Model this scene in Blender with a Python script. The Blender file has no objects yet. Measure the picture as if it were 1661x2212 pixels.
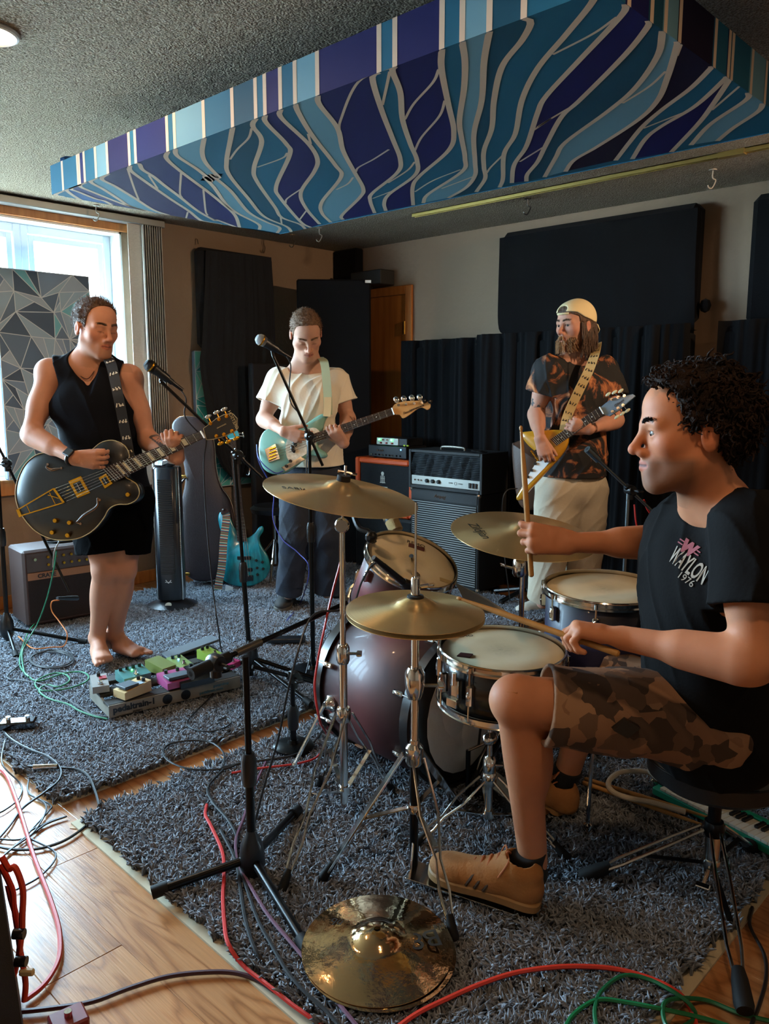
import bpy, math, random, time
import numpy as np
from mathutils import Vector, Matrix, noise as mnoise
T0 = time.time()
random.seed(7); rng = np.random.default_rng(7)
S = bpy.context.scene
COL = S.collection
# ------------------------------------------------------------------ camera
F = 1730.0; PITCH = math.atan(268 / 1730); HC = 1.34; CX, CY = 830.5, 1106.0
AZ = math.atan(1670 / 1751)
RT = Vector((math.sin(AZ), -math.cos(AZ), 0)); FW = Vector((math.cos(AZ), math.sin(AZ), 0)); UP = Vector((0, 0, 1))
CAM = Vector((0, 0, HC))
cam = bpy.data.cameras.new('camera'); camo = bpy.data.objects.new('camera', cam); COL.objects.link(camo)
cam.sensor_fit = 'HORIZONTAL'; cam.sensor_width = 36; cam.lens = 36 * F / 1661; cam.clip_start = 0.05
vdir = FW * math.cos(PITCH) - UP * math.sin(PITCH); vup = FW * math.sin(PITCH) + UP * math.cos(PITCH)
camo.matrix_world = Matrix.Translation(CAM) @ Matrix((RT, vup, -vdir)).transposed().to_4x4()
S.camera = camo
# ------------------------------------------------------------------ world, light, exposure
w = bpy.data.worlds.new('sky'); S.world = w; w.use_nodes = True
bg = w.node_tree.nodes['Background']; bg.inputs[0].default_value = (0.50, 0.78, 1.0, 1); bg.inputs[1].default_value = 34.0
S.view_settings.view_transform = 'Standard'; S.view_settings.look = 'None'; S.view_settings.gamma = 1
S.view_settings.use_curve_mapping = False; S.view_settings.exposure = 1.22
S.cycles.max_bounces = 10; S.cycles.diffuse_bounces = 5; S.cycles.glossy_bounces = 4
S.cycles.sample_clamp_indirect = 4.0; S.cycles.caustics_reflective = False; S.cycles.caustics_refractive = False
YW, XW, ZC = 4.97, 4.69, 2.44            # window wall, back wall, ceiling
WX0, WX1, WZ0, WZ1 = -0.9, 2.735, 0.785, 2.337   # window opening
X0, Y0 = -1.9, -2.2                       # walls behind the camera
def light(name, kind, loc, energy, color, rot=None, **kw):
    l = bpy.data.lights.new(name, kind); l.energy = energy; l.color = color
    for k, v in kw.items(): setattr(l, k, v)
    o = bpy.data.objects.new(name, l); o.location = loc
    if rot: o.rotation_euler = rot
    COL.objects.link(o); return o
light('track_spotlight', 'SPOT', (3.93, .25, ZC - .06), 75, (1.0, .68, .42), ( math.atan2(4.85, 1.1), 0, math.atan2(.8, 4.72)), spot_size=1.25, spot_blend=.7, shadow_soft_size=.04)
po = light('window_portal', 'AREA', ((WX0 + WX1) / 2, YW + 0.26, (WZ0 + WZ1) / 2), 1, (1, 1, 1), (-math.pi / 2, 0, 0),
      shape='RECTANGLE', size=WX1 - WX0, size_y=WZ1 - WZ0)
po.data.cycles.is_portal = True
LAMPS = [(1.10, 2.76), (0.75, 0.35), (2.75, -0.75), (-0.9, 1.2)]
for (lx, ly), LE in zip(LAMPS, (14, 13, 8, 8)):
    light('downlight', 'SPOT', (lx, ly, ZC - 0.05), LE, (1.0, 0.60, 0.31), None, spot_size=3.1, spot_blend=0.25, shadow_soft_size=0.05)
# ------------------------------------------------------------------ placing helpers
def ray(px, py):
    u = (px - CX) / F; v = -(py - CY) / F
    return RT * u + FW * (math.cos(PITCH) + v * math.sin(PITCH)) + UP * (v * math.cos(PITCH) - math.sin(PITCH))
def at(px, py, h):
    d = ray(px, py); return CAM + d * (h / d.dot(FW))
def onz(px, py, z=0.0):
    d = ray(px, py); return CAM + d * ((z - HC) / d.z)
def onx(px, py, x):
    d = ray(px, py); return CAM + d * (x / d.x)
def ony(px, py, y):
    d = ray(px, py); return CAM + d * (y / d.y)
def W(r, h, z): return RT * r + FW * h + UP * z
def D(r, h, z): return (RT * r + FW * h + UP * z).normalized()
class Plane:
    def __init__(s, p, n): s.p = p; s.n = n.normalized()
    def __call__(s, px, py, off=0.0):
        d = ray(px, py); t = (s.p - CAM).dot(s.n) / d.dot(s.n); return CAM + d * t + s.n * off
# ------------------------------------------------------------------ materials
def lin(c):
    if isinstance(c, str):
        c = c.lstrip('#'); c = [int(c[i:i + 2], 16) / 255 for i in (0, 2, 4)]
        return tuple((x / 12.92 if x < .04045 else ((x + .055) / 1.055) ** 2.4) for x in c) + (1,)
    return tuple(c) + (1,) if len(c) == 3 else tuple(c)
MATS = {}
def mat(name, color='888888', rough=0.5, metal=0.0, var=0.0, vscale=8.0, bump=0.0, bscale=60.0, spec=0.5, coat=0.0, emit=None, estr=0.0, vcol=None, color2=None, sheen=0.0, trans=0.0, stretch=None, subsurf=0.0):
    if name in MATS: return MATS[name]
    m = bpy.data.materials.new(name); m.use_nodes = True; nt = m.node_tree; b = nt.nodes['Principled BSDF']
    b.inputs['Base Color'].default_value = lin(color); b.inputs['Roughness'].default_value = rough
    b.inputs['Metallic'].default_value = metal; b.inputs['Specular IOR Level'].default_value = spec
    b.inputs['Coat Weight'].default_value = coat; b.inputs['Coat Roughness'].default_value = 0.12
    if sheen: b.inputs['Sheen Weight'].default_value = sheen
    if trans: b.inputs['Transmission Weight'].default_value = trans
    if subsurf: b.inputs['Subsurface Weight'].default_value = subsurf; b.inputs['Subsurface Radius'].default_value = (.02, .008, .004); b.inputs['Subsurface Scale'].default_value = 0.5
    if emit: b.inputs['Emission Color'].default_value = lin(emit); b.inputs['Emission Strength'].default_value = estr
    N = nt.nodes.new; L = nt.links.new
    def coords(sc):
        tc = N('ShaderNodeTexCoord')
        if stretch:
            mp = N('ShaderNodeMapping'); mp.inputs['Scale'].default_value = stretch; L(tc.outputs['Object'], mp.inputs[0]); return mp.outputs[0]
        return tc.outputs['Object']
    if vcol:
        a = N('ShaderNodeVertexColor'); a.layer_name = vcol; src = a.outputs[0]
    else: src = None
    if var or color2:
        n = N('ShaderNodeTexNoise'); n.inputs['Scale'].default_value = vscale; n.inputs['Detail'].default_value = 5; L(coords(0), n.inputs['Vector'])
        if src is None:
            r = N('ShaderNodeValToRGB'); c = lin(color)
            c2 = lin(color2) if color2 else tuple(min(1, x * (1 + var)) for x in c[:3]) + (1,)
            c1 = c if color2 else tuple(x * (1 - var) for x in c[:3]) + (1,)
            r.color_ramp.elements[0].color = c1; r.color_ramp.elements[1].color = c2
            r.color_ramp.elements[0].position = .35; r.color_ramp.elements[1].position = .65
            L(n.outputs[0], r.inputs[0]); L(r.outputs[0], b.inputs['Base Color'])
        else:
            mr = N('ShaderNodeMapRange'); mr.inputs[3].default_value = 1 - var; mr.inputs[4].default_value = 1 + var; L(n.outputs[0], mr.inputs[0])
            mx = N('ShaderNodeMix'); mx.data_type = 'RGBA'; mx.blend_type = 'MULTIPLY'; mx.inputs[0].default_value = 1; L(src, mx.inputs[6]); L(mr.outputs[0], mx.inputs[7]); L(mx.outputs[2], b.inputs['Base Color'])
    elif src is not None: L(src, b.inputs['Base Color'])
    if bump:
        n = N('ShaderNodeTexNoise'); n.inputs['Scale'].default_value = bscale; n.inputs['Detail'].default_value = 4; L(coords(0), n.inputs['Vector'])
        bp = N('ShaderNodeBump'); bp.inputs['Strength'].default_value = bump; bp.inputs['Distance'].default_value = 0.01; L(n.outputs[0], bp.inputs['Height']); L(bp.outputs[0], b.inputs['Normal'])
    MATS[name] = m; return m
# ------------------------------------------------------------------ mesh builder
def perp(a):
    a = a.normalized(); t = UP if abs(a.z) < .9 else Vector((1, 0, 0)); x = t.cross(a).normalized(); return x, a.cross(x)
def catmull(pts, n=6, closed=False):
    P = [Vector(p) for p in pts]; out = []; m = len(P)
    if m < 3: return P
    for i in range(m if closed else m - 1):
        p1, p2 = P[i], P[(i + 1) % m]; p0 = P[i - 1] if closed or i > 0 else p1 * 2 - p2; p3 = P[(i + 2) % m] if closed or i + 2 < m else p2 * 2 - p1
        for k in range(n):
            t = k / n; out.append(.5 * ((2 * p1) + (p2 - p0) * t + (2 * p0 - 5 * p1 + 4 * p2 - p3) * t * t + (3 * p1 - p0 - 3 * p2 + p3) * t ** 3))
    if not closed: out.append(P[-1])
    return out
class MB:
    def __init__(s, M=None): s.v = []; s.f = []; s.mi = []; s.M = M; s.cur = 0
    def add(s, vs, fs):
        k = len(s.v); s.v += [(s.M @ Vector(p)) if s.M else Vector(p) for p in vs]
        for f in fs: s.f.append([k + i for i in f]); s.mi.append(s.cur)
        return s
    def obox(s, c, ax, ay, az, hx, hy, hz, bev=0):
        c = Vector(c); ax, ay, az = Vector(ax) * hx, Vector(ay) * hy, Vector(az) * hz
        if bev:
            rr = []; b = bev
            bx, by, bz = b / hx, b / hy, b / hz
            for (kx, ky, z) in ((1 - bx, 1 - by, -1), (1, 1 , -1 + bz), (1, 1, 1 - bz), (1 - bx, 1 - by, 1)):
                ring = []
                for (sx, sy) in ((-1, -1), (1, -1), (1, 1), (-1, 1)):
                    if kx == 1:
                        a1 = (sx * (1 - bx), sy) if sx * sy > 0 else (sx, sy * (1 - by)); a2 = (sx, sy * (1 - by)) if sx * sy > 0 else (sx * (1 - bx), sy)
                        pr = (a1, a2)
                        if sx < 0 and sy < 0: pr = ((-1, -1 + by), (-1 + bx, -1))
                        if sx > 0 and sy < 0: pr = ((1 - bx, -1), (1, -1 + by))
                        if sx > 0 and sy > 0: pr = ((1, 1 - by), (1 - bx, 1))
                        if sx < 0 and sy > 0: pr = ((-1 + bx, 1), (-1, 1 - by))
                    else: pr = ((sx * kx, sy * ky), (sx * kx, sy * ky))
                    for q in pr: ring.append(c + ax * q[0] + ay * q[1] + az * z)
                rr.append(ring)
            return s.loft(rr, True, True)
        vs = [c + ax * i + ay * j + az * k for k in (-1, 1) for j in (-1, 1) for i in (-1, 1)]
        return s.add(vs, [(0, 2, 3, 1), (4, 5, 7, 6), (0, 1, 5, 4), (2, 6, 7, 3), (0, 4, 6, 2), (1, 3, 7, 5)])
    def box(s, c, sz, bev=0): return s.obox(c, (1, 0, 0), (0, 1, 0), (0, 0, 1), sz[0] / 2, sz[1] / 2, sz[2] / 2, bev)
    def bb(s, x0, x1, y0, y1, z0, z1, bev=0): return s.box(((x0 + x1) / 2, (y0 + y1) / 2, (z0 + z1) / 2), (abs(x1 - x0), abs(y1 - y0), abs(z1 - z0)), bev)
    def bar(s, a, b, wd, th, up=None, bev=0):
        a, b = Vector(a), Vector(b); d = b - a; L = d.length; z = d / L
        if up is None: x, y = perp(z)
        else: x = Vector(up).cross(z).normalized(); y = z.cross(x)
        return s.obox((a + b) / 2, x, y, z, wd / 2, th / 2, L / 2, bev)
    def loft(s, rings, cap0=True, cap1=True, closed=True):
        n = len(rings[0]); vs = [p for r in rings for p in r]; fs = []
        for i in range(len(rings) - 1):
            for j in range(n if closed else n - 1):
                k = (j + 1) % n; fs.append((i * n + j, i * n + k, (i + 1) * n + k, (i + 1) * n + j))
        if cap0: fs.append(tuple(range(n - 1, -1, -1)))
        if cap1: fs.append(tuple((len(rings) - 1) * n + j for j in range(n)))
        return s.add(vs, fs)
    def lathe(s, prof, o, axis, n=24, c0=True, c1=True):
        o = Vector(o); axis = Vector(axis).normalized(); x, y = perp(axis)
        return s.loft([[o + axis * z + (x * math.cos(t) + y * math.sin(t)) * r for t in [2 * math.pi * j / n for j in range(n)]] for r, z in prof], c0, c1)
    def cyl(s, a, b, r, r2=None, n=12, c=True):
        a, b = Vector(a), Vector(b); d = b - a; return s.lathe([(r, 0), (r if r2 is None else r2, d.length)], a, d, n, c, c)
    def tube(s, pts, r, n=8, sm=0, closed=False):
        P = [Vector(p) for p in pts]
        if sm: P = catmull(P, sm, closed)
        m = len(P); rings = []; px = None
        for i in range(m):
            d = (P[(i + 1) % m] - P[i - 1]) if closed else (P[min(i + 1, m - 1)] - P[max(i - 1, 0)])
            if d.length < 1e-9: d = Vector((0, 0, 1))
            d.normalize()
            if px is None: px, _ = perp(d)
            px = (px - d * px.dot(d))
            if px.length < 1e-6: px, _ = perp(d)
            px.normalize(); py = d.cross(px); rr = r(i / (m - 1)) if callable(r) else r
            rings.append([P[i] + (px * math.cos(t) + py * math.sin(t)) * rr for t in [2 * math.pi * j / n for j in range(n)]])
        if closed: rings.append(rings[0]); return s.loft(rings, False, False)
        return s.loft(rings)
    def ball(s, c, r, n=14, ax=None):
        c = Vector(c); r = (r, r, r) if isinstance(r, (int, float)) else r
        A = ax or (Vector((1, 0, 0)), Vector((0, 1, 0)), UP); m = n // 2; rings = []
        for i in range(m + 1):
            p = math.pi * i / m; sp = max(math.sin(p), 1e-3)
            rings.append([c + A[0] * (r[0] * sp * math.cos(t)) + A[1] * (r[1] * sp * math.sin(t)) - A[2] * (r[2] * math.cos(p)) for t in [2 * math.pi * j / n for j in range(n)]])
        return s.loft(rings)
    def torus(s, c, axis, R, r, n=32, m=8):
        c = Vector(c); x, y = perp(Vector(axis)); return s.tube([c + (x * math.cos(t) + y * math.sin(t)) * R for t in [2 * math.pi * j / n for j in range(n)]], r, m, 0, True)
    def slab(s, pts, off, bev=0.0, dome=0.0, dn=3):
        """outline pts (closed, in a plane) extruded by vector off; bevelled rim; optional domed front (front = pts side)"""
        P = [Vector(p) for p in pts]; off = Vector(off); n = len(P); nrm = off.normalized()
        def inset(Q, d):
            out = []
            ctr = sum(Q, Vector()) / n; area = sum((Q[i] - ctr).cross(Q[(i + 1) % n] - ctr).dot(nrm) for i in range(n)); sg = 1 if area > 0 else -1
            for i in range(n):
                t = (Q[(i + 1) % n] - Q[i - 1]).normalized(); out.append(Q[i] + nrm.cross(t) * (sg * d))
            return out
        rings = []
        if dome:
            for k in range(dn, 0, -1):
                fr = k / dn; c = sum(P, Vector()) / n
                ring = [c + (p - c) * (1 - .8 * fr) for p in inset(P, bev)]
                rings.append([q - nrm * (dome * math.sin(fr * math.pi / 2)) for q in ring])
        if bev:
            rings.append(inset(P, bev)); rings.append([p + nrm * bev for p in P]); rings.append([p + off - nrm * bev for p in P]); rings.append([p + off for p in inset(P, bev)])
        else: rings += [P, [p + off for p in P]]
        return s.loft(rings)
ORG = {}
def ensure(o): return ORG.get(o.name, Vector((0, 0, 0))) if o else Vector((0, 0, 0))
def finish(o, parent, label, cat, group, kind):
    if parent: o.parent = parent
    if label: o['label'] = label
    if cat: o['category'] = cat
    if group: o['group'] = group
    if kind: o['kind'] = kind
    COL.objects.link(o)
def obj(name, mb, mats, parent=None, label=None, cat=None, group=None, kind=None, smooth=35, loc=None):
    me = bpy.data.meshes.new(name)
    org = ensure(parent) if parent else (Vector(loc) if loc is not None else Vector((0, 0, 0)))
    me.from_pydata([tuple(p - org) for p in mb.v], [], mb.f)
    ms = mats if isinstance(mats, (list, tuple)) else [mats]
    for m in ms: me.materials.append(m)
    if len(ms) > 1: me.polygons.foreach_set('material_index', mb.mi)
    if smooth:
        me.polygons.foreach_set('use_smooth', [True] * len(me.polygons)); me.set_sharp_from_angle(angle=math.radians(smooth))
    me.update(); o = bpy.data.objects.new(name, me)
    if not parent and loc is not None: o.location = org
    ORG[o.name] = org
    finish(o, parent, label, cat, group, kind); return o
def thing(name, loc, label, cat, group=None, kind=None, parent=None):
    o = bpy.data.objects.new(name, None); o.empty_display_size = .05; loc = Vector(loc)
    o.location = loc - ensure(parent) if parent else loc; ORG[o.name] = loc
    finish(o, parent, label, cat, group, kind); return o
def dup(o, loc=None, parent=None, **tags):
    c = o.copy(); COL.objects.link(c)
    if parent: c.parent = parent
    if loc is not None: c.location = loc
    for k, v in tags.items(): c[k] = v
    for ch in [x for x in o.children]: dup(ch, None, c)
    return c
def text(body, size, M, m, parent=None, name='lettering', ext=0.0006, label=None, shear=0.0, bold=0.0, spacing=1.0, width=None):
    cu = bpy.data.curves.new('t', 'FONT'); cu.body = body; cu.size = size; cu.extrude = ext; cu.align_x = 'CENTER'; cu.align_y = 'CENTER'
    cu.shear = shear; cu.offset = bold; cu.space_character = spacing; cu.resolution_u = 3
    to = bpy.data.objects.new('t', cu); me = bpy.data.meshes.new_from_object(to); bpy.data.objects.remove(to)
    v = np.empty(len(me.vertices) * 3); me.vertices.foreach_get('co', v); v = v.reshape(-1, 3)
    if width and len(v): v[:, 0] *= width / max(1e-6, v[:, 0].max() - v[:, 0].min())
    org = ensure(parent)
    A = np.array(M); v = v @ A[:3, :3].T + A[:3, 3] - np.array(org)
    me.vertices.foreach_set('co', v.ravel()); me.materials.clear(); me.materials.append(m); me.update(); me.name = name
    o = bpy.data.objects.new(name, me); ORG[o.name] = org; finish(o, parent, label, None, None, None); return o
def frame(o, x, y, z=None):
    x = Vector(x).normalized(); y = Vector(y); y = (y - x * y.dot(x)).normalized(); z = x.cross(y)
    M = Matrix((x, y, z)).transposed().to_4x4(); M.translation = Vector(o); return M
# ================================================================== room shell
def wallmat(name, color, var=.05, bump=.25, bs=35): return mat(name, color, .75, var=var, vscale=1.5, bump=bump, bscale=bs, spec=.3)
M_wall = wallmat('wall_paint', '8a745f'); M_white = mat('white_vinyl', 'e8eeee', .4); M_black = mat('black_plastic', '0b0b0c', .35)
M_blackm = mat('black_metal', '0c0c0d', .28, metal=.6); M_chrome = mat('chrome', 'd9d4cc', .12, metal=1.0); M_gold = mat('gold_plate', 'd99a2b', .22, metal=1.0)
M_cloth = mat('black_cloth', '040406', .9, sheen=.04, bump=.15, bscale=200, spec=.15); M_rubber = mat('rubber', '0a0a0a', .7, spec=.3)
M_oak = mat('oak_trim', 'a8652c', .42, color2='c07c3c', vscale=3, stretch=(14, 14, 1.2))
def popcorn():
    m = bpy.data.materials.new('popcorn_ceiling'); m.use_nodes = True; nt = m.node_tree; b = nt.nodes['Principled BSDF']; N = nt.nodes.new; L = nt.links.new
    tc = N('ShaderNodeTexCoord'); v = N('ShaderNodeTexVoronoi'); v.inputs['Scale'].default_value = 120; n = N('ShaderNodeTexNoise'); n.inputs['Scale'].default_value = 190; n.inputs['Detail'].default_value = 3
    L(tc.outputs['Object'], v.inputs['Vector']); L(tc.outputs['Object'], n.inputs['Vector'])
    a = N('ShaderNodeMath'); a.operation = 'MULTIPLY'; a.inputs[1].default_value = -.8; L(v.outputs[0], a.inputs[0]); s = N('ShaderNodeMath'); L(a.outputs[0], s.inputs[0]); L(n.outputs[0], s.inputs[1])
    bp = N('ShaderNodeBump'); bp.inputs['Strength'].default_value = 1; bp.inputs['Distance'].default_value = .02; L(s.outputs[0], bp.inputs['Height']); L(bp.outputs[0], b.inputs['Normal'])
    r = N('ShaderNodeValToRGB'); r.color_ramp.elements[0].color = lin('85796a'); r.color_ramp.elements[1].color = lin('b9ad9c'); r.color_ramp.elements[0].position = .35; r.color_ramp.elements[1].position = .62
    L(n.outputs[0], r.inputs[0]); L(r.outputs[0], b.inputs['Base Color']); b.inputs['Roughness'].default_value = .95; b.inputs['Specular IOR Level'].default_value = .2; return m
def woodfloor():
    m = bpy.data.materials.new('laminate_plank'); m.use_nodes = True; nt = m.node_tree; b = nt.nodes['Principled BSDF']; N = nt.nodes.new; L = nt.links.new
    tc = N('ShaderNodeTexCoord'); oi = N('ShaderNodeObjectInfo'); ad = N('ShaderNodeVectorMath'); ad.operation = 'MULTIPLY_ADD'; L(oi.outputs['Random'], ad.inputs[0]); ad.inputs[1].default_value = (7, 31, 3); L(tc.outputs['Object'], ad.inputs[2])
    mp = N('ShaderNodeMapping'); mp.inputs['Scale'].default_value = (9, 1.1, 1); L(ad.outputs[0], mp.inputs[0])
    n = N('ShaderNodeTexNoise'); n.inputs['Scale'].default_value = 1.6; n.inputs['Detail'].default_value = 1.5; n.inputs['Distortion'].default_value = .5; L(mp.outputs[0], n.inputs[0])
    mu = N('ShaderNodeMath'); mu.operation = 'MULTIPLY'; mu.inputs[1].default_value = 14; L(n.outputs[0], mu.inputs[0]); fr = N('ShaderNodeMath'); fr.operation = 'PINGPONG'; fr.inputs[1].default_value = 1; L(mu.outputs[0], fr.inputs[0])
    mp2 = N('ShaderNodeMapping'); mp2.inputs['Scale'].default_value = (260, 7, 1); L(ad.outputs[0], mp2.inputs[0]); n2 = N('ShaderNodeTexNoise'); n2.inputs['Scale'].default_value = 1; L(mp2.outputs[0], n2.inputs[0])
    r = N('ShaderNodeValToRGB'); e = r.color_ramp.elements; e[0].color = lin('8e5c34'); e[0].position = 0; e[1].color = lin('b07c4e'); e[1].position = .6; x = e.new(.28); x.color = lin('a56e40')
    L(fr.outputs[0], r.inputs[0])
    mx = N('ShaderNodeMix'); mx.data_type = 'RGBA'; mx.blend_type = 'MULTIPLY'; mx.inputs[0].default_value = .35; L(r.outputs[0], mx.inputs[6]); L(n2.outputs[0], mx.inputs[7])
    hv = N('ShaderNodeHueSaturation'); mr = N('ShaderNodeMapRange'); mr.inputs[3].default_value = .85; mr.inputs[4].default_value = 1.25; L(oi.outputs['Random'], mr.inputs[0]); L(mr.outputs[0], hv.inputs['Value']); L(mx.outputs[2], hv.inputs['Color']); L(hv.outputs[0], b.inputs['Base Color'])
    b.inputs['Roughness'].default_value = .30; b.inputs['Specular IOR Level'].default_value = .6
    bp = N('ShaderNodeBump'); bp.inputs['Strength'].default_value = .12; bp.inputs['Distance'].default_value = .003; L(n2.outputs[0], bp.inputs['Height']); L(bp.outputs[0], b.inputs['Normal']); return m
M_floor = woodfloor(); M_pop = popcorn()
XE, YE = XW + .12, YW + .2
fl = obj('floor', MB().bb(X0 - .1, XE, Y0 - .1, YE, -.06, -.012), mat('subfloor', '3a2413', .8), kind='structure')
pm = MB().bb(-.0948, .0948, -.5995, .5995, -.012, 0, .0012); pmesh = None
i = 0
xk = .837 - .19 * 14
while xk < XW - .001:
    y = Y0 - .6 + ((i * 0.437) % 1.2); i += 1
    while y < YW:
        cx = xk + .095
        if cx > X0 and cx < XW + .05 and not (y + 1.2 < Y0):
            if pmesh is None: p = obj('plank', pm, M_floor, fl, smooth=0); pmesh = p.data
            else:
                p = bpy.data.objects.new('plank', pmesh); p.parent = fl; COL.objects.link(p)
            p.location = (cx, y + .6, 0)
        y += 1.2
    xk += .19
obj('ceiling', MB().bb(X0 - .1, XE, Y0 - .1, YE, ZC, ZC + .1), M_pop, kind='structure')
m = MB(); m.bb(X0 - .1, WX0, YW, YE, 0, ZC); m.bb(WX1, XE, YW, YE, 0, ZC); m.bb(WX0, WX1, YW, YE, 0, WZ0); m.bb(WX0, WX1, YW, YE, WZ1, ZC)
obj('wall_left', m, M_wall, kind='structure', smooth=0)
obj('wall_back', MB().bb(XW, XE, Y0 - .1, YW, 0, ZC), M_wall, kind='structure')
obj('wall_right', MB().bb(X0 - .1, XW, Y0 - .1, Y0, 0, ZC), M_wall, kind='structure')
obj('wall_front', MB().bb(X0 - .1, X0, Y0, YW, 0, ZC), M_wall, kind='structure')
obj('baseboard_left', MB().bb(X0, XW, YW - .014, YW, 0, .085, .004), M_oak, kind='structure')
obj('baseboard_back', MB().bb(XW - .014, XW, Y0, 4.16, 0, .085, .004), M_oak, kind='structure')
m = MB()  # white reveal lining the window recess
m.bb(WX1 - .012, WX1, YW, YW + .16, WZ0, WZ1); m.bb(WX0, WX0 + .012, YW, YW + .16, WZ0, WZ1); m.bb(WX0, WX1, YW, YW + .16, WZ1 - .012, WZ1); m.bb(WX0, WX1, YW - .01, YW + .16, WZ0, WZ0 + .014)
obj('trim_1', m, M_white, kind='structure', smooth=0)
obj('trim_2', MB().bb(WX0 - .06, WX1 + .25, YW - .018, YW - .0005, WZ1 + .002, ZC - .03, .003), M_oak, kind='structure')
obj('trim_3', MB().bb(WX0 - .06, WX1 + .27, YW - .05, YW - .0005, .70, WZ0 + .012, .004), M_oak, kind='structure')
gm = bpy.data.materials.new('window_glass'); gm.use_nodes = True; nt = gm.node_tree; nt.nodes.clear()
o_ = nt.nodes.new('ShaderNodeOutputMaterial'); t_ = nt.nodes.new('ShaderNodeBsdfTransparent'); g_ = nt.nodes.new('ShaderNodeBsdfGlossy'); g_.inputs['Roughness'].default_value = .02; mi_ = nt.nodes.new('ShaderNodeMixShader'); mi_.inputs[0].default_value = .06
nt.links.new(t_.outputs[0], mi_.inputs[1]); nt.links.new(g_.outputs[0], mi_.inputs[2]); nt.links.new(mi_.outputs[0], o_.inputs[0])
xs = [2.723, 2.14, 1.54, .94, .34, -.26, -.888]
for k in range(6):
    a, b = xs[k + 1], xs[k]; m = MB(); z0, z1 = WZ0 + .014, WZ1 - .012; y0, y1 = YW + .13, YW + .19
    for q in ((a, a + .045, z0, z1), (b - .045, b, z0, z1), (a + .045, b - .045, z0, z0 + .05), (a + .045, b - .045, z1 - .05, z1)): m.bb(q[0], q[1], y0, y1, q[2], q[3], .004)
    wn = obj('window_%d' % (k + 1), m, M_white, kind='structure')
    m = MB()
    for q in ((a + .05, a + .085, z0 + .055, z1 - .055), (b - .085, b - .05, z0 + .055, z1 - .055), (a + .085, b - .085, z0 + .055, z0 + .09), (a + .085, b - .085, z1 - .09, z1 - .055)): m.bb(q[0], q[1], y0 + .012, y1 - .006, q[2], q[3], .003)
    obj('sash', m, M_white, wn); obj('pane', MB().bb(a + .08, b - .08, y0 + .03, y0 + .034, z0 + .085, z1 - .085), gm, wn)
obj('added_bounce_ground', MB().bb(-14, 18, YE + .02, 26, -.5, -.4), mat('ceiling_bounce_tone', 'c4b9a6', .9), kind='structure')  # unseen ground, added and toned to dim and warm window light on the ceiling
# vertical blind pushed to the right end of its rail
M_blind = mat('blind_fabric', 'c2c0ba', .7, color2='d6d3cb', vscale=60, stretch=(1, 1, 12)); M_rail = mat('blind_rail', '8f918f', .35, metal=.5)
bl = thing('vertical_blind', (2.9, YW - .08, 2.3), 'pale grey vertical blind drawn back beside the window, hanging from its long rail', 'blind')
obj('rail', MB().bb(WX0, 2.995, YW - .11, YW - .03, 2.385, 2.428, .004), M_rail, bl)
obj('slat', MB().bb(2.735, 2.835, YW - .085, YW - .082, .69, 2.384), M_blind, bl, smooth=0)
for k in range(9):
    x = 2.845 + k * .0165
    obj('slat', MB().obox((x, YW - .075, 1.537), (.35, .94, 0), (-.94, .35, 0), (0, 0, 1), .045, .0012, .847), M_blind, bl, smooth=0)
obj('bottom_chain', MB().tube([(2.74 + k * .02, YW - .09, .70 + .008 * (k % 2)) for k in range(14)], .0015, 5), M_white, bl)
# door
dr = obj('door_1', MB().bb(XW - .012, XW, 4.236, 4.93, .005, 2.045), mat('oak_door', '9c5a24', .4, color2='b87334', vscale=2.2, stretch=(3, 9, .8)), kind='structure')
m = MB(); m.bb(XW - .022, XW, 4.17, 4.236, 0, 2.115, .004); m.bb(XW - .022, XW, 4.236, 4.95, 2.048, 2.115, .004)
obj('door_frame', m, M_oak, dr)
for z in (1.75, .3): obj('hinge', MB().cyl((XW - .026, 4.237, z), (XW - .026, 4.237, z + .095), .007, n=8).bb(XW - .02, XW - .012, 4.24, 4.262, z, z + .095), mat('brass', '8d6a2e', .3, metal=1), dr)
# recessed light and the gold rail, hooks
M_bulb = mat('lamp_glow', 'ffffff', .5, emit='ffe2c0', estr=14)
for k, (lx, ly) in enumerate(LAMPS):
    t = thing('recessed_light', (lx, ly, ZC), 'round white recessed downlight in the textured ceiling, ' + ['at the top left corner', 'nearest the camera', 'over the drummer side', 'behind the camera on the left'][k], 'lamp', 'recessed ceiling lights')
    obj('trim_ring', MB().torus((lx, ly, ZC - .004), (0, 0, 1), .082, .01, 32, 8), M_white, t); obj('lens', MB().cyl((lx, ly, ZC - .001), (lx, ly, ZC - .006), .074, n=32), M_bulb, t)
gr = thing('ceiling_rail', (4.0, 2.5, ZC), 'long brass coloured rail screwed to the ceiling above the guitar amplifiers', 'rail')
m = MB(); m.bb(3.985, 3.99, .2, 3.56, ZC - .022, ZC - .001); m.bb(4.012, 4.017, .2, 3.56, ZC - .022, ZC - .001); m.bb(3.985, 4.017, .2, 3.56, ZC - .005, ZC - .001)
obj('channel', m, mat('brass_rail', 'ad9454', .35, metal=.9), gr)
obj('rail_joint', MB().bb(3.981, 4.021, 1.5, 1.62, ZC - .026, ZC - .001), mat('brass_rail', ''), gr)
HK = [((3.90, 4.64), 'brown', 'small bare metal ceiling hook just beyond the far corner of the wave patterned panel'), ((3.887, 4.332), 'white', 'pale ceiling hook left of the brass rail end'), ((2.48, 4.79), 'white', 'white ceiling hook above the window rail'),
      ((4.143, 2.79), 'black', 'black metal ceiling hook beside the brass rail'), ((4.266, 1.756), 'white', 'pale plastic ceiling hook at the right between rail and dark panel'), ((2.74, .74), 'black', 'pair of dark spring hooks at the right end of the wave patterned panel')]
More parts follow.
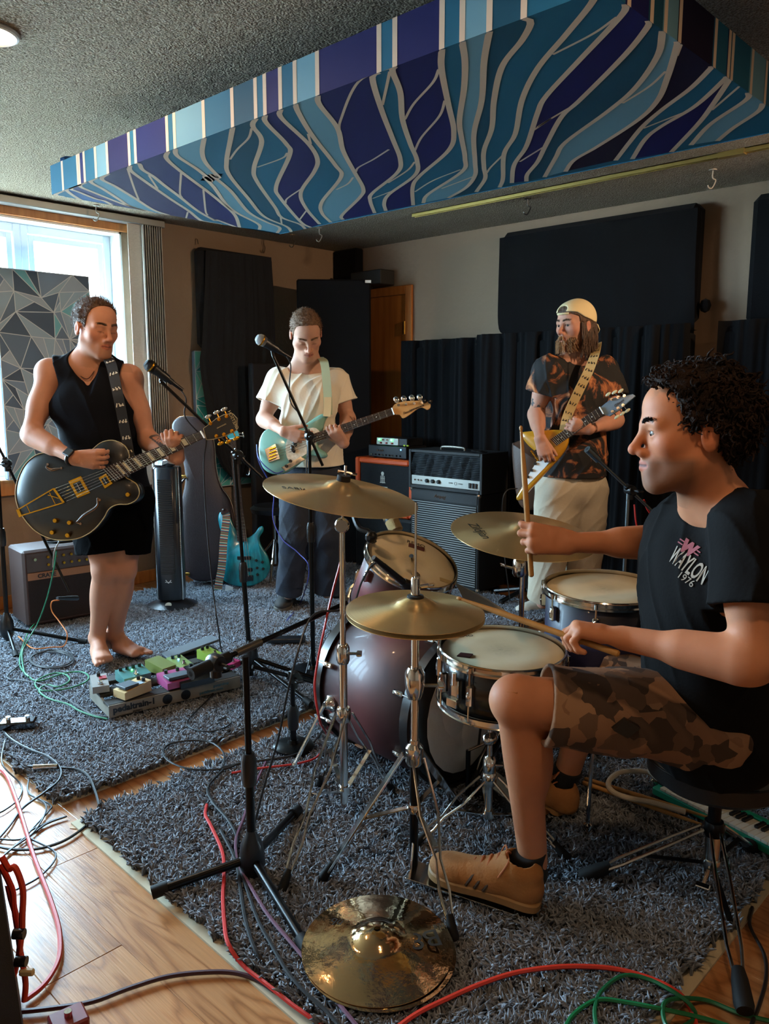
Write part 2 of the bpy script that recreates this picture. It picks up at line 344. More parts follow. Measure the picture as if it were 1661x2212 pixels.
for (hx, hy), c, lb in HK:
    L_ = .09; t = thing('ceiling_hook', (hx, hy, ZC), lb, 'hook', 'hooks in the ceiling'); mm = M_black if c == 'black' else (M_chrome if c == 'brown' else mat('grey_hook', '8c8a84', .5))
    obj('hook_plate', MB().cyl((hx, hy, ZC), (hx, hy, ZC - .006), .02, n=16), mm, t)
    P = [(hx, hy, ZC), (hx, hy, ZC - L_ * .45), (hx + .012, hy - .012, ZC - L_ * .6), (hx, hy, ZC - L_), (hx - .012, hy + .012, ZC - L_ * .98), (hx - .016, hy + .016, ZC - L_ * .85)]
    if 'pair' in lb:
        for dy in (0, -.05): obj('spring', MB().tube([(hx + .006 * math.cos(a * .9), hy + dy + .006 * math.sin(a * .9), ZC - .01 - a * .0016) for a in range(90)], .002, 5), mm, t)
    else: obj('hook_wire', MB().tube(P, .0035, 6, 5), mm, t)
# ================================================================== ceiling panel with printed waves
PX0, PX1, PY0, PY1, PZ = 1.60, 2.825, .905, 3.47, 2.148
CR = {'A': (90, 200, 4.152), 'B': (440, 60, 4.152), 'C': (790, 0, 4.152), 'D': (1161, 0, 3.322)}
def crop(s):
    out = []; k = None
    for tok in s.split():
        if tok in CR: k = CR[tok]; continue
        a, b = tok.split(','); q = onz(k[0] + int(a) / k[2], k[1] + int(b) / k[2], PZ); out.append(Vector((q.x, q.y, 0)))
    while len(out) > 2 and out[1].y < PY0: out.pop(0)
    if out[0].y < PY0: out[0] = out[0].lerp(out[1], (PY0 - out[0].y) / (out[1].y - out[0].y))
    return [Vector((min(max(q.x, PX0), PX1), min(max(q.y, PY0), PY1), 0)) for q in out]
LN = '''A 105,860 125,915 170,945
A 195,800 205,860 245,895 320,945 335,965
A 240,800 262,860 330,890 480,950 560,970 630,1005
A 320,790 345,840 480,900 640,965 760,1010 880,1075
A 412,750 440,800 560,870 700,960 800,1020 950,1085
A 515,710 540,775 660,840 840,950 1000,1050 1100,1110
A 775,650 800,700 920,790 1050,880 1180,970 1320,1060 1440,1150 1530,1200
A 878,640 905,690 1000,750 1100,830 1240,935 1400,1060 1560,1150 B 110,1720 240,1795
A 1105,520 1120,590 1240,700 1440,850 B 0,1440 150,1560 280,1680 280,1800
A 1190,500 1220,570 1400,690 1530,800 B 0,1330 100,1440 200,1580 300,1660 490,1760 500,1810
A 1440,400 1440,540 1480,640 1600,770 B 60,1310 240,1460 400,1650 560,1740 680,1790 660,1840
B 225,880 240,1000 205,1200 230,1320 400,1530 540,1690 740,1780 790,1830
B 428,800 440,880 520,1020 450,1260 480,1380 640,1610 700,1700 860,1760 920,1805
B 515,770 560,850 740,1040 770,1140 650,1420 690,1530 870,1740 960,1790
B 660,720 700,810 940,1040 1020,1180 990,1290 870,1480 920,1620 1040,1760
B 820,680 850,760 970,960 1180,1230 1230,1340 1060,1560 1060,1660 1140,1745
B 1005,600 1040,690 1200,900 1250,1100 1350,1290 1430,1440 1400,1520 1240,1680 1250,1720
C 50,620 60,700 140,980 240,1240 310,1430 280,1550 60,1730 40,1800 80,1910
C 225,580 240,640 310,830 330,1070 400,1290 460,1440 440,1570 210,1740 165,1820 180,1890
C 665,430 680,620 740,930 790,1180 740,1350 480,1580 420,1680 425,1840
C 845,360 890,560 880,800 840,1080 860,1240 890,1420 860,1540 560,1740 515,1820
C 1110,280 1060,560 1040,900 970,1200 980,1450 980,1570 900,1680 740,1775
C 1480,200 1400,360 1220,600 1150,900 1130,1150 1060,1350 1060,1500 1070,1600 990,1720
D 400,0 210,240 0,490 C 1400,900 1340,1200 1240,1380 1230,1600 1200,1680
D 640,0 600,110 300,430 60,690 C 1540,1012 1440,1310 1330,1480 1310,1640
D 815,0 790,190 620,400 300,720 170,840 60,1040 C 1540,1450 1450,1560 1440,1625
D 890,0 910,160 860,400 700,630 500,800 200,1020 130,1130 50,1270
D 970,0 1010,170 1000,330 930,560 860,720 720,860 430,1050 260,1150 200,1230
D 1240,120 1270,300 1250,480 1100,630 900,780 760,900 660,1020 560,1150
D 1330,200 1370,420 1350,560 1130,760 880,910 770,1000 680,1140
D 1350,220 1390,460 1370,580 1250,760 1150,890 960,1090
D 1510,380 1530,620 1490,720 1240,890 1100,1040
D 1610,500 1630,720 1580,800 1400,920 1290,1010'''.split('\n')
TH = '''B 1510,250 1390,480 1230,820 1215,930|B 430,900 400,990 300,1090 235,1180|B 750,1120 700,1170 480,1250|B 1340,1340 1290,1400 1190,1450|B 1661,1090 1520,1180 1390,1250 1365,1290|B 880,1440 750,1530 735,1570|B 920,1640 860,1720|B 935,950 960,1040|B 690,1700 700,1760
C 215,640 190,760 150,940|C 655,620 600,740 430,930 350,1070|C 710,900 660,1040 500,1230 440,1350|C 440,1450 370,1530 200,1640|C 270,1700 60,1780|C 850,1520 600,1620 440,1720|C 970,1580 680,1690|C 1230,1390 1120,1500 1085,1550|C 1661,1060 1560,1130 1500,1170|C 1590,1320 1380,1450
D 570,120 400,240 110,390|D 250,760 80,860 0,910|D 920,510 800,620 610,740|D 1050,0 1075,200 1000,400|D 1090,790 760,920|D 1460,330 1470,600 1250,790|A 770,680 830,860 870,960|A 1250,720 1240,900 1260,940|A 1450,870 1470,1060 1490,1100|A 1310,1070 1240,1140|A 960,740 1040,860'''.replace('\n', '|').split('|')
PC = {'t': '1b5877', 'd': '14455e', 'n': '121552', 'p': '5f8ca4', 'v': '190f46', 'l': 'c4b6a8', 'b': '17447c', 'k': '0c0928'}
SEQ = 'ttbntpvtntptdtntpntntpdttndpktntpt'
PM = {k: mat('print_' + k, v, .7, spec=.15) for k, v in PC.items()}
keys = list(PC)
def resample(P, n):
    P = catmull(P, 8); d = [0]
    for a, b in zip(P, P[1:]): d.append(d[-1] + (b - a).length)
    out = []; j = 0
    for i in range(n):
        s_ = d[-1] * i / (n - 1)
        while j < len(d) - 2 and d[j + 1] < s_: j += 1
        u = (s_ - d[j]) / max(1e-9, d[j + 1] - d[j]); out.append(P[j].lerp(P[j + 1], min(1, max(0, u))))
    return out
NS = 90; lines = []
for l in LN:
    P = crop(l)
    if P[0].x > PX0 + .002 : P = ([Vector((PX0, P[0].y, 0))] + P) if P[0].y > PY0 + .01 else P
    else: P[0].x = PX0
    while len(P) > 2 and P[0].y <= PY0 + .002 and P[1].y <= PY0 + .002: P.pop(0)
    P = resample(P, NS)
    for q in P: q.x = min(max(q.x, PX0), PX1); q.y = min(max(q.y, PY0), PY1)
    lines.append(P)
cl = thing('ceiling_acoustic_panel', ((PX0 + PX1) / 2, (PY0 + PY1) / 2, 2.2), 'huge blue acoustic panel with wavy pale stripes hung flat below the ceiling', 'acoustic panel')
mb = MB(); zt = PZ + .115
def topfold(q):    # fabric turned up over the frame at the outline
    return q
edgeL = [Vector((PX0, PY1, 0))] * NS; edgeR = [Vector((PX1, PY0, 0))] * NS
allL = [edgeL] + lines + [edgeR]
def zz(q):
    e = min(q.x - PX0, PX1 - q.x, q.y - PY0, PY1 - q.y); return PZ
def side(mb, a, b, col, lift=0):
    mb.cur = keys.index(col)
    n = Vector((-1, 0, 0)) if a.x <= PX0 + .001 and b.x <= PX0 + .001 else (Vector((0, -1, 0)) if a.y <= PY0 + .004 and b.y <= PY0 + .004 else None)
    if n is None or (a - b).length < 1e-4: return
    n = n * lift; z = zz(a) - lift
    mb.add([Vector((a.x, a.y, z)) + n, Vector((b.x, b.y, z)) + n, Vector((b.x, b.y, zt)) + n, Vector((a.x, a.y, zt)) + n], [(0, 1, 2, 3)])
for k in range(len(allL) - 1):
    A, B = allL[k], allL[k + 1]; mb.cur = keys.index(SEQ[k]); n0 = 7
    for i in range(NS - 1):
        if (A[i] - B[i]).length + (A[i + 1] - B[i + 1]).length < 1e-4: continue
        vs = []
        for P, Q in ((A[i], B[i]), (A[i + 1], B[i + 1])):
            for j in range(n0 + 1): t = P.lerp(Q, j / n0); vs.append((t.x, t.y, zz(t)))
        mb.add(vs, [(j, j + 1, n0 + 2 + j, n0 + 1 + j) for j in range(n0)])
    onY = lambda q, v: abs(q.y - v) < .006
    if A[0].x <= PX0 + .002 and onY(B[0], PY0) and B[0].x > PX0 + .002:
        c0 = Vector((PX0, PY0, 0)); mb.add([(q.x, q.y, PZ) for q in (A[0], c0, B[0])], [(0, 1, 2)]); side(mb, A[0], c0, SEQ[k]); side(mb, c0, B[0], SEQ[k])
    else: side(mb, A[0], B[0], SEQ[k])
    if onY(A[-1], PY1) and B[-1].x >= PX1 - .006 and not onY(B[-1], PY1): mb.cur = keys.index(SEQ[k]); c1 = Vector((PX1, PY1, 0)); mb.add([(q.x, q.y, PZ) for q in (A[-1], c1, B[-1])], [(0, 1, 2)])
# far and left sides, closed with plain bands
mb.cur = 0; mb.add([(PX0, PY0, PZ + .003), (PX1, PY0, PZ + .003), (PX1, PY1, PZ + .003), (PX0, PY1, PZ + .003)], [(0, 1, 2, 3)])
mb.cur = 0; mb.add([(PX0, PY1, PZ), (PX1, PY1, PZ), (PX1, PY1, zt), (PX0, PY1, zt)], [(0, 1, 2, 3)]); mb.add([(PX1, PY1, PZ), (PX1, PY0, PZ), (PX1, PY0, zt), (PX1, PY1, zt)], [(0, 1, 2, 3)])
mb.cur = 2; mb.add([(PX0, PY0, zt), (PX1, PY0, zt), (PX1, PY1, zt), (PX0, PY1, zt)], [(0, 1, 2, 3)])
obj('printed_cover', mb, [PM[k] for k in keys], cl, smooth=40)
mb = MB()
def strip(P, wd, lift=.0007):
    vs = []
    for i, q in enumerate(P):
        d = (P[min(i + 1, len(P) - 1)] - P[max(i - 1, 0)]); 
        if d.length < 1e-9: d = Vector((1, 0, 0))
        d.normalize(); nn = Vector((-d.y, d.x, 0)) * wd
        for s_ in (-1, 1):
            t = q + nn * s_; t.x = min(max(t.x, PX0), PX1); t.y = min(max(t.y, PY0), PY1); vs.append((t.x, t.y, zz(t) - lift))
    mb.add(vs, [(2 * i, 2 * i + 1, 2 * i + 3, 2 * i + 2) for i in range(len(P) - 1)])
for P in lines:
    strip(P, .0085)
    if P[0].x <= PX0 + .002: q = P[0]; mb.add([(PX0 - .0006, q.y - .0085, PZ - .0006), (PX0 - .0006, q.y + .0085, PZ - .0006), (PX0 - .0006, q.y + .0085, zt), (PX0 - .0006, q.y - .0085, zt)], [(0, 1, 2, 3)])
    e = [q for q in P if q.y > PY0 + .004]
    if P[0].y <= PY0 + .004 and e: q = e[0]; mb.add([(q.x - .0085, PY0 - .0006, PZ - .0006), (q.x + .0085, PY0 - .0006, PZ - .0006), (q.x + .0085, PY0 - .0006, zt), (q.x - .0085, PY0 - .0006, zt)], [(0, 1, 2, 3)])
for l in TH: strip(resample(crop(l), 24), .0042, .0005)
obj('stripes', mb, PM['l'], cl, smooth=0)
for a in ((1.75, 3.3), (1.75, 1.1), (2.7, 1.1), (2.7, 3.3)): obj('hanging_wire', MB().cyl((a[0], a[1], zt - .01), (a[0], a[1], ZC), .0015, n=6), M_chrome, cl)
obj('fabric_knot', MB().ball((1.66, 3.40, zt + .015), (.05, .035, .02), 10).ball((1.72, 3.38, zt + .01), (.04, .03, .015), 8), PM['b'], cl)
# ================================================================== rugs of shaggy yarn
YM = bpy.data.materials.new('shag_yarn'); YM.use_nodes = True; nt = YM.node_tree; b = nt.nodes['Principled BSDF']
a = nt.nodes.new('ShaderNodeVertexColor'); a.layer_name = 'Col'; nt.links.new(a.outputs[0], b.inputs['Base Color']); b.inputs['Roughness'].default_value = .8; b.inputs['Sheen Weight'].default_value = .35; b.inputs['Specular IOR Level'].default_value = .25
def patch_mesh(name, size, ntuft, seed, length=.042):
    R = random.Random(seed); vs = []; fs = []; cols = []
    for t in range(ntuft):
        x, y = R.uniform(-size / 2, size / 2), R.uniform(-size / 2, size / 2); base = R.uniform(.6, 1.25); ang = R.uniform(0, 6.28); lean = R.uniform(.25, 1.0)
        cc = base * R.choice((.5, .8, .95, 1, 1.1, 1.3)); c0 = (.172 * cc, .203 * cc, .245 * cc)
        for k in range(3):
            a1 = ang + R.uniform(-.7, .7); L_ = length * R.uniform(.6, 1.15); r = R.uniform(.0026, .0042); p = Vector((x + R.uniform(-.004, .004), y + R.uniform(-.004, .004), 0)); d = Vector((math.cos(a1) * .25, math.sin(a1) * .25, 1)).normalized(); side = Vector((-math.sin(a1), math.cos(a1), 0))
            base_i = len(vs); tw = R.uniform(-.3, .3)
            for s_ in range(5):
                rr = r * (.8, 1.15, 1.2, 1, .25)[s_]; n2 = d.cross(side)
                for q in range(3):
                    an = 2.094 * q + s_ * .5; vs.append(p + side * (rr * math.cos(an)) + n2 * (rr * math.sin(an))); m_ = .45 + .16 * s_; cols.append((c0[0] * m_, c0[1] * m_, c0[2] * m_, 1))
                p = p + d * (L_ / 4); d = (d + Vector((math.cos(a1), math.sin(a1), -.42)) * (lean * .42) + side * tw * .3).normalized()
                if p.z < .006: p.z = .006; d.z = abs(d.z)
            for s_ in range(4):
                for q in range(3): k0 = base_i + s_ * 3; fs.append((k0 + q, k0 + (q + 1) % 3, k0 + 3 + (q + 1) % 3, k0 + 3 + q))
    me = bpy.data.meshes.new(name); me.from_pydata([tuple(v) for v in vs], [], fs); at_ = me.color_attributes.new('Col', 'FLOAT_COLOR', 'POINT')
    at_.data.foreach_set('color', [c for q in cols for c in q]); me.polygons.foreach_set('use_smooth', [True] * len(me.polygons)); me.materials.append(YM); return me
PATCH = [patch_mesh('yarn_patch', .14, 110, s_) for s_ in range(5)]
def rug(name, poly, label, z0=.0, lip=0.0):
    """poly: rectangle-like quad in floor coordinates"""
    t = thing(name, (sum(p[0] for p in poly) / 4, sum(p[1] for p in poly) / 4, z0), label, 'rug', 'shaggy grey rugs')
    mx_, my_ = sum(p[0] for p in poly) / 4, sum(p[1] for p in poly) / 4; bq = [(p[0] + math.copysign(lip, p[0] - mx_), p[1] + math.copysign(lip, p[1] - my_)) for p in poly]
    obj('backing', MB().loft([[(*p, z0) for p in bq], [(*p, z0 + .006) for p in bq]]), mat('rug_backing', 'b0a58c', .9), t)
    xs0, xs1 = min(p[0] for p in poly), max(p[0] for p in poly); ys0, ys1 = min(p[1] for p in poly), max(p[1] for p in poly)
    P2 = [Vector((p[0], p[1])) for p in poly]
    def inside(x, y, mg):
        for i in range(4):
            a, b_ = P2[i], P2[(i + 1) % 4]; e = (b_ - a).normalized(); n_ = Vector((-e.y, e.x))
            if (Vector((x, y)) - a).dot(n_) < mg: return False
        return True
    pts = []; y = ys0
    while y < ys1:
        x = xs0
        while x < xs1:
            px, py = x + random.uniform(-.015, .015), y + random.uniform(-.015, .015)
            if inside(px, py, .062): pts.append((px, py, z0 + .006))
            x += .085
        y += .085
    vis = []
    # edge tufts so the outline stays ragged but full
    for i in range(4):
        a, b_ = P2[i], P2[(i + 1) % 4]; e = (b_ - a).normalized(); n_ = Vector((-e.y, e.x)); L_ = (b_ - a).length; s_ = .05
        while s_ < L_ - .05: q = a + e * s_ + n_ * (.066 + random.uniform(-.008, .008)); pts.append((q.x, q.y, z0 + .006)); s_ += .06
    for k in range(5):
        sub = pts[k::5]; me = bpy.data.meshes.new('pile_points'); me.from_pydata(sub, [], [])
        o = bpy.data.objects.new('pile', me); org = ORG[t.name]
        me.transform(Matrix.Translation(-org)); o.parent = t; o['kind'] = 'stuff'; COL.objects.link(o)
        ra = me.attributes.new('rot', 'FLOAT_VECTOR', 'POINT'); ra.data.foreach_set('vector', [v for _ in sub for v in (0, 0, random.choice((0, 1, 2, 3)) * 1.5708 + random.uniform(-.3, .3))])
        ng = bpy.data.node_groups.new('pile_nodes', 'GeometryNodeTree'); ng.interface.new_socket('Geometry', in_out='INPUT', socket_type='NodeSocketGeometry'); ng.interface.new_socket('Geometry', in_out='OUTPUT', socket_type='NodeSocketGeometry')
        gi = ng.nodes.new('NodeGroupInput'); go = ng.nodes.new('NodeGroupOutput'); ip = ng.nodes.new('GeometryNodeInstanceOnPoints'); oi = ng.nodes.new('GeometryNodeObjectInfo')
        if 'yarn_proto%d' % k not in bpy.data.objects: bpy.data.objects.new('yarn_proto%d' % k, PATCH[k])
        oi.inputs[0].default_value = bpy.data.objects['yarn_proto%d' % k]; na = ng.nodes.new('GeometryNodeInputNamedAttribute'); na.data_type = 'FLOAT_VECTOR'; na.inputs[0].default_value = 'rot'
        ng.links.new(gi.outputs[0], ip.inputs['Points']); ng.links.new(oi.outputs['Geometry'], ip.inputs['Instance']); ng.links.new(na.outputs[0], ip.inputs['Rotation']); ng.links.new(ip.outputs[0], go.inputs[0])
        md = o.modifiers.new('pile', 'NODES'); md.node_group = ng
    return t
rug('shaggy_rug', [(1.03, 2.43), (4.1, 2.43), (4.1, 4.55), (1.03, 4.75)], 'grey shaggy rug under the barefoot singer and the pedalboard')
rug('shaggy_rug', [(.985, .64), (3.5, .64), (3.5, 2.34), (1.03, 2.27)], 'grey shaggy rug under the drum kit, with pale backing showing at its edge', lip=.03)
# ================================================================== people: signed-distance bodies turned into one skin each
def _V(p): return np.array(p, dtype=np.float32)
class Field:
    def __init__(s, lo, hi, res):
        s.lo = _V(lo); s.res = res; s.n = [int(math.ceil((hi[i] - lo[i]) / res)) + 1 for i in range(3)]
        s.g = np.full(s.n, .5, np.float32)
    def sub(s, lo, hi):
        i0 = [max(0, int((lo[i] - s.lo[i]) / s.res) - 1) for i in range(3)]; i1 = [min(s.n[i], int((hi[i] - s.lo[i]) / s.res) + 2) for i in range(3)]
        if any(i1[i] <= i0[i] for i in range(3)): return None
        sl = tuple(slice(i0[i], i1[i]) for i in range(3)); ax = [s.lo[i] + s.res * np.arange(i0[i], i1[i], dtype=np.float32) for i in range(3)]
        return sl, ax[0][:, None, None], ax[1][None, :, None], ax[2][None, None, :]
    def op(s, prim, k=.01, mode='add', infl=0.0):
        fn, lo, hi = prim; m = k + infl + s.res * 3; q = s.sub([v - m for v in lo], [v + m for v in hi])
        if q is None: return s
        sl, X, Y, Z = q; d = fn(X, Y, Z) - infl; g = s.g[sl]
        s.g[sl] = smin(g, d, k) if mode == 'add' else (-smin(-g, d, k) if mode == 'sub' else -smin(-g, -d, k))
        return s
    def clip(s, fn, lo=None, hi=None, k=.006):
        """keep only where fn < 0, inside an optional box"""
        q = s.sub(lo if lo is not None else s.lo, hi if hi is not None else s.lo + _V(s.n) * s.res)
        if q is None: return s
        sl, X, Y, Z = q; s.g[sl] = -smin(-s.g[sl], -fn(X, Y, Z), k); return s
    def warp(s, fn, lo=None, hi=None):
        q = s.sub(lo if lo is not None else s.lo, hi if hi is not None else s.lo + _V(s.n) * s.res); sl, X, Y, Z = q; g = s.g[sl]; I = np.nonzero(np.abs(g) < .035)
        g[I] += fn(X[I[0], 0, 0], Y[0, I[1], 0], Z[0, 0, I[2]]).astype(np.float32); return s
    def mesh(s):
        g = s.g; a = g < 0; n = g.shape; c = np.zeros((n[0] - 1, n[1] - 1, n[2] - 1), np.int8)
        offs = [(i, j, k) for i in (0, 1) for j in (0, 1) for k in (0, 1)]
        for i, j, k in offs: c += a[i:n[0] - 1 + i, j:n[1] - 1 + j, k:n[2] - 1 + k]
        I = np.argwhere((c > 0) & (c < 8)); V8 = np.stack([g[I[:, 0] + o[0], I[:, 1] + o[1], I[:, 2] + o[2]] for o in offs], 1)
        acc = np.zeros((len(I), 3), np.float32); cnt = np.zeros(len(I), np.float32)
        for p in range(8):
            for b in range(3):
                q = p | (4 >> b)
                if q == p: continue
                m = (V8[:, p] < 0) != (V8[:, q] < 0); t = np.where(m, V8[:, p] / (V8[:, p] - V8[:, q] + 1e-12), 0)
                for ax in range(3): acc[:, ax] += np.where(m, offs[p][ax] + (t if ax == b else 0), 0)
                cnt += m
        vs = (I + acc / cnt[:, None]) * s.res + s.lo
        idx = np.full(c.shape, -1, np.int32); idx[I[:, 0], I[:, 1], I[:, 2]] = np.arange(len(I)); F_ = []
        for ax in range(3):
            s0 = [slice(None)] * 3; s1 = [slice(None)] * 3; s0[ax] = slice(0, -1); s1[ax] = slice(1, None)
            A, B = a[tuple(s0)], a[tuple(s1)]; E = np.argwhere(A != B); b, d = (ax + 1) % 3, (ax + 2) % 3
            ok = (E[:, b] > 0) & (E[:, d] > 0) & (E[:, b] < n[b] - 1) & (E[:, d] < n[d] - 1); E = E[ok]; fl_ = A[E[:, 0], E[:, 1], E[:, 2]]
            def ii(db, dd):
                e = E.copy(); e[:, b] -= db; e[:, d] -= dd; return idx[e[:, 0], e[:, 1], e[:, 2]]
            Q = np.stack([ii(1, 1), ii(0, 1), ii(0, 0), ii(1, 0)], 1); Q[~fl_] = Q[~fl_][:, ::-1]; F_.append(Q)
        return vs.astype(np.float64), np.concatenate(F_)
def smin(a, b, k):
    if k <= 0: return np.minimum(a, b)
    h = np.maximum(k - np.abs(a - b), 0) / k; return np.minimum(a, b) - h * h * (k * .25)
def cone(a, b, ra, rb=None):
    a, b = _V(a), _V(b); rb = ra if rb is None else rb; ba = b - a; L2 = float(ba @ ba) + 1e-12; m = max(ra, rb)
    def fn(X, Y, Z):
        x, y, z = X - a[0], Y - a[1], Z - a[2]; h = np.clip((x * ba[0] + y * ba[1] + z * ba[2]) / L2, 0, 1)
        return np.sqrt((x - ba[0] * h) ** 2 + (y - ba[1] * h) ** 2 + (z - ba[2] * h) ** 2) - (ra + (rb - ra) * h)
    return fn, np.minimum(a, b) - m, np.maximum(a, b) + m
def ell(c, r, ax=None):
    c = _V(c); r = _V(r if hasattr(r, '__len__') else (r, r, r)); A = np.eye(3, dtype=np.float32) if ax is None else np.array([list(v) for v in ax], np.float32); m = float(r.max())
    def fn(X, Y, Z):
        x, y, z = X - c[0], Y - c[1], Z - c[2]; k0 = 0; k1 = 0
        for i in range(3):
            u = (x * A[i][0] + y * A[i][1] + z * A[i][2]) / r[i]; k0 = k0 + u * u; k1 = k1 + (u / r[i]) ** 2
        k0 = np.sqrt(k0); return k0 * (k0 - 1) / (np.sqrt(k1) + 1e-9)
    return fn, c - m, c + m
def wob(X, Y, Z, f, seed=0):
    r = np.random.default_rng(seed); out = 0
    for i in range(4):
        d = r.normal(size=3); d /= np.linalg.norm(d); e = r.normal(size=3); e /= np.linalg.norm(e)
        out = out + np.sin((X * d[0] + Y * d[1] + Z * d[2]) * f * (1 + .5 * i) + 2 * np.sin((X * e[0] + Y * e[1] + Z * e[2]) * f * .6 + i) + r.uniform(0, 6)) / (1 + .5 * i)
    return out * .4
def folds(X, Y, Z, amp, f=42, seed=0, zf=.4):
    r = np.random.default_rng(seed + 50); out = 0
    for i in range(3):
        a = r.uniform(0, 6.28); ph = (X * math.cos(a) + Y * math.sin(a)) * f * (1 + .35 * i) + Z * f * zf * (-1) ** i + 2.2 * wob(X, Y, Z, f * .14, seed + i)
        out = out + np.clip(.5 + .9 * wob(X, Y, Z, f * .2, seed + 9 * i), 0, 1) * (1 - np.abs(np.sin(ph * .5))) ** 3
    return -amp * out
def mesh_obj(name, vs, qs, m, parent, col=None, **kw):
    org = np.array(ensure(parent)) if parent else np.zeros(3); me = bpy.data.meshes.new(name)
    me.vertices.add(len(vs)); me.vertices.foreach_set('co', (vs - org).astype(np.float32).ravel()); me.loops.add(len(qs) * 4); me.loops.foreach_set('vertex_index', qs.astype(np.int32).ravel())
    me.polygons.add(len(qs)); me.polygons.foreach_set('loop_start', np.arange(0, len(qs) * 4, 4, dtype=np.int32)); me.update(calc_edges=True); me.validate()
    me.polygons.foreach_set('use_smooth', [True] * len(me.polygons)); me.materials.append(m)
    if col is not None:
        a = me.color_attributes.new('Col', 'FLOAT_COLOR', 'POINT'); a.data.foreach_set('color', np.concatenate([col, np.ones((len(col), 1))], 1).astype(np.float32).ravel())
    o = bpy.data.objects.new(name, me); ORG[o.name] = Vector(org); finish(o, parent, kw.get('label'), kw.get('cat'), kw.get('group'), kw.get('kind')); return o
def head_block(o):
    """head in its own frame: x right, y forward, z up, metres; returns sdf"""
    jw = o.get('jaw', 1.0)
    def fn(x, y, z):
        ax = np.abs(x)
        def E(c, r): return ell(c, r)[0](ax, y, z)
        def Cn(a, b, ra, rb): return cone(a, b, ra, rb)[0](ax, y, z)
        d = E((0, -.012, .040), (.074, .094, .082)); d = smin(d, E((0, .028, -.005), (.060, .068, .098)), .03)
        d = smin(d, Cn((.050 * jw, .004, -.052), (.016 * jw, .073, -.098), .018, .017), .04); d = smin(d, E((0, .079, -.100), (.020, .016, .017)), .025)
        d = smin(d, E((0, .03, -.078), (.042, .05, .028)), .03); d = smin(d, E((.044, .06, -.014), (.022, .022, .022)), .03)
        d = smin(d, E((0, .050, .060), (.054, .046, .044)), .03); d = smin(d, Cn((.004, .0955, .021), (.044, .079, .024), .008, .009), .02)
        d = -smin(-d, E((.032, .106, .005), (.019, .014, .013)), .014)
        d = smin(d, E((.031, .0795, .006), (.0148, .0148, .0148)), .006)
        d = smin(d, Cn((0, .093, .018), (0, .117, -.024), .0072, .0102), .012); d = smin(d, E((0, .1185, -.029), (.0110, .0110, .0100)), .008); d = smin(d, E((.0125, .104, -.034), (.0085, .011, .0085)), .008)
        d = -smin(-d, E((.0065, .112, -.0435), (.0035, .005, .0045)), .004)
        d = smin(d, E((0, .083, -.062), (.029, .019, .027)), .02)
        d = smin(d, Cn((0, .1025, -.0550), (.021, .091, -.0585), .0055, .0028), .005); d = smin(d, Cn((0, .101, -.0665), (.018, .090, -.0625), .0072, .003), .005)
        d = -smin(-d, Cn((0, .113, -.0605), (.023, .098, -.0605), .0022, .0018), .003)
        if o.get('open'): # eye opening between the lids
            d = -smin(-d, np.maximum(E((.031, .0915, .0055), (.0125, .012, .0040)), .084 - y), .002)
        ea = E((.079, -.010, -.002), (.007, .018, .031)); ea = -smin(-ea, E((.088, -.006, .000), (.007, .009, .016)), .004); d = smin(d, ea, .007)
        return d * .9
    return fn
def paint_head(P, base, o):
    """P: local head coordinates of skin vertices"""
    c = np.tile(np.array(base), (len(P), 1)).astype(float); x, y, z = np.abs(P[:, 0]), P[:, 1], P[:, 2]
    def mixc(w, col): 
        nonlocal c
        w = np.clip(w, 0, 1)[:, None]; c = c * (1 - w) + np.array(col) * w
    def blob(cx, cy, cz, r): return np.exp(-((x - cx) ** 2 + (y - cy) ** 2 + (z - cz) ** 2) / (r * r))
    near = (np.abs(P[:, 0]) < .11) & (np.abs(y) < .16) & (z > -.16) & (z < .16)
    red = (base[0] * .98, base[1] * .62, base[2] * .58); n_ = near.astype(float)
    mixc(.45 * blob(.045, .07, -.02, .028) * n_ + .5 * blob(0, .12, -.03, .02) * n_ + .5 * blob(.082, -.01, 0, .035) * n_, red)
    hc = np.array(o['hair']); st = o.get('stubble', 0)
    if st: mixc(st * n_ * np.clip((-.038 - z) / .015, 0, 1) * np.clip((y - .0) / .02, 0, 1) * (1 - .9 * blob(0, .105, -.06, .018)), hc * .8 + np.array(base) * .15)
    lips = n_ * ((np.abs(z + .061) < .0115 * np.sqrt(np.clip(1 - (x / .026) ** 2, 0, 1))) & (y > .085)); mixc(lips * .75, (base[0] * .78, base[1] * .42, base[2] * .42))
    mixc(n_ * ((np.abs(z + .0605) < .0022) & (x < .023) & (y > .085)) * .8, (.06, .02, .02))
    bz = .028 + .006 * np.sin(np.clip(x / .05, 0, 1) * 3); mixc(n_ * np.clip(1 - np.abs(z - bz) / .0055, 0, 1) * (x > .010) * (x < .048) * (y > .06) * 1.3, hc * .7)
    ez = -.001 if not o.get('open') else .0115
    mixc(n_ * np.clip(1 - np.abs(z - ez + .25 * (x - .031) ** 2 * 60) / .0024, 0, 1) * (np.abs(x - .031) < .014) * (y > .076) * .85, (.05, .025, .02))
    if o.get('tint'): c = o['tint'](P, c)
    return c
def headframe(c, fwd, up):
    f = Vector(fwd).normalized(); u = Vector(up); u = (u - f * u.dot(f)).normalized(); r = f.cross(u); return Vector(c), r, f, u
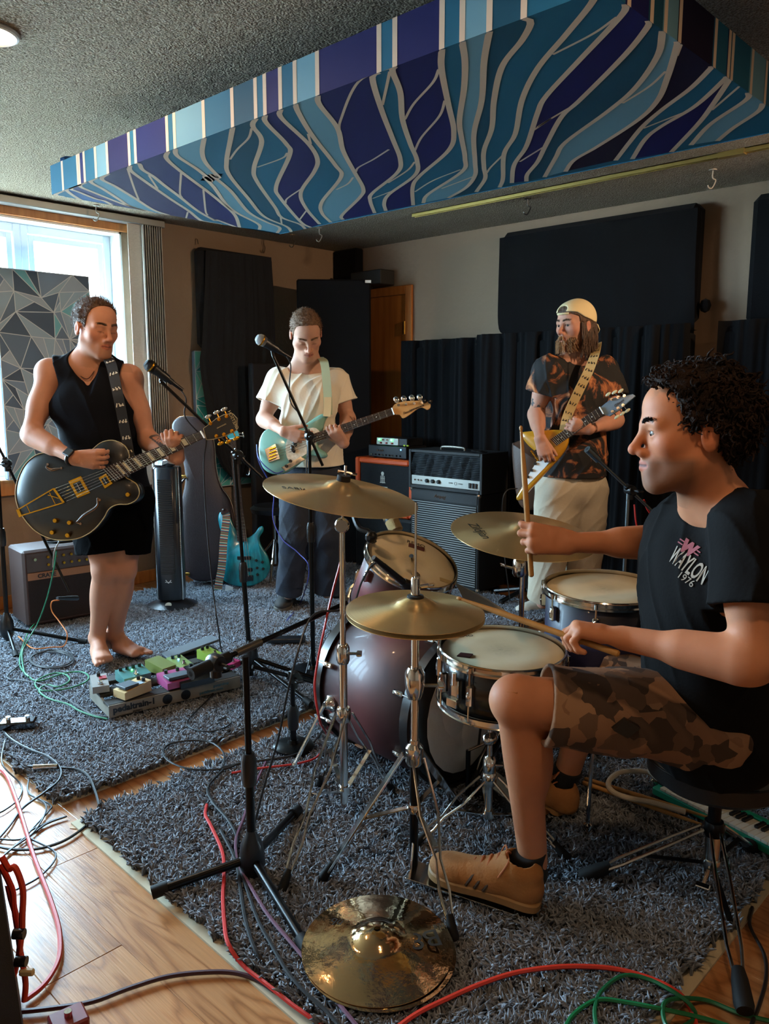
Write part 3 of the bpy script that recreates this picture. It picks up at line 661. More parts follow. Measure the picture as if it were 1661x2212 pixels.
def hand(fs, Wp, F_, N_, T_, curls=(.5, .5, .55, .6), thumb=(.7, .6, .35), sc=1.0, spread=.06, k=.006):
    """Wp wrist, F_ towards fingers, N_ way the palm faces, T_ thumb side"""
    F_ = Vector(F_).normalized(); T_ = Vector(T_); T_ = (T_ - F_ * T_.dot(F_)).normalized(); Nn = F_.cross(T_); N_ = Nn if Nn.dot(Vector(N_)) > 0 else -Nn
    tips = []
    for i, (off, ln, kn) in enumerate(((.030, .070, .092), (.0105, .078, .095), (-.009, .072, .090), (-.028, .057, .082))):
        kp = Wp + (F_ * kn + T_ * off - N_ * .004 * (1 if i in (1, 2) else 0)) * sc; fs.op(cone(Wp + T_ * off * .55 * sc, kp, .0155 * sc, .0115 * sc), .012)
        d = (F_ + T_ * (spread * (1.5 - i))).normalized(); r = (.0098, .0100, .0094, .0083)[i] * sc; p = kp; cur = curls[i]
        for j, fr in enumerate((.44, .31, .25)):
            an = (cur[j] if hasattr(cur, '__len__') else cur * (1.0, 1.15, .7)[j]); ax_ = d.cross(N_)
            d = (Matrix.Rotation(an, 3, F_.cross(N_).normalized()) @ d).normalized(); q = p + d * (ln * fr * sc)
            fs.op(cone(p, q, r * (1 - .08 * j), r * (.94 - .1 * j)), .0035); p = q
        tips.append(p)
    for j in range(3): fs.op(cone(Wp + (F_ * (.045 + .02 * j) + T_ * (.015 - .012 * j)) * sc, Wp + (F_ * (.05 + .02 * j) - T_ * .015) * sc, .014 * sc), .01)
    p = Wp + (F_ * .022 + T_ * .020 + N_ * .006) * sc; d = (T_ * thumb[0] + F_ * thumb[1] + N_ * thumb[2]).normalized()
    for j, (ln, r0, r1) in enumerate(((.042, .0165, .0125), (.032, .012, .0108), (.026, .0108, .0085))):
        q = p + d * ln * sc; fs.op(cone(p, q, r0 * sc, r1 * sc), .007 if j == 0 else .003); p = q; d = (d + F_ * .25 + N_ * .10).normalized()
    return tips
def foot(fs, an, dirn, sc=1.0, up=(0, 0, 1)):
    d = Vector(dirn); d.z = 0; d.normalize(); s_ = Vector((d.y, -d.x, 0)); z = Vector(an).z
    a = Vector(an); g = a - Vector((0, 0, .075 * sc)); L = .155 * sc
    fs.op(cone(a - d * .035 * sc - Vector((0, 0, .045 * sc)), a - d * .02 * sc, .030 * sc, .034 * sc), .02); ball = g + d * L
    fs.op(cone(a, g + d * .08 * sc + Vector((0, 0, .035)), .036 * sc, .03 * sc), .02); fs.op(cone(g + d * .05 * sc + Vector((0, 0, .03)), ball + Vector((0, 0, .017)), .032 * sc, .018 * sc), .02)
    for o_ in (-.03, -.01, .012, .032): fs.op(cone(g + d * .03 + s_ * o_ * .5 + Vector((0, 0, .022)), ball + s_ * o_ * sc + Vector((0, 0, .014)), .022 * sc, .016 * sc), .02)
    return g, d, s_, ball
def toes(fs, g, d, s_, ball, big, sc=1.0):
    for i in range(5):
        t = (i - 2) * .0175 * big; ln = (.050, .046, .040, .034, .027)[i]; r = (.0115, .0085, .008, .0078, .0075)[i]
        off = s_ * (-(.034 - i * .0172) * big * sc); p = ball + off + Vector((0, 0, .014)) - d * .006 * i; fs.op(cone(p, p + d * ln * sc + Vector((0, 0, -.004)), (r + .002) * sc, r * sc), .006)
class Person:
    def __init__(s, J, head, bulk=1.0, hs=1.0, belly=0.0):
        s.J = {k: Vector(v) for k, v in J.items()}; s.hc, s.hr, s.hf, s.hu = headframe(*head); s.hs = hs; s.bulk = bulk; J = s.J
        s.P = (J['hipL'] + J['hipR']) / 2; s.N = (J['shL'] + J['shR']) / 2; s.U = (s.N - s.P).normalized()
        sr = (J['shR'] - J['shL']); sr = (sr - s.U * sr.dot(s.U)).normalized(); pr = (J['hipR'] - J['hipL']); pr = (pr - s.U * pr.dot(s.U)).normalized()
        s.tor = []; b = bulk
        def A(t, r, off=0.0, mixp=0.0):
            x = (sr * (1 - mixp) + pr * mixp).normalized(); f = s.U.cross(x); c = s.P.lerp(s.N, t) + f * off; s.tor.append((ell, c, r, (x, f, s.U)))
            return c, x, f
        A(.02, (.158 * b, .118 * b, .125), 0, 1); A(.26, (.150 * b, .112 * b, .15), .006, .6); A(.55, (.152 * b, .112 * b, .17), .01, .2); s.chest = A(.80, (.168 * b, .108 * b, .125), .008)
        if belly: A(.3, (.13 * b, .1, .13), belly, .5)
        s.sr = sr; s.fwd = s.U.cross(sr); s.pf = s.U.cross(pr)
        for sd, q in ((1, J['shR']), (-1, J['shL'])): s.tor.append((ell, s.P.lerp(s.N, .78) + sr * sd * .075 * b + s.fwd * .052, (.084 * b, .045, .062), (sr, s.fwd, s.U)))
    def bounds(s, pad=.14):
        pts = list(s.J.values()) + [s.hc + s.hu * .15, s.hc - s.hu * .1]; return [min(p[i] for p in pts) - pad for i in range(3)], [max(p[i] for p in pts) + pad for i in range(3)]
    def skin(s, res, ho, base, handsf=None, feetf=None, lo=None, hi=None, ln=1.0):
        b0, b1 = s.bounds(); 
        if lo: b0 = [max(a, b) for a, b in zip(b0, lo)]
        if hi: b1 = [min(a, b) for a, b in zip(b1, hi)]
        f = Field(b0, b1, res); J = s.J; b = s.bulk
        for fnc, c, r, ax in s.tor: f.op(ell(c, [v - .012 for v in r], ax), .05)
        nb = s.N + s.U * .045; hb = s.hc - s.hu * .055 * s.hs - s.hf * .012 * s.hs
        f.op(cone(nb - s.U * .03, hb, .062 * b * ln, .055 * ln), .03)
        for k in 'LR':
            sh, el, wr = J['sh' + k], J['el' + k], J['wr' + k]; hp, kn, an = J['hip' + k], J['kn' + k], J['an' + k]
            f.op(cone(nb, sh, .05, .052 * b), .05); f.op(cone(hb - s.hu * .02, s.N.lerp(sh, .62), .035, .036), .04); f.op(ell(sh, .060 * b), .03)
            f.op(cone(sh, el, .052 * b, .037 * b), .02); bi = sh.lerp(el, .52); f.op(ell(bi, (.045 * b, .045 * b, .07), (perp(el - sh)[0], perp(el - sh)[1], (el - sh).normalized())), .03)
            f.op(cone(el, wr, .037 * b, .0245 * b), .02); f.op(cone(el.lerp(wr, .12), el.lerp(wr, .5), .043 * b, .034 * b), .03)
            f.op(cone(hp, kn, .083 * b, .053 * b), .04); cf = (kn - an).normalized(); bk = -s.pf
            if k + 'bk' in J: bk = J[k + 'bk']
            f.op(cone(kn, an, .050 * b, .034 * b), .02); m_ = kn.lerp(an, .32) + bk * .022; f.op(ell(m_, (.047 * b, .050 * b, .12), (perp(cf)[0], perp(cf)[1], cf)), .03); f.op(ell(kn - bk * .012, .050 * b), .02)
        if handsf: handsf(f)
        if feetf: feetf(f)
        hs = s.hs; fn = head_block(ho); R = Matrix((s.hr, s.hf, s.hu)); c = s.hc
        q = f.sub([c[i] - .17 * hs for i in range(3)], [c[i] + .17 * hs for i in range(3)]); sl, X, Y, Z = q; X, Y, Z = X - c.x, Y - c.y, Z - c.z
        x, y, z = [(X * v.x + Y * v.y + Z * v.z) / hs for v in (s.hr, s.hf, s.hu)]
        f.g[sl] = smin(f.g[sl], (fn(x, y, z) * hs).astype(np.float32), .022)
        vs, qs = f.mesh(); loc = (vs - np.array(c)) @ np.array([list(s.hr), list(s.hf), list(s.hu)]).T / hs
        col = paint_head(loc, base, ho)
        return vs, qs, col
    def hairfield(s, res, shell, line, amp=.0, freq=150, extra=None, seed=3):
        """shell: extra thickness; line: list of (y, z) - hair only above it"""
        hs = s.hs; c = s.hc; f = Field([c[i] - .2 * hs for i in range(3)], [c[i] + .2 * hs for i in range(3)], res); sl, X, Y, Z = f.sub(f.lo, [v + .4 * hs for v in f.lo]); X, Y, Z = X - c.x, Y - c.y, Z - c.z
        x, y, z = [(X * v.x + Y * v.y + Z * v.z) / hs for v in (s.hr, s.hf, s.hu)]
        d = ell((0, -.012, .042), (.074 + shell, .094 + shell, .082 + shell * 1.2))[0](np.abs(x), y, z); d = smin(d, ell((0, .045, .062), (.054 + shell, .048 + shell, .044 + shell))[0](np.abs(x), y, z), .02)
        if amp: d = d + amp * wob(x, y, z, freq, seed)
        ly = np.interp(y, [p[0] for p in line], [p[1] for p in line]); d = np.maximum(d, (ly - z) * .7)
        if extra: d = extra(x, y, z, d)
        f.g[sl] = d * hs; return f
    def world(s, x, y, z): return s.hc + (s.hr * x + s.hf * y + s.hu * z) * s.hs
def skinmat(name):
    m = mat(name, 'ffffff', .58, vcol='Col', var=.07, vscale=40, bump=.06, bscale=500, spec=.28, subsurf=.22); return m
M_skin = skinmat('skin')
def shirt(p, res, sl_len=(.62, .62), sl_r=.072, hem=-.02, infl=.022, neck=.075, wr=.0035, tank=False, vneck=False, seed=1, loose=.02, hemz=None, neckf=.02, fr=26):
    lo, hi = p.bounds(.2); J = p.J; f = Field(lo, hi, res)
    for i, (fnc, c, r, ax) in enumerate(p.tor): f.op(ell(c, [v + infl * (1.25 if i < 2 else 1) for v in r], ax), .05)
    nb = p.N + p.U * .04
    if hem < 0: f.op(ell(p.P.lerp(p.N, hem), (.168 * p.bulk + loose, .125 * p.bulk + loose, .12), (p.sr, p.fwd, p.U)), .05)
    for k, sl in zip('LR', sl_len):
        sh, el = J['sh' + k], J['el' + k]; f.op(cone(nb - p.U * .035, sh - p.U * .004, .052, .056 * p.bulk + infl * .5), .05)
        if tank: f.op(cone(nb, sh, .05, .052 * p.bulk), .04, infl=.010); hb = p.hc - p.hu * .055 * p.hs - p.hf * .012 * p.hs; f.op(cone(hb - p.hu * .02, p.N.lerp(sh, .62), .035, .036), .04, infl=.010); f.op(ell(sh, .060 * p.bulk), .03, infl=.008)
        if not tank:
            e = sh.lerp(el, sl); ud = (el - sh).normalized(); f.op(cone(sh, e + ud * .03, .058 * p.bulk + infl * .6, sl_r), .03)
    f.warp(lambda X, Y, Z: wr * wob(X, Y, Z * .45, fr, seed) + folds(X, Y, Z, wr * .9, 46, seed))
    for k, sl in zip('LR', sl_len):
        sh, el = J['sh' + k], J['el' + k]; ud = (el - sh).normalized(); e = sh.lerp(el, sl)
        if not tank:
            bx0 = [min(e[i], e[i] + ud[i] * .2) - sl_r - .03 for i in range(3)]; bx1 = [max(e[i], e[i] + ud[i] * .2) + sl_r + .03 for i in range(3)]
            f.op((lambda X, Y, Z, e=e, ud=ud: np.maximum(cone(e, e + ud * .12, sl_r + .03)[0](X, Y, Z), -((X - e.x) * ud.x + (Y - e.y) * ud.y + (Z - e.z) * ud.z)), np.array(bx0), np.array(bx1)), .004, 'sub')
            f.op(cone(e - ud * .03, e + ud * .05, sl_r - .009), .004, 'sub')
        else: f.op(ell(sh + (sh - p.N).normalized() * .040 - p.U * .03, (.088, .14, .135), (p.sr, p.fwd, p.U)), .012, 'sub')
    z0 = hemz if hemz is not None else (p.P.lerp(p.N, hem) - p.U * .05).z
    f.clip(lambda X, Y, Z: z0 - Z + .006 * wob(X, Y, Z * 0, 9, seed + 4), k=.004)
    f.op(ell(p.N + p.U * .075 + p.fwd * neckf, (neck, neck * .95, .062), (p.sr, p.fwd, p.U)), .008, 'sub')
    if vneck: f.op(cone(p.N + p.U * .06 + p.fwd * .06, p.N - p.U * .085 + p.fwd * .15, .065, .012), .008, 'sub')
    return f
def legs_cloth(p, res, kfrac_, *a, clipit=True, **k): return _legs(p, res, kfrac_, *a, clipit=clipit, **k)
def _legs(p, res, kfrac, r0, r1, waist=.10, wr=.003, seed=5, frac_up=None, hemcut=True, fr=22, clipit=True):
    lo, hi = p.bounds(.16); f = Field(lo, hi, res); J = p.J
    f.op(ell(p.P, (.162 * p.bulk + .012, .122 * p.bulk + .014, .13), (p.sr, p.fwd, p.U)), .03)
    ends = []
    for k in 'LR':
        hp, kn, an = J['hip' + k], J['kn' + k], J['an' + k]
        if kfrac <= 1: e = hp.lerp(kn, kfrac); ud = (kn - hp).normalized(); f.op(cone(hp, e + ud * .03, r0, r1), .04); ends.append((e, ud, r1))
        else:
            e = kn.lerp(an, kfrac - 1); ud = (an - kn).normalized(); km = (r0 + r1) / 2 * 1.0; f.op(cone(hp, kn, r0, km), .04); f.op(cone(kn, e + ud * .03, km, r1), .02); ends.append((e, ud, r1))
    f.warp(lambda X, Y, Z: wr * wob(X, Y, Z * .8, fr, seed) + folds(X, Y, Z, wr * .9, 44, seed, .7))
    for e, ud, r in ends:
        bx0 = [min(e[i], e[i] + ud[i] * .15) - r - .03 for i in range(3)]; bx1 = [max(e[i], e[i] + ud[i] * .15) + r + .03 for i in range(3)]
        f.op((lambda X, Y, Z, e=e, ud=ud, r=r: np.maximum(cone(e, e + ud * .1, r + .03)[0](X, Y, Z), -((X - e.x) * ud.x + (Y - e.y) * ud.y + (Z - e.z) * ud.z)), np.array(bx0), np.array(bx1)), .004, 'sub')
        f.op(cone(e - ud * .03, e + ud * .05, r - .010), .004, 'sub')
    c = p.P + p.U * waist; U = p.U
    if clipit: f.clip(lambda X, Y, Z: (X - c.x) * U.x + (Y - c.y) * U.y + (Z - c.z) * U.z, k=.004)
    return f
def shoe(parent, toe, heel, m_up, m_sole, name='shoe', ankle_r=.045, w=.048, res=.004, lace=None, stripes=None, h=.085, up=UP, label=None):
    toe, heel = Vector(toe), Vector(heel); d = (toe - heel); L = d.length; d = d / L; u = (Vector(up) - d * Vector(up).dot(d)).normalized(); s_ = d.cross(u)
    def pt(a, b, c): return heel + d * (a * L) + s_ * b + u * c
    lo = [min(toe[i], heel[i]) - .1 for i in range(3)]; hi = [max(toe[i], heel[i]) + .16 for i in range(3)]; f = Field(lo, hi, res); A = (s_, d, u)
    f.op(ell(pt(.14, 0, .045), (w * .78, .045, .05), A), .03); f.op(ell(pt(.45, 0, .04), (w * .85, .09, .04), A), .03); f.op(ell(pt(.76, 0, .032), (w, .07, .034), A), .03)
    f.op(cone(pt(.5, 0, .045), pt(.24, 0, h), w * .6, ankle_r), .03); f.op(ell(pt(.16, 0, h - .005), (w * .68, .04, .022), A), .02)
    f.clip(lambda X, Y, Z: -((X - heel.x) * u.x + (Y - heel.y) * u.y + (Z - heel.z) * u.z - .018), k=.003)
    f.op(cone(pt(.26, 0, h - .015), pt(.2, 0, h + .05), ankle_r * .78), .005, 'sub')
    vs, qs = f.mesh(); o = mesh_obj(name, vs, qs, m_up, parent)
    if label: o['label'] = label
    ring = [(.0, 0), (.02, .6), (.12, .84), (.35, .84), (.55, .92), (.72, 1.06), (.86, 1.0), (.96, .7), (1.0, .1), (.96, -.6), (.86, -.95), (.72, -1.03), (.5, -.85), (.3, -.8), (.12, -.82), (.02, -.6)]
    P = catmull([pt(a, b * w, 0) for a, b in ring], 3, True)
    obj('sole', MB().slab([q + u * .024 for q in P], u * -.024, .004), m_sole, o)
    if lace:
        m = MB()
        for k in range(5): a = .60 - .065 * k; c = .062 + .011 * k; c += .012; m.tube([pt(a, -.024, c - .012), pt(a, 0, c + .004), pt(a - .02, .024, c - .012)], .0034, 6, 4)
        m.tube([pt(.33, .0, h + .02), pt(.38, .035, h + .022), pt(.42, .045, h - .02), pt(.36, .02, h - .005)], .0025, 6, 5); m.tube([pt(.33, .0, h + .02), pt(.30, -.035, h + .022), pt(.36, -.045, h - .02)], .0025, 6, 5)
        obj('laces', m, lace, o)
    if stripes:
        for k in range(3):
            a = .42 + .075 * k
            for sd in (-1, 1): m = MB(); m.tube([pt(a + .05, sd * w * .86, .026), pt(a + .02, sd * w * .84, .045), pt(a - .02, sd * w * .56, .068)], .0045, 6, 3); obj('side_stripe', m, stripes, o)
    return o
def lerpv(a, b, t): return a + (b - a) * t
SKB = (.42, .20, .125)

def fuzz(p, vs, parent, m, n=1600, L=.012, seed=1, r=.0011, sweep=None):
    R_ = random.Random(seed); cc = p.world(0, -.01, .02); mb = MB(); sw = sweep or (-p.hf * .4 + p.hu * .1)
    for _ in range(n):
        q = Vector(vs[R_.randrange(len(vs))]); n_ = (q - cc).normalized()
        if (q - p.hc).dot(p.hu) < -.05: continue
        d = (n_ * R_.uniform(.3, .9) + sw + Vector((R_.uniform(-.4, .4), R_.uniform(-.4, .4), R_.uniform(-.3, .3)))).normalized(); l = L * R_.uniform(.6, 1.3); mb.tube([q - n_ * .003, q + d * l * .6, q + (d - n_ * .3).normalized() * l], lambda t: r * (1 - .7 * t), 3)
    obj('hair_strands', mb, m, parent, kind='stuff')
# ------------------------------------------------------------------ singer
t_ = time.time()
h0 = 3.70
sing = Person(dict(shR=at(108, 806, h0 - .02), shL=at(278, 818, h0 + .04), elR=at(66, 938, h0 - .13), wrR=at(160, 990, h0 - .27), elL=at(318, 950, h0 + .02), wrL=at(366, 984, h0 - .22),
                   hipR=at(205, 1085, h0), hipL=at(278, 1088, h0 + .04), knR=at(226, 1232, h0 - .02), knL=at(268, 1230, h0 + .02), anR=at(210, 1378, h0 + .04), anL=at(248, 1372, h0 + .10)),
              (at(206, 712, h0 - .02), D(.74, -.62, -.16), D(.06, 0, 1)), bulk=1.06, hs=1.04)
gN = D(-.10, -1, .12)            # the hollow body guitar faces the camera, tipped back a little
gpl = Plane(at(190, 1060, h0 - .21), gN)
ndir = (gpl(415, 940) - gpl(235, 1030)).normalized(); nperp = gN.cross(ndir); nperp = nperp if nperp.z > 0 else -nperp
def hf(f):
    hand(f, sing.J['wrR'], D(1, -.05, -.10), -gN, D(0.2, -.1, 1), curls=((.5, .7, .5), (.6, .8, .5), (.55, .7, .5), (.5, .6, .4)), thumb=(.25, .9, .1), sc=1.02)
    hand(f, gpl(380, 990, -.02), (nperp * 1 + ndir * .45 + gN * .55), -gN, -ndir * 1 + nperp * .1, curls=((.7, .9, .5), (.8, 1.0, .5), (.9, 1.0, .6), (1.0, 1.0, .6)), thumb=(.5, .7, .6), sc=1.0)
def ff(f):
    g, d, s_, b = foot(f, sing.J['anR'], D(.46, -.88, 0)); toes(f, g, d, s_, b, -1)
    g, d, s_, b = foot(f, sing.J['anL'], D(.88, -.5, 0)); toes(f, g, d, s_, b, 1)
sing.J['wrL'] = gpl(380, 992, -.02)
def tat(P, c): return c
vs, qs, col = sing.skin(.0042, dict(hair=(.13, .08, .045), stubble=.3, jaw=1.05), SKB, hf, ff)
# tattoo on the left forearm
J = sing.J; e, w2 = np.array(J['elL']), np.array(J['wrL']); ud = (w2 - e) / np.linalg.norm(w2 - e); q = vs - e; t = q @ ud; side_ = q @ np.array(D(.3, -.6, .7)); r_ = np.linalg.norm(q - t[:, None] * ud, axis=1); L_ = np.linalg.norm(w2 - e)
ac = q @ np.cross(ud, np.array(D(.3, -.6, .7))); mk = (r_ < .07) & (side_ > .005) & (t > .25 * L_) & (t < .72 * L_); box_ = mk & (np.abs(ac) < .02); edge_ = box_ & ((np.abs(ac) > .014) | (t < .31 * L_) | (t > .66 * L_) | (wob(vs[:, 0], vs[:, 1], vs[:, 2], 260, 2) > .25))
col[edge_] = (.06, .055, .06)
PS = thing('person', at(230, 1420, 3.72).xy.to_3d(), 'barefoot person in black tank top and shorts singing with a black hollow body guitar', 'person', 'the band rehearsing')
mesh_obj('body', vs, qs, M_skin, PS, col)
M_tank = mat('tank_fabric', '070a12', .9, bump=.1, bscale=300, spec=.15)
f = shirt(sing, .0045, tank=True, vneck=True, hem=.02, infl=.016, neck=.07, wr=.004, hemz=at(240, 1068, h0).z, neckf=.05); vs, qs = f.mesh(); mesh_obj('tank_top', vs, qs, M_tank, PS)
f = legs_cloth(sing, .0045, .72, .112, .118, waist=.12, wr=.004); vs, qs = f.mesh(); mesh_obj('shorts', vs, qs, mat('black_shorts', '020203', .95, bump=.2, bscale=90, spec=.06), PS)
f = sing.hairfield(.003, .009, [(-.13, -.06), (-.05, -.055), (-.035, .02), (.015, .028), (.03, -.005), (.040, .04), (.050, .085), (.065, .108), (.1, .12)], .004, 130)
vs, qs = f.mesh(); M_hair1 = mat('brown_hair', '4a3524', .6, var=.35, vscale=90, bump=.6, bscale=180); hs_ = mesh_obj('hair', vs, qs, M_hair1, PS); fuzz(sing, vs, hs_, M_hair1, 2400, .017, 3, sweep=sing.hu * .5 - sing.hf * .2)
m = MB(); c = lerpv(sing.J['elR'], sing.J['wrR'], .97); ax = (sing.J['wrR'] - sing.J['elR']).normalized(); m.torus(c, ax, .033, .007, 28, 8); m.cur = 0; x_, y_ = perp(ax)
dl = D(.1, -.8, .5); dl = (dl - ax * dl.dot(ax)).normalized(); m.obox(c + dl * .038, ax, dl.cross(ax), dl, .02, .018, .006, .002); obj('wristwatch', m, M_black, PS)
m = MB(); nb = sing.N + sing.U * .06; m.tube([nb + sing.sr * .055 - sing.fwd * .02, nb + sing.sr * .06 + sing.fwd * .03 - sing.U * .02, nb + sing.fwd * .08 - sing.U * .075, nb - sing.sr * .05 + sing.fwd * .05 - sing.U * .02, nb - sing.sr * .055 - sing.fwd * .02], .002, 5, 6); obj('necklace', m, mat('cord', '3a1f14', .7), PS)
# ------------------------------------------------------------------ bass player
h1 = 4.60
bas = Person(dict(shR=at(604, 822, h1), shL=at(724, 824, h1 + .03), elR=at(569, 905, h1 - .04), wrR=at(612, 932, h1 - .27), elL=at(752, 902, h1 + .02), wrL=at(738, 946, h1 - .22),
                  hipR=at(640, 1025, h1 + .02), hipL=at(700, 1027, h1 + .04), knR=at(636, 1158, h1 - .02), knL=at(706, 1158, h1), anR=at(624, 1284, h1 + .05), anL=at(706, 1280, h1 + .08)),
             (at(661, 722, h1 - .08), D(.22, -.82, -.62), D(0, -.4, 1)), bulk=1.0, hs=1.06)
bN = D(-.05, -1, .18); bpl = Plane(at(640, 950, h1 - .21), bN); bd = (bpl(850, 890) - bpl(700, 950)).normalized(); bp = bN.cross(bd); bp = bp if bp.z > 0 else -bp
bas.J['wrL'] = bpl(742, 958, -.03)
def hf(f):
    hand(f, bas.J['wrR'], D(.85, -.1, -.30), -bN, D(.1, -.3, 1), curls=((.35, .5, .3), (.6, .9, .6), (.7, 1.0, .6), (.7, 1.0, .6)), thumb=(.5, .8, .2), sc=1.0)
    hand(f, bas.J['wrL'], (bp * 1 + bd * -.25 + bN * .7), -bN, -bd + bp * .2, curls=((.6, .9, .6), (.7, 1.0, .6), (.8, 1.0, .6), (.9, 1.0, .6)), thumb=(.6, .9, .2), sc=1.0)
vs, qs, col = bas.skin(.0045, dict(hair=(.16, .10, .06), stubble=.12), (.47, .25, .17), hf)
PB = thing('person', at(665, 1310, 4.65).xy.to_3d(), 'person in white T-shirt and dark jeans looking down at a pale green bass', 'person', 'the band rehearsing')
mesh_obj('body', vs, qs, M_skin, PB, col)
f = shirt(bas, .0045, sl_len=(.60, .60), sl_r=.083, hem=-.02, infl=.03, neck=.064, wr=.010, seed=11, loose=.03, hemz=at(660, 1004, h1).z, fr=15); vs, qs = f.mesh()
mesh_obj('t_shirt', vs, qs, mat('white_tee', 'd8cdb8', .85, bump=.12, bscale=60, sheen=.2), PB)
f = legs_cloth(bas, .005, 1.97, .098, .078, waist=.10, wr=.006, fr=30); vs, qs = f.mesh(); mesh_obj('jeans', vs, qs, mat('dark_denim', '11151f', .8, color2='1c2433', vscale=9, bump=.2, bscale=250), PB)
f = bas.hairfield(.0032, .006, [(-.13, -.06), (-.05, -.055), (-.035, .02), (.015, .028), (.03, .0), (.042, .045), (.055, .085), (.075, .100), (.1, .11)], .003, 160)
vs, qs = f.mesh(); M_fh = mat('short_fair_hair', '6a4c33', .7, var=.3, vscale=120, bump=.5, bscale=220); hb_ = mesh_obj('hair', vs, qs, M_fh, PB); fuzz(bas, vs, hb_, M_fh, 2200, .009, 4, sweep=bas.hf * .3)
M_dshoe = mat('grey_canvas', '24221f', .8); M_gsole = mat('grey_rubber', '4a453c', .7)
for k, tx, hx in (('R', (606, 1322), (628, 1296)), ('L', (728, 1292), (706, 1286))):
    shoe(PB, onz(*tx, .035), onz(*hx, .035) , M_dshoe, M_gsole, lace=M_black, w=.05)
# ------------------------------------------------------------------ player in the backward cap
h2 = 4.45
capm = Person(dict(shR=at(1186, 800, h2 - .04), shL=at(1304, 802, h2 + .10), elR=at(1158, 892, h2 - .02), wrR=at(1166, 946, h2 - .24), elL=at(1332, 908, h2 + .02), wrL=at(1280, 918, h2 - .20),
                   hipR=at(1200, 1052, h2), hipL=at(1268, 1054, h2 + .06), knR=at(1190, 1188, h2 - .04), knL=at(1262, 1188, h2 + .05), anR=at(1172, 1302, h2 + .03), anL=at(1258, 1300, h2 + .10)),
              (at(1243, 706, h2 - .02), D(-.83, -.55, -.04), D(0, 0, 1)), bulk=1.04, hs=1.04)
vN = D(-.45, -.9, .12); vpl = Plane(at(1200, 940, h2 - .22), vN); vd = (vpl(1290, 890) - vpl(1180, 975)).normalized(); vp = vN.cross(vd); vp = vp if vp.z > 0 else -vp
capm.J['wrL'] = vpl(1272, 926, -.03)
def hf(f):
    hand(f, capm.J['wrR'], D(.25, -.2, -.8), -vN, D(.9, -.2, .2), curls=((.4, .6, .4), (.5, .7, .5), (.5, .7, .5), (.5, .7, .5)), thumb=(.4, .9, .2), sc=.98)
    hand(f, capm.J['wrL'], (vp * .8 - vd * .6 + vN * .6), -vN, -vd * .6 - vp * .2, curls=((.7, .9, .6), (.8, 1.0, .6), (.9, 1.0, .6), (.9, 1.0, .6)), thumb=(.6, .9, .5), sc=.98)
def beard_t(P, c):
    n = (np.abs(P[:, 0]) < .09) & (P[:, 1] > .0) & (P[:, 2] < -.045) & (P[:, 2] > -.14); return c
vs, qs, col = capm.skin(.0045, dict(hair=(.20, .11, .055), stubble=.6, open=True), (.47, .23, .155), hf)
# forearm tattoo
e = np.array(capm.J['elR']); w2 = np.array(capm.J['shR']); q = vs - lerpv(e, w2, .12); col[(np.linalg.norm(q * np.array([1, 1, .6]), axis=1) < .05) & (wob(vs[:, 0], vs[:, 1], vs[:, 2], 120, 9) > .1)] = (.07, .06, .06)
PCm = thing('person', at(1215, 1330, 4.5).xy.to_3d(), 'bearded person in a cream backward cap and bleach splashed T-shirt playing a yellow guitar', 'person', 'the band rehearsing')
mesh_obj('body', vs, qs, M_skin, PCm, col)
f = shirt(capm, .0045, sl_len=(.55, .55), sl_r=.088, hem=-.03, infl=.032, neck=.066, wr=.010, seed=21, loose=.03, hemz=at(1230, 1028, h2).z, fr=15); vs, qs = f.mesh()
def bleach():
    m = bpy.data.materials.new('bleached_tee'); m.use_nodes = True; nt = m.node_tree; b = nt.nodes['Principled BSDF']; N = nt.nodes.new; L = nt.links.new
    tc = N('ShaderNodeTexCoord'); n = N('ShaderNodeTexNoise'); n.inputs['Scale'].default_value = 7.5; n.inputs['Detail'].default_value = 6; n.inputs['Roughness'].default_value = .62; n.inputs['Distortion'].default_value = .9; L(tc.outputs['Object'], n.inputs[0])
    r = N('ShaderNodeValToRGB'); e = r.color_ramp.elements; e[0].color = lin('0f0c0b'); e[0].position = .50; e[1].color = lin('c07a4a'); e[1].position = .66; x = e.new(.56); x.color = lin('6a3a20'); x = e.new(.53); x.color = lin('1b1210')
    L(n.outputs[0], r.inputs[0]); L(r.outputs[0], b.inputs['Base Color']); b.inputs['Roughness'].default_value = .85; return m
TS = mesh_obj('t_shirt', vs, qs, bleach(), PCm)
f = legs_cloth(capm, .005, 1.93, .118, .088, waist=.10, wr=.007, fr=18, seed=8); vs, qs = f.mesh(); mesh_obj('trousers', vs, qs, mat('cream_cotton', 'b0a38e', .85, bump=.15, bscale=80, color2='bdb19b', vscale=5), PCm)
shoe(PCm, onz(1118, 1330, .0), onz(1186, 1322, .0), mat('white_canvas', 'cfc8b8', .7), mat('white_rubber', 'c9c2b0', .6), lace=M_white, w=.048)
shoe(PCm, onz(1225, 1350, .0), onz(1262, 1318, .0), mat('white_canvas', ''), mat('white_rubber', ''), lace=M_white, w=.048)
f = capm.hairfield(.0035, .010, [(-.13, -.07), (-.05, -.07), (-.035, -.02), (.015, -.01), (.03, -.02), (.045, .05), (.1, .07)], .003, 140)
vs, qs = f.mesh(); M_lh = mat('long_brown_hair', '4a3220', .6, var=.5, vscale=40, bump=.4, bscale=200, stretch=(3, 3, .5)); hr = mesh_obj('hair', vs, qs, M_lh, PCm)
m = MB(); R_ = random.Random(4)
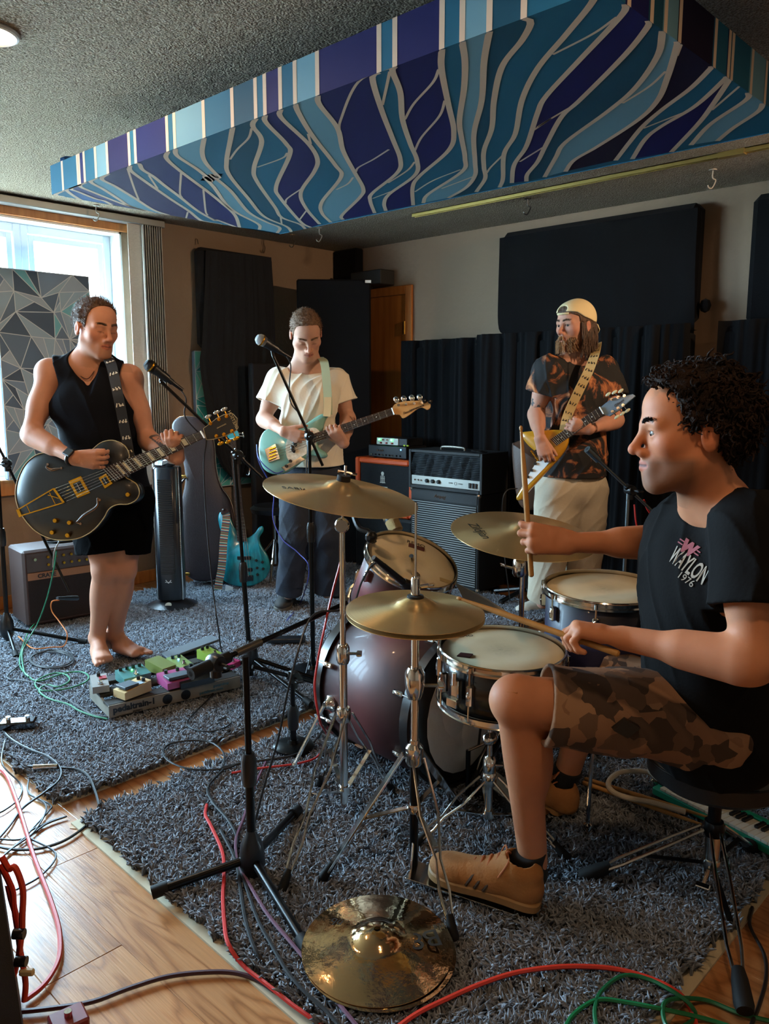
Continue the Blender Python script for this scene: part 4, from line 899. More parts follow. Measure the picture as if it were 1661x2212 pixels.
for k in range(340):
    sd = R_.choice((-1, 1)); y = R_.uniform(-.10, .035); x = sd * (.076 if y > -.06 else R_.uniform(.01, .07)); z = R_.uniform(0, .02); L_ = R_.uniform(.13, .20) * (1 if y < .01 else .95)
    a = capm.world(x, y, z); b = capm.world(x * 1.08 + R_.uniform(-.008, .008), y + R_.uniform(-.012, .012), z - L_ * .5); c = capm.world(x * .95 + R_.uniform(-.015, .015), y + R_.uniform(-.02, .02) - .008, z - L_)
    m.tube([a, b, c], lambda t: .0032 * (1 - .6 * t), 4, 3)
o = obj('hair_strands', m, M_lh, hr, kind='stuff')
m = MB()
for k in range(420):   # beard and moustache
    an = R_.uniform(-1.25, 1.25); z = R_.uniform(-.118, -.052)
    if z > -.072 and abs(an) < .28: z = R_.uniform(-.054, -.046)
    x = .054 * math.sin(an); y = .03 + .062 * math.cos(an) + (.012 if abs(an) < .4 else 0); a = capm.world(x, y, z); d_ = (capm.hr * (x * .6) + capm.hf * .010 - capm.hu * .017) * 1.0
    m.tube([a, a + d_ * .6, a + d_ * 1.0 - capm.hu * .004], lambda t: .0022 * (1 - .6 * t), 4)
obj('beard', m, mat('beard_hair', '8e6238', .6, var=.4, vscale=60), PCm, kind='stuff')
def cap_extra(x, y, z, d): return d
f = capm.hairfield(.0035, .016, [(-.13, .018), (-.05, .022), (.02, .045), (.06, .07), (.12, .078)], .0, 1); c_ = capm.world(0, .098, .088)
f.op(ell(c_, (.032, .03, .020), (capm.hr, capm.hf, capm.hu)), .004, 'sub')
vs, qs = f.mesh(); cp = mesh_obj('cap', vs, qs, mat('cream_cap', 'd8c496', .8, bump=.08, bscale=200), PCm)
P = []   # brim hanging down at the back
rings = []
for i in range(9):
    a = (i - 4) / 4; rings.append([capm.world(.058 * a, -.100 - .0 * a, .020 - .012 * a * a), capm.world(.066 * a, -.135 + .028 * a * a, -.048 + .030 * a * a), capm.world(.066 * a, -.139 + .028 * a * a, -.046 + .030 * a * a), capm.world(.058 * a, -.106, .022 - .012 * a * a)])
obj('brim', MB().loft(rings), mat('cream_cap', ''), cp)
obj('adjuster_strap', MB().tube([capm.world(.052 * math.sin(a), .04 + .070 * math.cos(a), .064) for a in [(-4 + i) * .2 for i in range(9)]], .006, 6), mat('cream_cap', ''), cp)
m = MB(); nb = capm.N + capm.U * .055; m.tube([nb + capm.sr * .055 - capm.fwd * .0, nb + capm.sr * .05 + capm.fwd * .05 - capm.U * .03, nb + capm.fwd * .10 - capm.U * .085, nb - capm.sr * .05 + capm.fwd * .05 - capm.U * .03, nb - capm.sr * .055], .0035, 6, 6); obj('necklace', m, mat('silver', 'cfc6ad', .25, metal=.9), PCm)
M_eye = mat('eye_white', '857c74', .3, spec=.3); M_iris = mat('iris', '1c130e', .35, spec=.2)
def brows(p, parent, m, th=.0016, n=70, seed=2):
    R_ = random.Random(seed); mb = MB()
    for k in range(n):
        for sd in (-1, 1):
            u = R_.random(); x = .011 + .036 * u; z = .0275 + .006 * math.sin(u * 2.6) + R_.uniform(-.0035, .0035); y = .1035 - .010 * u - 9.0 * max(0, x - .018) ** 2 * 1.2; a = p.world(sd * x, y, z); d = (p.hr * (sd * .8) + p.hu * R_.uniform(-.1, .5)) .normalized()
            mb.tube([a - d * .003, a + d * .007], lambda t: th * (1 - .7 * t), 4)
    obj('eyebrows', mb, m, parent, kind='stuff')
def eyes(p, parent, look=(0, 1, 0)):
    for sd in (-1, 1):
        c = p.world(.031 * sd, .0795, .006); r = .0132 * p.hs; l = (p.hr * look[0] + p.hf * look[1] + p.hu * look[2]).normalized(); e = obj('eye', MB().ball(c, r, 16), M_eye, parent); obj('iris', MB().ball(c + l * r * .48, r * .60, 14), M_iris, e)
eyes(capm, PCm, (-.1, 1, -.05)); brows(capm, PCm, M_lh); brows(sing, PS, M_hair1); brows(bas, PB, M_fh)
# ------------------------------------------------------------------ drummer
dru = Person(dict(shL=at(1622, 1142, 1.60), shR=at(1492, 1128, 1.93), elL=at(1628, 1432, 1.50), wrL=at(1345, 1378, 1.66), elR=at(1452, 1172, 2.10), wrR=at(1228, 1172, 2.06),
                  hipL=at(1535, 1560, 1.80), hipR=at(1540, 1550, 2.02), knL=at(1118, 1512, 1.80), knR=at(1285, 1465, 2.28), anL=at(1152, 1862, 1.90), anR=at(1216, 1700, 2.36)),
             (at(1498, 936, 1.68), D(-1, .10, -.05), D(-.05, 0, 1)), bulk=1.06, hs=1.03)
dru.J['Lbk'] = D(.98, .1, .05); dru.J['Rbk'] = D(.98, .1, .05)
def hf(f):
    hand(f, dru.J['wrL'], D(-.92, .30, .12), D(-.1, 0.1, -1), D(-.25, 1, 0), curls=((.75, 1.0, .6), (.95, 1.2, .7), (1.0, 1.25, .7), (1.05, 1.2, .7)), thumb=(.35, .85, .35), sc=1.05)
    hand(f, dru.J['wrR'], D(-.95, -.05, .12), D(-.1, .9, -.3), D(-.15, .2, .9), curls=((.8, 1.1, .6), (.9, 1.2, .7), (1.0, 1.25, .7), (1.05, 1.2, .7)), thumb=(.2, .9, .35), sc=1.05)
vs, qs, col = dru.skin(.0031, dict(hair=(.07, .045, .03), stubble=.8, open=True), (.44, .185, .095), hf, ln=1.0)
PD = thing('person', W(.833, 1.95, 0).xy.to_3d(), 'seated person with curly dark hair, black T-shirt and camouflage shorts playing the drums', 'person', 'the band rehearsing')
mesh_obj('body', vs, qs, M_skin, PD, col)
f = shirt(dru, .004, sl_len=(.60, .50), sl_r=.080, hem=-.04, infl=.026, neck=.078, wr=.008, seed=31, loose=.02, hemz=at(1540, 1640, 1.9).z, neckf=.03, fr=18); vs, qs = f.mesh()
TD = mesh_obj('t_shirt', vs, qs, mat('black_tee', '060607', .9, bump=.1, bscale=120, spec=.15), PD)
def camo():
    m = bpy.data.materials.new('camouflage_cloth'); m.use_nodes = True; nt = m.node_tree; b = nt.nodes['Principled BSDF']; N = nt.nodes.new; L = nt.links.new
    tc = N('ShaderNodeTexCoord'); v = N('ShaderNodeTexVoronoi'); v.inputs['Scale'].default_value = 21; v.distance = 'MANHATTAN'; L(tc.outputs['Object'], v.inputs['Vector'])
    sp = N('ShaderNodeSeparateColor'); L(v.outputs['Color'], sp.inputs[0]); r = N('ShaderNodeValToRGB'); r.color_ramp.interpolation = 'CONSTANT'; e = r.color_ramp.elements; e[0].color = lin('3b2b20'); e[1].color = lin('7a5a43'); e[1].position = .3; x = e.new(.6); x.color = lin('5a4434'); x = e.new(.8); x.color = lin('8a6a50')
    L(sp.outputs[0], r.inputs[0]); L(r.outputs[0], b.inputs['Base Color']); b.inputs['Roughness'].default_value = .85; return m
f = legs_cloth(dru, .004, .86, .106, .094, waist=.20, wr=.007, fr=24, seed=14, clipit=False); vs, qs = f.mesh(); SHT = mesh_obj('shorts', vs, qs, camo(), PD)
lp = dru.J['hipL'].lerp(dru.J['knL'], .52); sdv = D(0, -1, .1); c = lp + sdv * .112; M_ = frame(c, D(-1, 0, -.1), D(-.1, 0, 1))
obj('logo_patch', MB(M_).slab([(0, -.021, 0), (.030, 0, 0), (0, .021, 0), (-.030, 0, 0)], (0, 0, -.02)), M_black, SHT); text('A', .02, M_ @ Matrix.Translation((0, 0, .001)) @ Matrix.Rotation(.3, 4, 'Z'), mat('grey_thread', '777777', .8), SHT)
f = dru.hairfield(.004, .020, [(-.14, -.085), (-.06, -.085), (-.045, -.04), (-.03, .015), (.010, .03), (.020, .01), (.034, .045), (.048, .085), (.062, .10), (.1, .115)], .009, 55)
vs, qs = f.mesh(); M_curl = mat('curly_hair', '1a0f08', .7, var=.6, vscale=25, spec=.15, bump=.5, bscale=300); hh = mesh_obj('hair', vs, qs, M_curl, PD)
m = MB(); R_ = random.Random(11); cc = dru.world(0, -.01, .03); n0 = 0; back = dru.hf * -1
while n0 < 1500:
    p = Vector(vs[R_.randrange(len(vs))]); n_ = (p - cc).normalized(); bk = max(0, n_.dot(back)); t1, t2 = perp(n_); n0 += 1
    dn_ = (n_ * R_.uniform(.1, .5) + back * R_.uniform(.0, .5) - dru.hu * R_.uniform(.1, .9) * (1 - .5 * max(0, n_.z)) + t1 * R_.uniform(-.6, .6) + t2 * R_.uniform(-.6, .6)).normalized(); s1, s2 = perp(dn_)
    L_ = R_.uniform(.014, .030) * (1 + .4 * bk); rr = R_.uniform(.004, .008); ph = R_.uniform(0, 6.28); tn = R_.uniform(.7, 1.3); w_ = R_.uniform(.0028, .0052)
    m.tube([p - n_ * .003 + dn_ * (L_ * u) + (s1 * math.cos(ph + tn * 6.28 * u) + s2 * math.sin(ph + tn * 6.28 * u)) * rr * min(1, .3 + u) for u in [k / 8 for k in range(9)]], lambda t, w_=w_: w_ * (1 - .65 * t), 4)
obj('curls', m, M_curl, hh, kind='stuff')
eyes(dru, PD, (0, 1, -.15)); brows(dru, PD, mat('brow_hair', '0c0705', .85, spec=.05), .0015, 90)
M_sock = mat('black_sock', '08080a', .9); M_suede = mat('tan_suede', '8a5a2c', .85, bump=.2, bscale=150, color2='9c6a36', vscale=12); M_gum = mat('gum_sole', '8f6c3f', .6)
for k in 'LR':
    a = dru.J['an' + k]; kn = dru.J['kn' + k]; ud = (kn - a).normalized(); f = Field([a[i] - .12 for i in range(3)], [a[i] + .16 for i in range(3)], .0035); f.op(cone(a - UP * .03 - dru.J['Lbk'] * .02, a + ud * .08, .040, .0455), .02); f.op(cone(a - UP * .03, a + D(-1, 0.3, 0) * .06 - UP * .035, .038, .03), .02)
    e_ = a + ud * (.045 if k == 'L' else .075); f.clip(lambda X, Y, Z: (X - e_.x) * ud.x + (Y - e_.y) * ud.y + (Z - e_.z) * ud.z); vs, qs = f.mesh(); mesh_obj('sock', vs, qs, M_sock, PD)
TOE_L, HEEL_L = onz(925, 1880, .075), onz(1168, 1962, .045)
shoe(PD, TOE_L, HEEL_L, M_suede, M_gum, lace=mat('tan_lace', 'a5643c', .8), stripes=mat('brown_stripe', '3a2a1a', .8), w=.052, h=.095, res=.0035)
shoe(PD, onz(1150, 1708, .06), onz(1222, 1760, .04), M_suede, M_gum, lace=mat('tan_lace', ''), w=.050, h=.07)
kp = dru.J['knL']; c = kp + D(-.35, -.9, .15) * .0515; M_ = frame(c, D(-.1, .02, 1), D(-.93, .36, 0)); obj('knee_plaster', MB(M_).slab([(-.03, -.012, 0), (.03, -.012, 0), (.03, .012, 0), (-.03, .012, 0)], (0, 0, -.004), .001), mat('plaster', 'a56a3c', .7), PD)
def decal(name, body, size, px, py, h, nrm, xdir, m, parent, width=None, **kw):
    pass
print('people', round(time.time() - t_, 1))
# ================================================================== guitars (traced on their own planes, given real thickness)
def cp(s, off, sc):
    return [(off[0] + float(a) / sc, off[1] + float(b) / sc) for a, b in (t.split(',') for t in s.split())]
O1, O2, O3 = ((0, 400), 2.765), ((400, 500), 2.765), ((950, 580), 2.336)
def neck_on(t, pl, a0, a1, b0, b1, m_neck, m_board, nfret, nstr, inlay, m_in, tail, lift=.012, thick=.022, scale=1.0):
    """a0,a1: board corners at body end; b0,b1: at nut (upper, lower); px"""
    A0, A1, B0, B1 = pl(*a0, lift), pl(*a1, lift), pl(*b0, lift), pl(*b1, lift); n = pl.n
    ca, cb = (A0 + A1) / 2, (B0 + B1) / 2
    obj('fretboard', MB().loft([[A0, A1, B1, B0], [p - n * .006 for p in (A0, A1, B1, B0)]]), m_board, t, smooth=0)
    rings = []
    for k in range(7):
        u = k / 6; p0, p1 = A0.lerp(B0, u) - n * .006, A1.lerp(B1, u) - n * .006; c = (p0 + p1) / 2; hw = (p1 - p0) / 2
        rings.append([c + hw * math.cos(a) - n * (thick * math.sin(a)) for a in [math.pi * j / 8 for j in range(9)]])
    obj('neck', MB().loft(rings), m_neck, t)
    m = MB()
    L_ = 1.0
    fr = []
    for k in range(1, nfret + 1):
        u = (1 - 2 ** (-k / 12)) / (1 - 2 ** (-nfret / 12)); p0, p1 = B0.lerp(A0, u), B1.lerp(A1, u); fr.append(u); m.tube([p0 + n * .0006, p1 + n * .0006], .0011, 5)
    obj('frets', m, M_chrome, t)
    for k in (3, 5, 7, 9, 12, 15, 17):
        if k >= nfret: continue
        u = (fr[k - 1] + fr[k - 2]) / 2; p0, p1 = B0.lerp(A0, u), B1.lerp(A1, u); c = (p0 + p1) / 2; d = (A0 - B0).normalized()
        if inlay == 'block': hw = (p1 - p0) * .36; hl = d * ((fr[k - 1] - fr[k - 2]) * (ca - cb).length * .30); obj('inlay', MB().slab([c - hw - hl + n * .0008, c + hw - hl + n * .0008, c + hw + hl + n * .0008, c - hw + hl + n * .0008], -n * .002), m_in, t, smooth=0)
        else: obj('inlay', MB().cyl(c - n * .001, c + n * .0008, .003, n=10), m_in, t)
    tl = pl(*tail, lift + .006)
    for k in range(nstr):
        u = (k + .5) / nstr; s0 = B0.lerp(B1, .1 + .8 * u) + n * .003; d = (A1 - A0).normalized(); s1 = tl + d * ((u - .5) * (A1 - A0).length * 1.15); obj('string', MB().tube([s0, s1], (.0011 if nstr == 4 else .0007), 4), M_chrome, t)
    obj('nut', MB().bar(B0 + n * .002, B1 + n * .002, .006, .005), M_white, t)
    return n
def tuner(t, base, out, n, m_post, m_btn, br=.008, bl=.016, big=False):
    g = obj('tuner', MB().cyl(base - n * .004, base + n * .012, .005, n=10).cyl(base + n * .001, base + n * .003, .008, n=12).cyl(base - n * .012, base + out * .024 - n * .012, .003, n=8), m_post, t)
    c = base + out * .034 - n * .012; x = out.cross(n).normalized()
    obj('tuner_button', MB().ball(c, (bl if not big else .015, .004, br if not big else .019), 12, (x, n, out)), m_btn, g)
def knob(t, pl, q, m, r=.010, h=.012, lift=0.0, name='knob'): n = pl.n; p = pl(*q, lift); return obj(name, MB().lathe([(r, 0), (r, h * .6), (r * .8, h), (r * .0, h)], p, n, 16), m, t)
def strapband(name, pts, wd, m, parent, side, th=.003, prints=None, m_p=None):
    P = catmull(pts, 8); vs = []; rings = []
    for i, p in enumerate(P):
        d = (P[min(i + 1, len(P) - 1)] - P[max(i - 1, 0)]).normalized(); s_ = side[i * (len(side) - 1) // (len(P) - 1)] if isinstance(side, list) else side; s_ = (s_ - d * s_.dot(d)).normalized(); nn = d.cross(s_).normalized()
        rings.append([p - s_ * wd / 2 - nn * th / 2, p + s_ * wd / 2 - nn * th / 2, p + s_ * wd / 2 + nn * th / 2, p - s_ * wd / 2 + nn * th / 2])
    o = obj(name, MB().loft(rings), m, parent)
    if prints:
        R_ = random.Random(5); m2 = MB()
        for i in range(4, len(P) - 4, prints):
            d = (P[i + 1] - P[i - 1]).normalized(); s_ = side if not isinstance(side, list) else side[0]; s_ = (s_ - d * s_.dot(d)).normalized(); nn = d.cross(s_).normalized(); nn = nn if nn.dot(P[i] - CAM) < 0 else -nn
            for off in (-.3, .0, .28):
                c = P[i] + s_ * (off * wd) + nn * (th / 2 + .0006); a = R_.uniform(-.5, .5); dd = d * math.cos(a) + s_ * math.sin(a); m2.obox(c, dd, nn.cross(dd), nn, R_.uniform(.005, .009), .0022, .0006)
                if R_.random() < .6: m2.obox(c + dd * .003, nn.cross(dd), dd, nn, .0055, .002, .0006)
        obj('printed_marks', m2, m_p, o, kind='stuff')
    return o
# ---- hollow body
GT = thing('hollow_body_guitar', gpl(190, 1060), 'matt black hollow body guitar with gold hardware, held by the barefoot singer', 'guitar')
n = gpl.n
OUT = catmull([gpl(*q) for q in cp('772,1625 755,1570 715,1537 660,1524 600,1540 545,1583 470,1622 380,1618 290,1598 215,1612 150,1668 108,1750 92,1840 108,1925 150,2000 215,2068 300,2110 385,2120 480,2105 560,2058 618,1990 650,1935 700,1908 765,1905 812,1880 832,1838 818,1790 780,1762 752,1745 742,1712 735,1680', *O1)], 4, True)
M_gb = mat('guitar_satin_black', '0f0e0d', .32, coat=.15); M_bind = mat('cream_binding', 'a8966c', .5); M_brown = mat('dark_rosewood', '2a1810', .45)
obj('body', MB().slab(OUT, -n * .062, .002, dome=.010), M_gb, GT, smooth=45)
c_ = sum(OUT, Vector()) / len(OUT)
obj('binding', MB().tube([p + (p - c_).normalized() * .0004 for p in OUT], .0022, 6, 0, True), M_bind, GT)
DOME = .009
neck_on(GT, gpl, *cp('628,1690 702,1768', *O1), *cp('1208,1470 1232,1512', *O1), M_gb, M_brown, 21, 6, 'block', mat('pearl_inlay', 'd2c8a8', .3), cp('380,1850', *O1)[0], lift=.022)
HS = [gpl(*q, .016) for q in cp('1222,1455 1255,1430 1300,1395 1345,1372 1395,1366 1422,1395 1420,1465 1350,1500 1285,1518 1240,1522', *O1)]
hd = obj('headstock', MB().slab(HS, -n * .014, .001), M_gb, GT)
obj('headstock_binding', MB().tube(HS, .0014, 5, 0, True), M_bind, hd)
xd = (gpl(1400, 1382) - gpl(1240, 1440)); q = [gpl(*p_, .0168) for p_ in cp('1400,1405 1330,1440', *O1)]
yv = n.cross((HS[5] - HS[0])).normalized()
text('GRETSCH', .020, frame(q[0] + n * .001, ndir.cross(n) * -1, ndir), M_bind, hd, shear=.1)
text('electromatic', .009, frame(q[1] + n * .001, ndir, n.cross(ndir)), M_bind, hd)
for k, q in enumerate(cp('1265,1425 1315,1400 1360,1382', *O1)): tuner(GT, gpl(*q, .016), nperp, n, M_gold, M_chrome)
for k, q in enumerate(cp('1300,1500 1345,1490 1392,1470', *O1)): tuner(GT, gpl(*q, .016), -nperp, n, M_gold, M_gold)
for Q in ('412,1768 490,1735 548,1838 468,1872', '592,1748 640,1718 682,1782 632,1815'):
    P = [gpl(*q, .012) for q in cp(Q, *O1)]; pk = obj('pickup', MB().slab(P, -n * .016, .003), M_gold, GT); c = sum(P, Vector()) / 4
    obj('pickup_coil', MB().slab([c + (p - c) * .55 + n * .0015 for p in P], -n * .003), M_black, pk)
    e0, e1 = (P[0] + P[1]) / 2, (P[2] + P[3]) / 2
    for k in range(6): obj('pole_piece', MB().cyl(c.lerp(e0, .42).lerp(c.lerp(e1, .42), k / 5), c.lerp(e0, .42).lerp(c.lerp(e1, .42), k / 5) + n * .004, .0022, n=8), M_chrome, pk)
bq = cp('392,1790 475,1750', *O1)
TP = cp('115,1935 130,1978 395,1898 333,1808', *O1); m = MB(); lf = .020
for a, b_, w_ in (((118, 1940), (335, 1812), .005), ((135, 1975), (395, 1895), .005), ((335, 1812), (395, 1897), .010), ((120, 1935), (138, 1980), .014), ((175, 1912), (195, 1955), .003), ((310, 1835), (345, 1905), .003), ((300, 1850), (365, 1870), .003)):
    (x0, y0), (x1, y1) = cp('%d,%d %d,%d' % (*a, *b_), *O1); m.bar(gpl(x0, y0, lf), gpl(x1, y1, lf), w_, .003, n)
obj('tailpiece', m, M_gold, GT)
def fhole(pts, r=.0045):
    P = catmull([gpl(*q, DOME - .0005) for q in cp(pts, *O1)], 5); k = len(P)
    o = obj('f_hole', MB().tube([p - n * .001 for p in P], lambda t: r * (.45 + 1.1 * math.sin(math.pi * t) ** 2), 6).cyl(P[0] - n * .002, P[0] + n * .0012, .0055, n=12).cyl(P[-1] - n * .002, P[-1] + n * .0012, .0055, n=12), mat('f_hole_edge', '7d5a3a', .5), GT)
    obj('opening', MB().tube([p + n * .0026 for p in P], lambda t: r * (.1 + .7 * math.sin(math.pi * t) ** 2), 6), M_black, o)
fhole('600,1880 585,1870 588,1905 570,1930 530,1955 500,1975 475,2000 462,2015 485,2022'); fhole('290,1668 283,1685 310,1700 345,1695 372,1690')
for q in cp('340,2003 425,2015 322,2073 414,2090', *O1): knob(GT, gpl, q, M_gold, .011, .016, DOME - .004)
knob(GT, gpl, cp('770,1848', *O1)[0], M_gold, .011, .014, .002); knob(GT, gpl, cp('655,1602', *O1)[0], M_chrome, .008, .014, .002, name='strap_button')
M_blackstrap = mat('black_webbing', '0b0b0d', .7)
S0 = [at(222, 768, h0 + .06), at(238, 782, h0 - .10), at(252, 840, h0 - .20), at(266, 910, h0 - .205), at(278, 975, h0 - .20), gpl(282, 1003, .006)]
strapband('strap', S0, .045, M_blackstrap, GT, D(1, 0, .1), prints=4, m_p=mat('strap_print', 'cfc7b4', .7))
# ---- pale green bass
BT = thing('bass_guitar', bpl(640, 950), 'pale green four string bass with pearl pickguard held by the person in white', 'bass guitar')
n = bpl.n; M_sb = mat('pale_green_paint', '6f9a8a', .3, coat=.3); M_maple = mat('amber_maple', 'b5854a', .4, color2='c0935a', vscale=6)
OUT = catmull([bpl(*q) for q in cp('853,1092 805,1092 748,1128 695,1162 610,1182 530,1174 470,1192 440,1255 441,1340 463,1410 515,1446 590,1442 655,1404 708,1362 762,1336 812,1353 845,1342 838,1318 800,1292 788,1265 800,1235 818,1190 826,1150 838,1120', *O2)], 4, True)
obj('body', MB().slab(OUT, -n * .042, .008), M_sb, BT, smooth=50)
obj('pickguard', MB().slab(catmull([bpl(*q, .003) for q in cp('700,1190 765,1172 802,1195 792,1240 765,1300 722,1330 655,1368 616,1365 600,1300 612,1240 655,1210', *O2)], 4, True), -n * .004), mat('pearl_guard', 'b9b09a', .25, color2='d8d2c0', vscale=60), BT)
obj('control_plate', MB().slab([bpl(*q, .004) for q in cp('575,1410 690,1345 715,1360 600,1432', *O2)], -n * .005), M_chrome, BT)
for q in cp('605,1402 630,1372', *O2): knob(BT, bpl, q, M_black, .009, .014, .004)
for q in cp('655,1262 645,1300', *O2): obj('pickup', MB().ball(bpl(*q, .007), (.012, .024, .007), 14, (bd, bp, n)), M_black, BT)
br = obj('bridge', MB().slab([bpl(*q, .008) for q in cp('474,1302 540,1268 568,1358 500,1382', *O2)], -n * .009, .002), M_chrome, BT)
for k in range(4): a_, b_ = cp('505,%d 545,%d' % (1305 + 20 * k, 1290 + 20 * k), *O2); obj('saddle', MB().cyl(bpl(*a_, .013), bpl(*b_, .013), .005, n=8), M_gold, br)
neck_on(BT, bpl, *cp('742,1218 762,1268', *O2), *cp('1234,1056 1248,1096', *O2), M_maple, M_brown, 19, 4, 'dot', M_white, cp('510,1340', *O2)[0], lift=.012, thick=.020)
HS = catmull([bpl(*q, .006) for q in cp('1240,1050 1262,1028 1310,1016 1380,1012 1430,1012 1462,1028 1464,1052 1446,1066 1415,1052 1385,1062 1345,1092 1302,1117 1280,1096 1250,1092', *O2)], 3, True)
hd = obj('headstock', MB().slab(HS, -n * .014, .001), M_maple, BT)
q = cp('1330,1078 1385,1055', *O2); text('Fender', .020, frame(bpl(*q[0], .0075), bd, bp), mat('dark_print', '1c130a', .5), hd, shear=.3); text('MUSTANG BASS', .011, frame(bpl(*q[1], .0075), bd, bp), mat('dark_print', ''), hd, bold=.0004)
for k, q in enumerate(cp('1275,1038 1320,1032 1368,1028 1415,1024', *O2)): tuner(BT, bpl(*q, .006), bp, n, M_chrome, M_chrome, big=True)
obj('clip_tuner', MB().ball(bpl(*cp('1430,1015', *O2)[0], .012), (.016, .010, .012), 12).ball(bpl(*cp('1465,1020', *O2)[0], .02), (.020, .008, .012), 12), M_black, BT)
strapband('strap', [at(690, 772, h1 + .04), at(700, 782, h1 - .10), at(705, 820, h1 - .155), at(708, 860, h1 - .17), at(709, 896, h1 - .19)], .046, mat('mint_webbing', 'a9b898', .8), BT, D(1, 0, 0))
strapband('strap_end', [at(708, 858, h1 - .176), at(708, 878, h1 - .186), bpl(706, 900, .006)], .040, mat('cream_leather', 'c6b184', .6), BT, D(1, 0, 0))
# ---- yellow V guitar
VT = thing('v_shaped_guitar', vpl(1200, 940), 'yellow wooden V shaped guitar with white pickguard and grey arrow headstock', 'guitar')
n = vpl.n; M_yel = mat('yellow_varnish', 'b98218', .3, coat=.4, color2='c8932a', vscale=7)
OUT = [vpl(*q) for q in cp('612,815 500,818 425,824 408,832 412,850 445,893 492,938 480,985 430,1075 392,1135 384,1158 392,1170 412,1166 440,1128 525,1035 610,940 642,880 645,845', *O3)]
obj('body', MB().slab(catmull(OUT, 3, True), -n * .042, .006), M_yel, VT, smooth=50)
obj('pickguard', MB().slab([vpl(*q, .002) for q in cp('545,905 575,925 588,935 530,1005 425,1112 412,1108 455,1030 505,950', *O3)], -n * .003), M_white, VT)
for q in cp('482,985 464,1018 446,1052', *O3): knob(VT, vpl, q, M_black, .008, .012, .002)
for q in cp('505,935 540,900', *O3): obj('pickup', MB().bar(vpl(*q, .006) - vp * .03, vpl(*q, .006) + vp * .03, .030, .012, n, .002), M_black, VT)
obj('bridge', MB().bar(vpl(*cp('480,945', *O3)[0], .008) - vp * .035, vpl(*cp('480,945', *O3)[0], .008) + vp * .035, .010, .012, n, .002), M_gold, VT)
neck_on(VT, vpl, *cp('560,862 592,895', *O3), *cp('808,700 828,735', *O3), mat('mahogany', '6a3a1c', .4), M_brown, 20, 6, 'dot', M_white, cp('470,955', *O3)[0], lift=.012)
hd = obj('headstock', MB().slab([vpl(*q, .004) for q in cp('812,700 866,656 975,634 988,644 905,716 858,746 826,738', *O3)], -n * .014, .002), mat('grey_blue_lacquer', '5c7687', .25, coat=.3), VT)
text('Gibson', .020, frame(vpl(*cp('905,680', *O3)[0], .006), vd, vp), mat('dark_print', ''), hd, shear=.2)
M_pb = mat('pearl_button', 'cbbf95', .3)
for q in cp('868,660 900,650 932,643', *O3): tuner(VT, vpl(*q, .004), vp, n, M_chrome, M_pb)
for q in cp('872,722 900,705 925,690', *O3): tuner(VT, vpl(*q, .004), -vp, n, M_chrome, M_pb)
strapband('strap', [at(1290, 742, h2 + .10), at(1286, 762, h2 - .08), at(1272, 800, h2 - .165), at(1250, 845, h2 - .175), at(1226, 898, h2 - .17), vpl(1215, 935, -.02)], .05, mat('cream_webbing', 'b79d68', .8), VT, D(.9, 0, .4), prints=3, m_p=mat('black_print', '15110d', .7))
# ================================================================== drum kit
def local(name, label, cat, group=None):
    t = thing(name, (0, 0, 0), label, cat, group); return t
def place(t, M): t.matrix_world = M; return t
def upframe(o, n, x=None):
    n = Vector(n).normalized(); x = Vector(x) if x is not None else RT; x = (x - n * x.dot(n)).normalized(); y = n.cross(x); M = Matrix((x, y, n)).transposed().to_4x4(); M.translation = Vector(o); return M
def bronze():
    m = bpy.data.materials.new('cymbal_bronze'); m.use_nodes = True; nt = m.node_tree; b = nt.nodes['Principled BSDF']; N = nt.nodes.new; L = nt.links.new
    b.inputs['Base Color'].default_value = lin('f0cc90'); b.inputs['Metallic'].default_value = .9; b.inputs['Roughness'].default_value = .30
    b.inputs['Anisotropic'].default_value = .85; b.inputs['Anisotropic Rotation'].default_value = .25; tg = N('ShaderNodeTangent'); tg.direction_type = 'RADIAL'; tg.axis = 'Z'; L(tg.outputs[0], b.inputs['Tangent'])
    tc = N('ShaderNodeTexCoord'); sx = N('ShaderNodeVectorMath'); sx.operation = 'LENGTH'; mp = N('ShaderNodeMapping'); mp.inputs['Scale'].default_value = (1, 1, 0); L(tc.outputs['Object'], mp.inputs[0]); L(mp.outputs[0], sx.inputs[0])
    n = N('ShaderNodeTexNoise'); n.noise_dimensions = '1D'; n.inputs['Scale'].default_value = 420; L(sx.outputs['Value'], n.inputs['W']); bp = N('ShaderNodeBump'); bp.inputs['Strength'].default_value = .22; bp.inputs['Distance'].default_value = .001; L(n.outputs[0], bp.inputs['Height']); L(bp.outputs[0], b.inputs['Normal'])
    return m
M_brz = bronze(); M_brl = mat('polished_bronze', 'd6b588', .11, metal=1, bump=.16, bscale=28); M_ink = mat('cymbal_ink', '17130d', .5); M_felt = mat('felt', '15120f', .9)
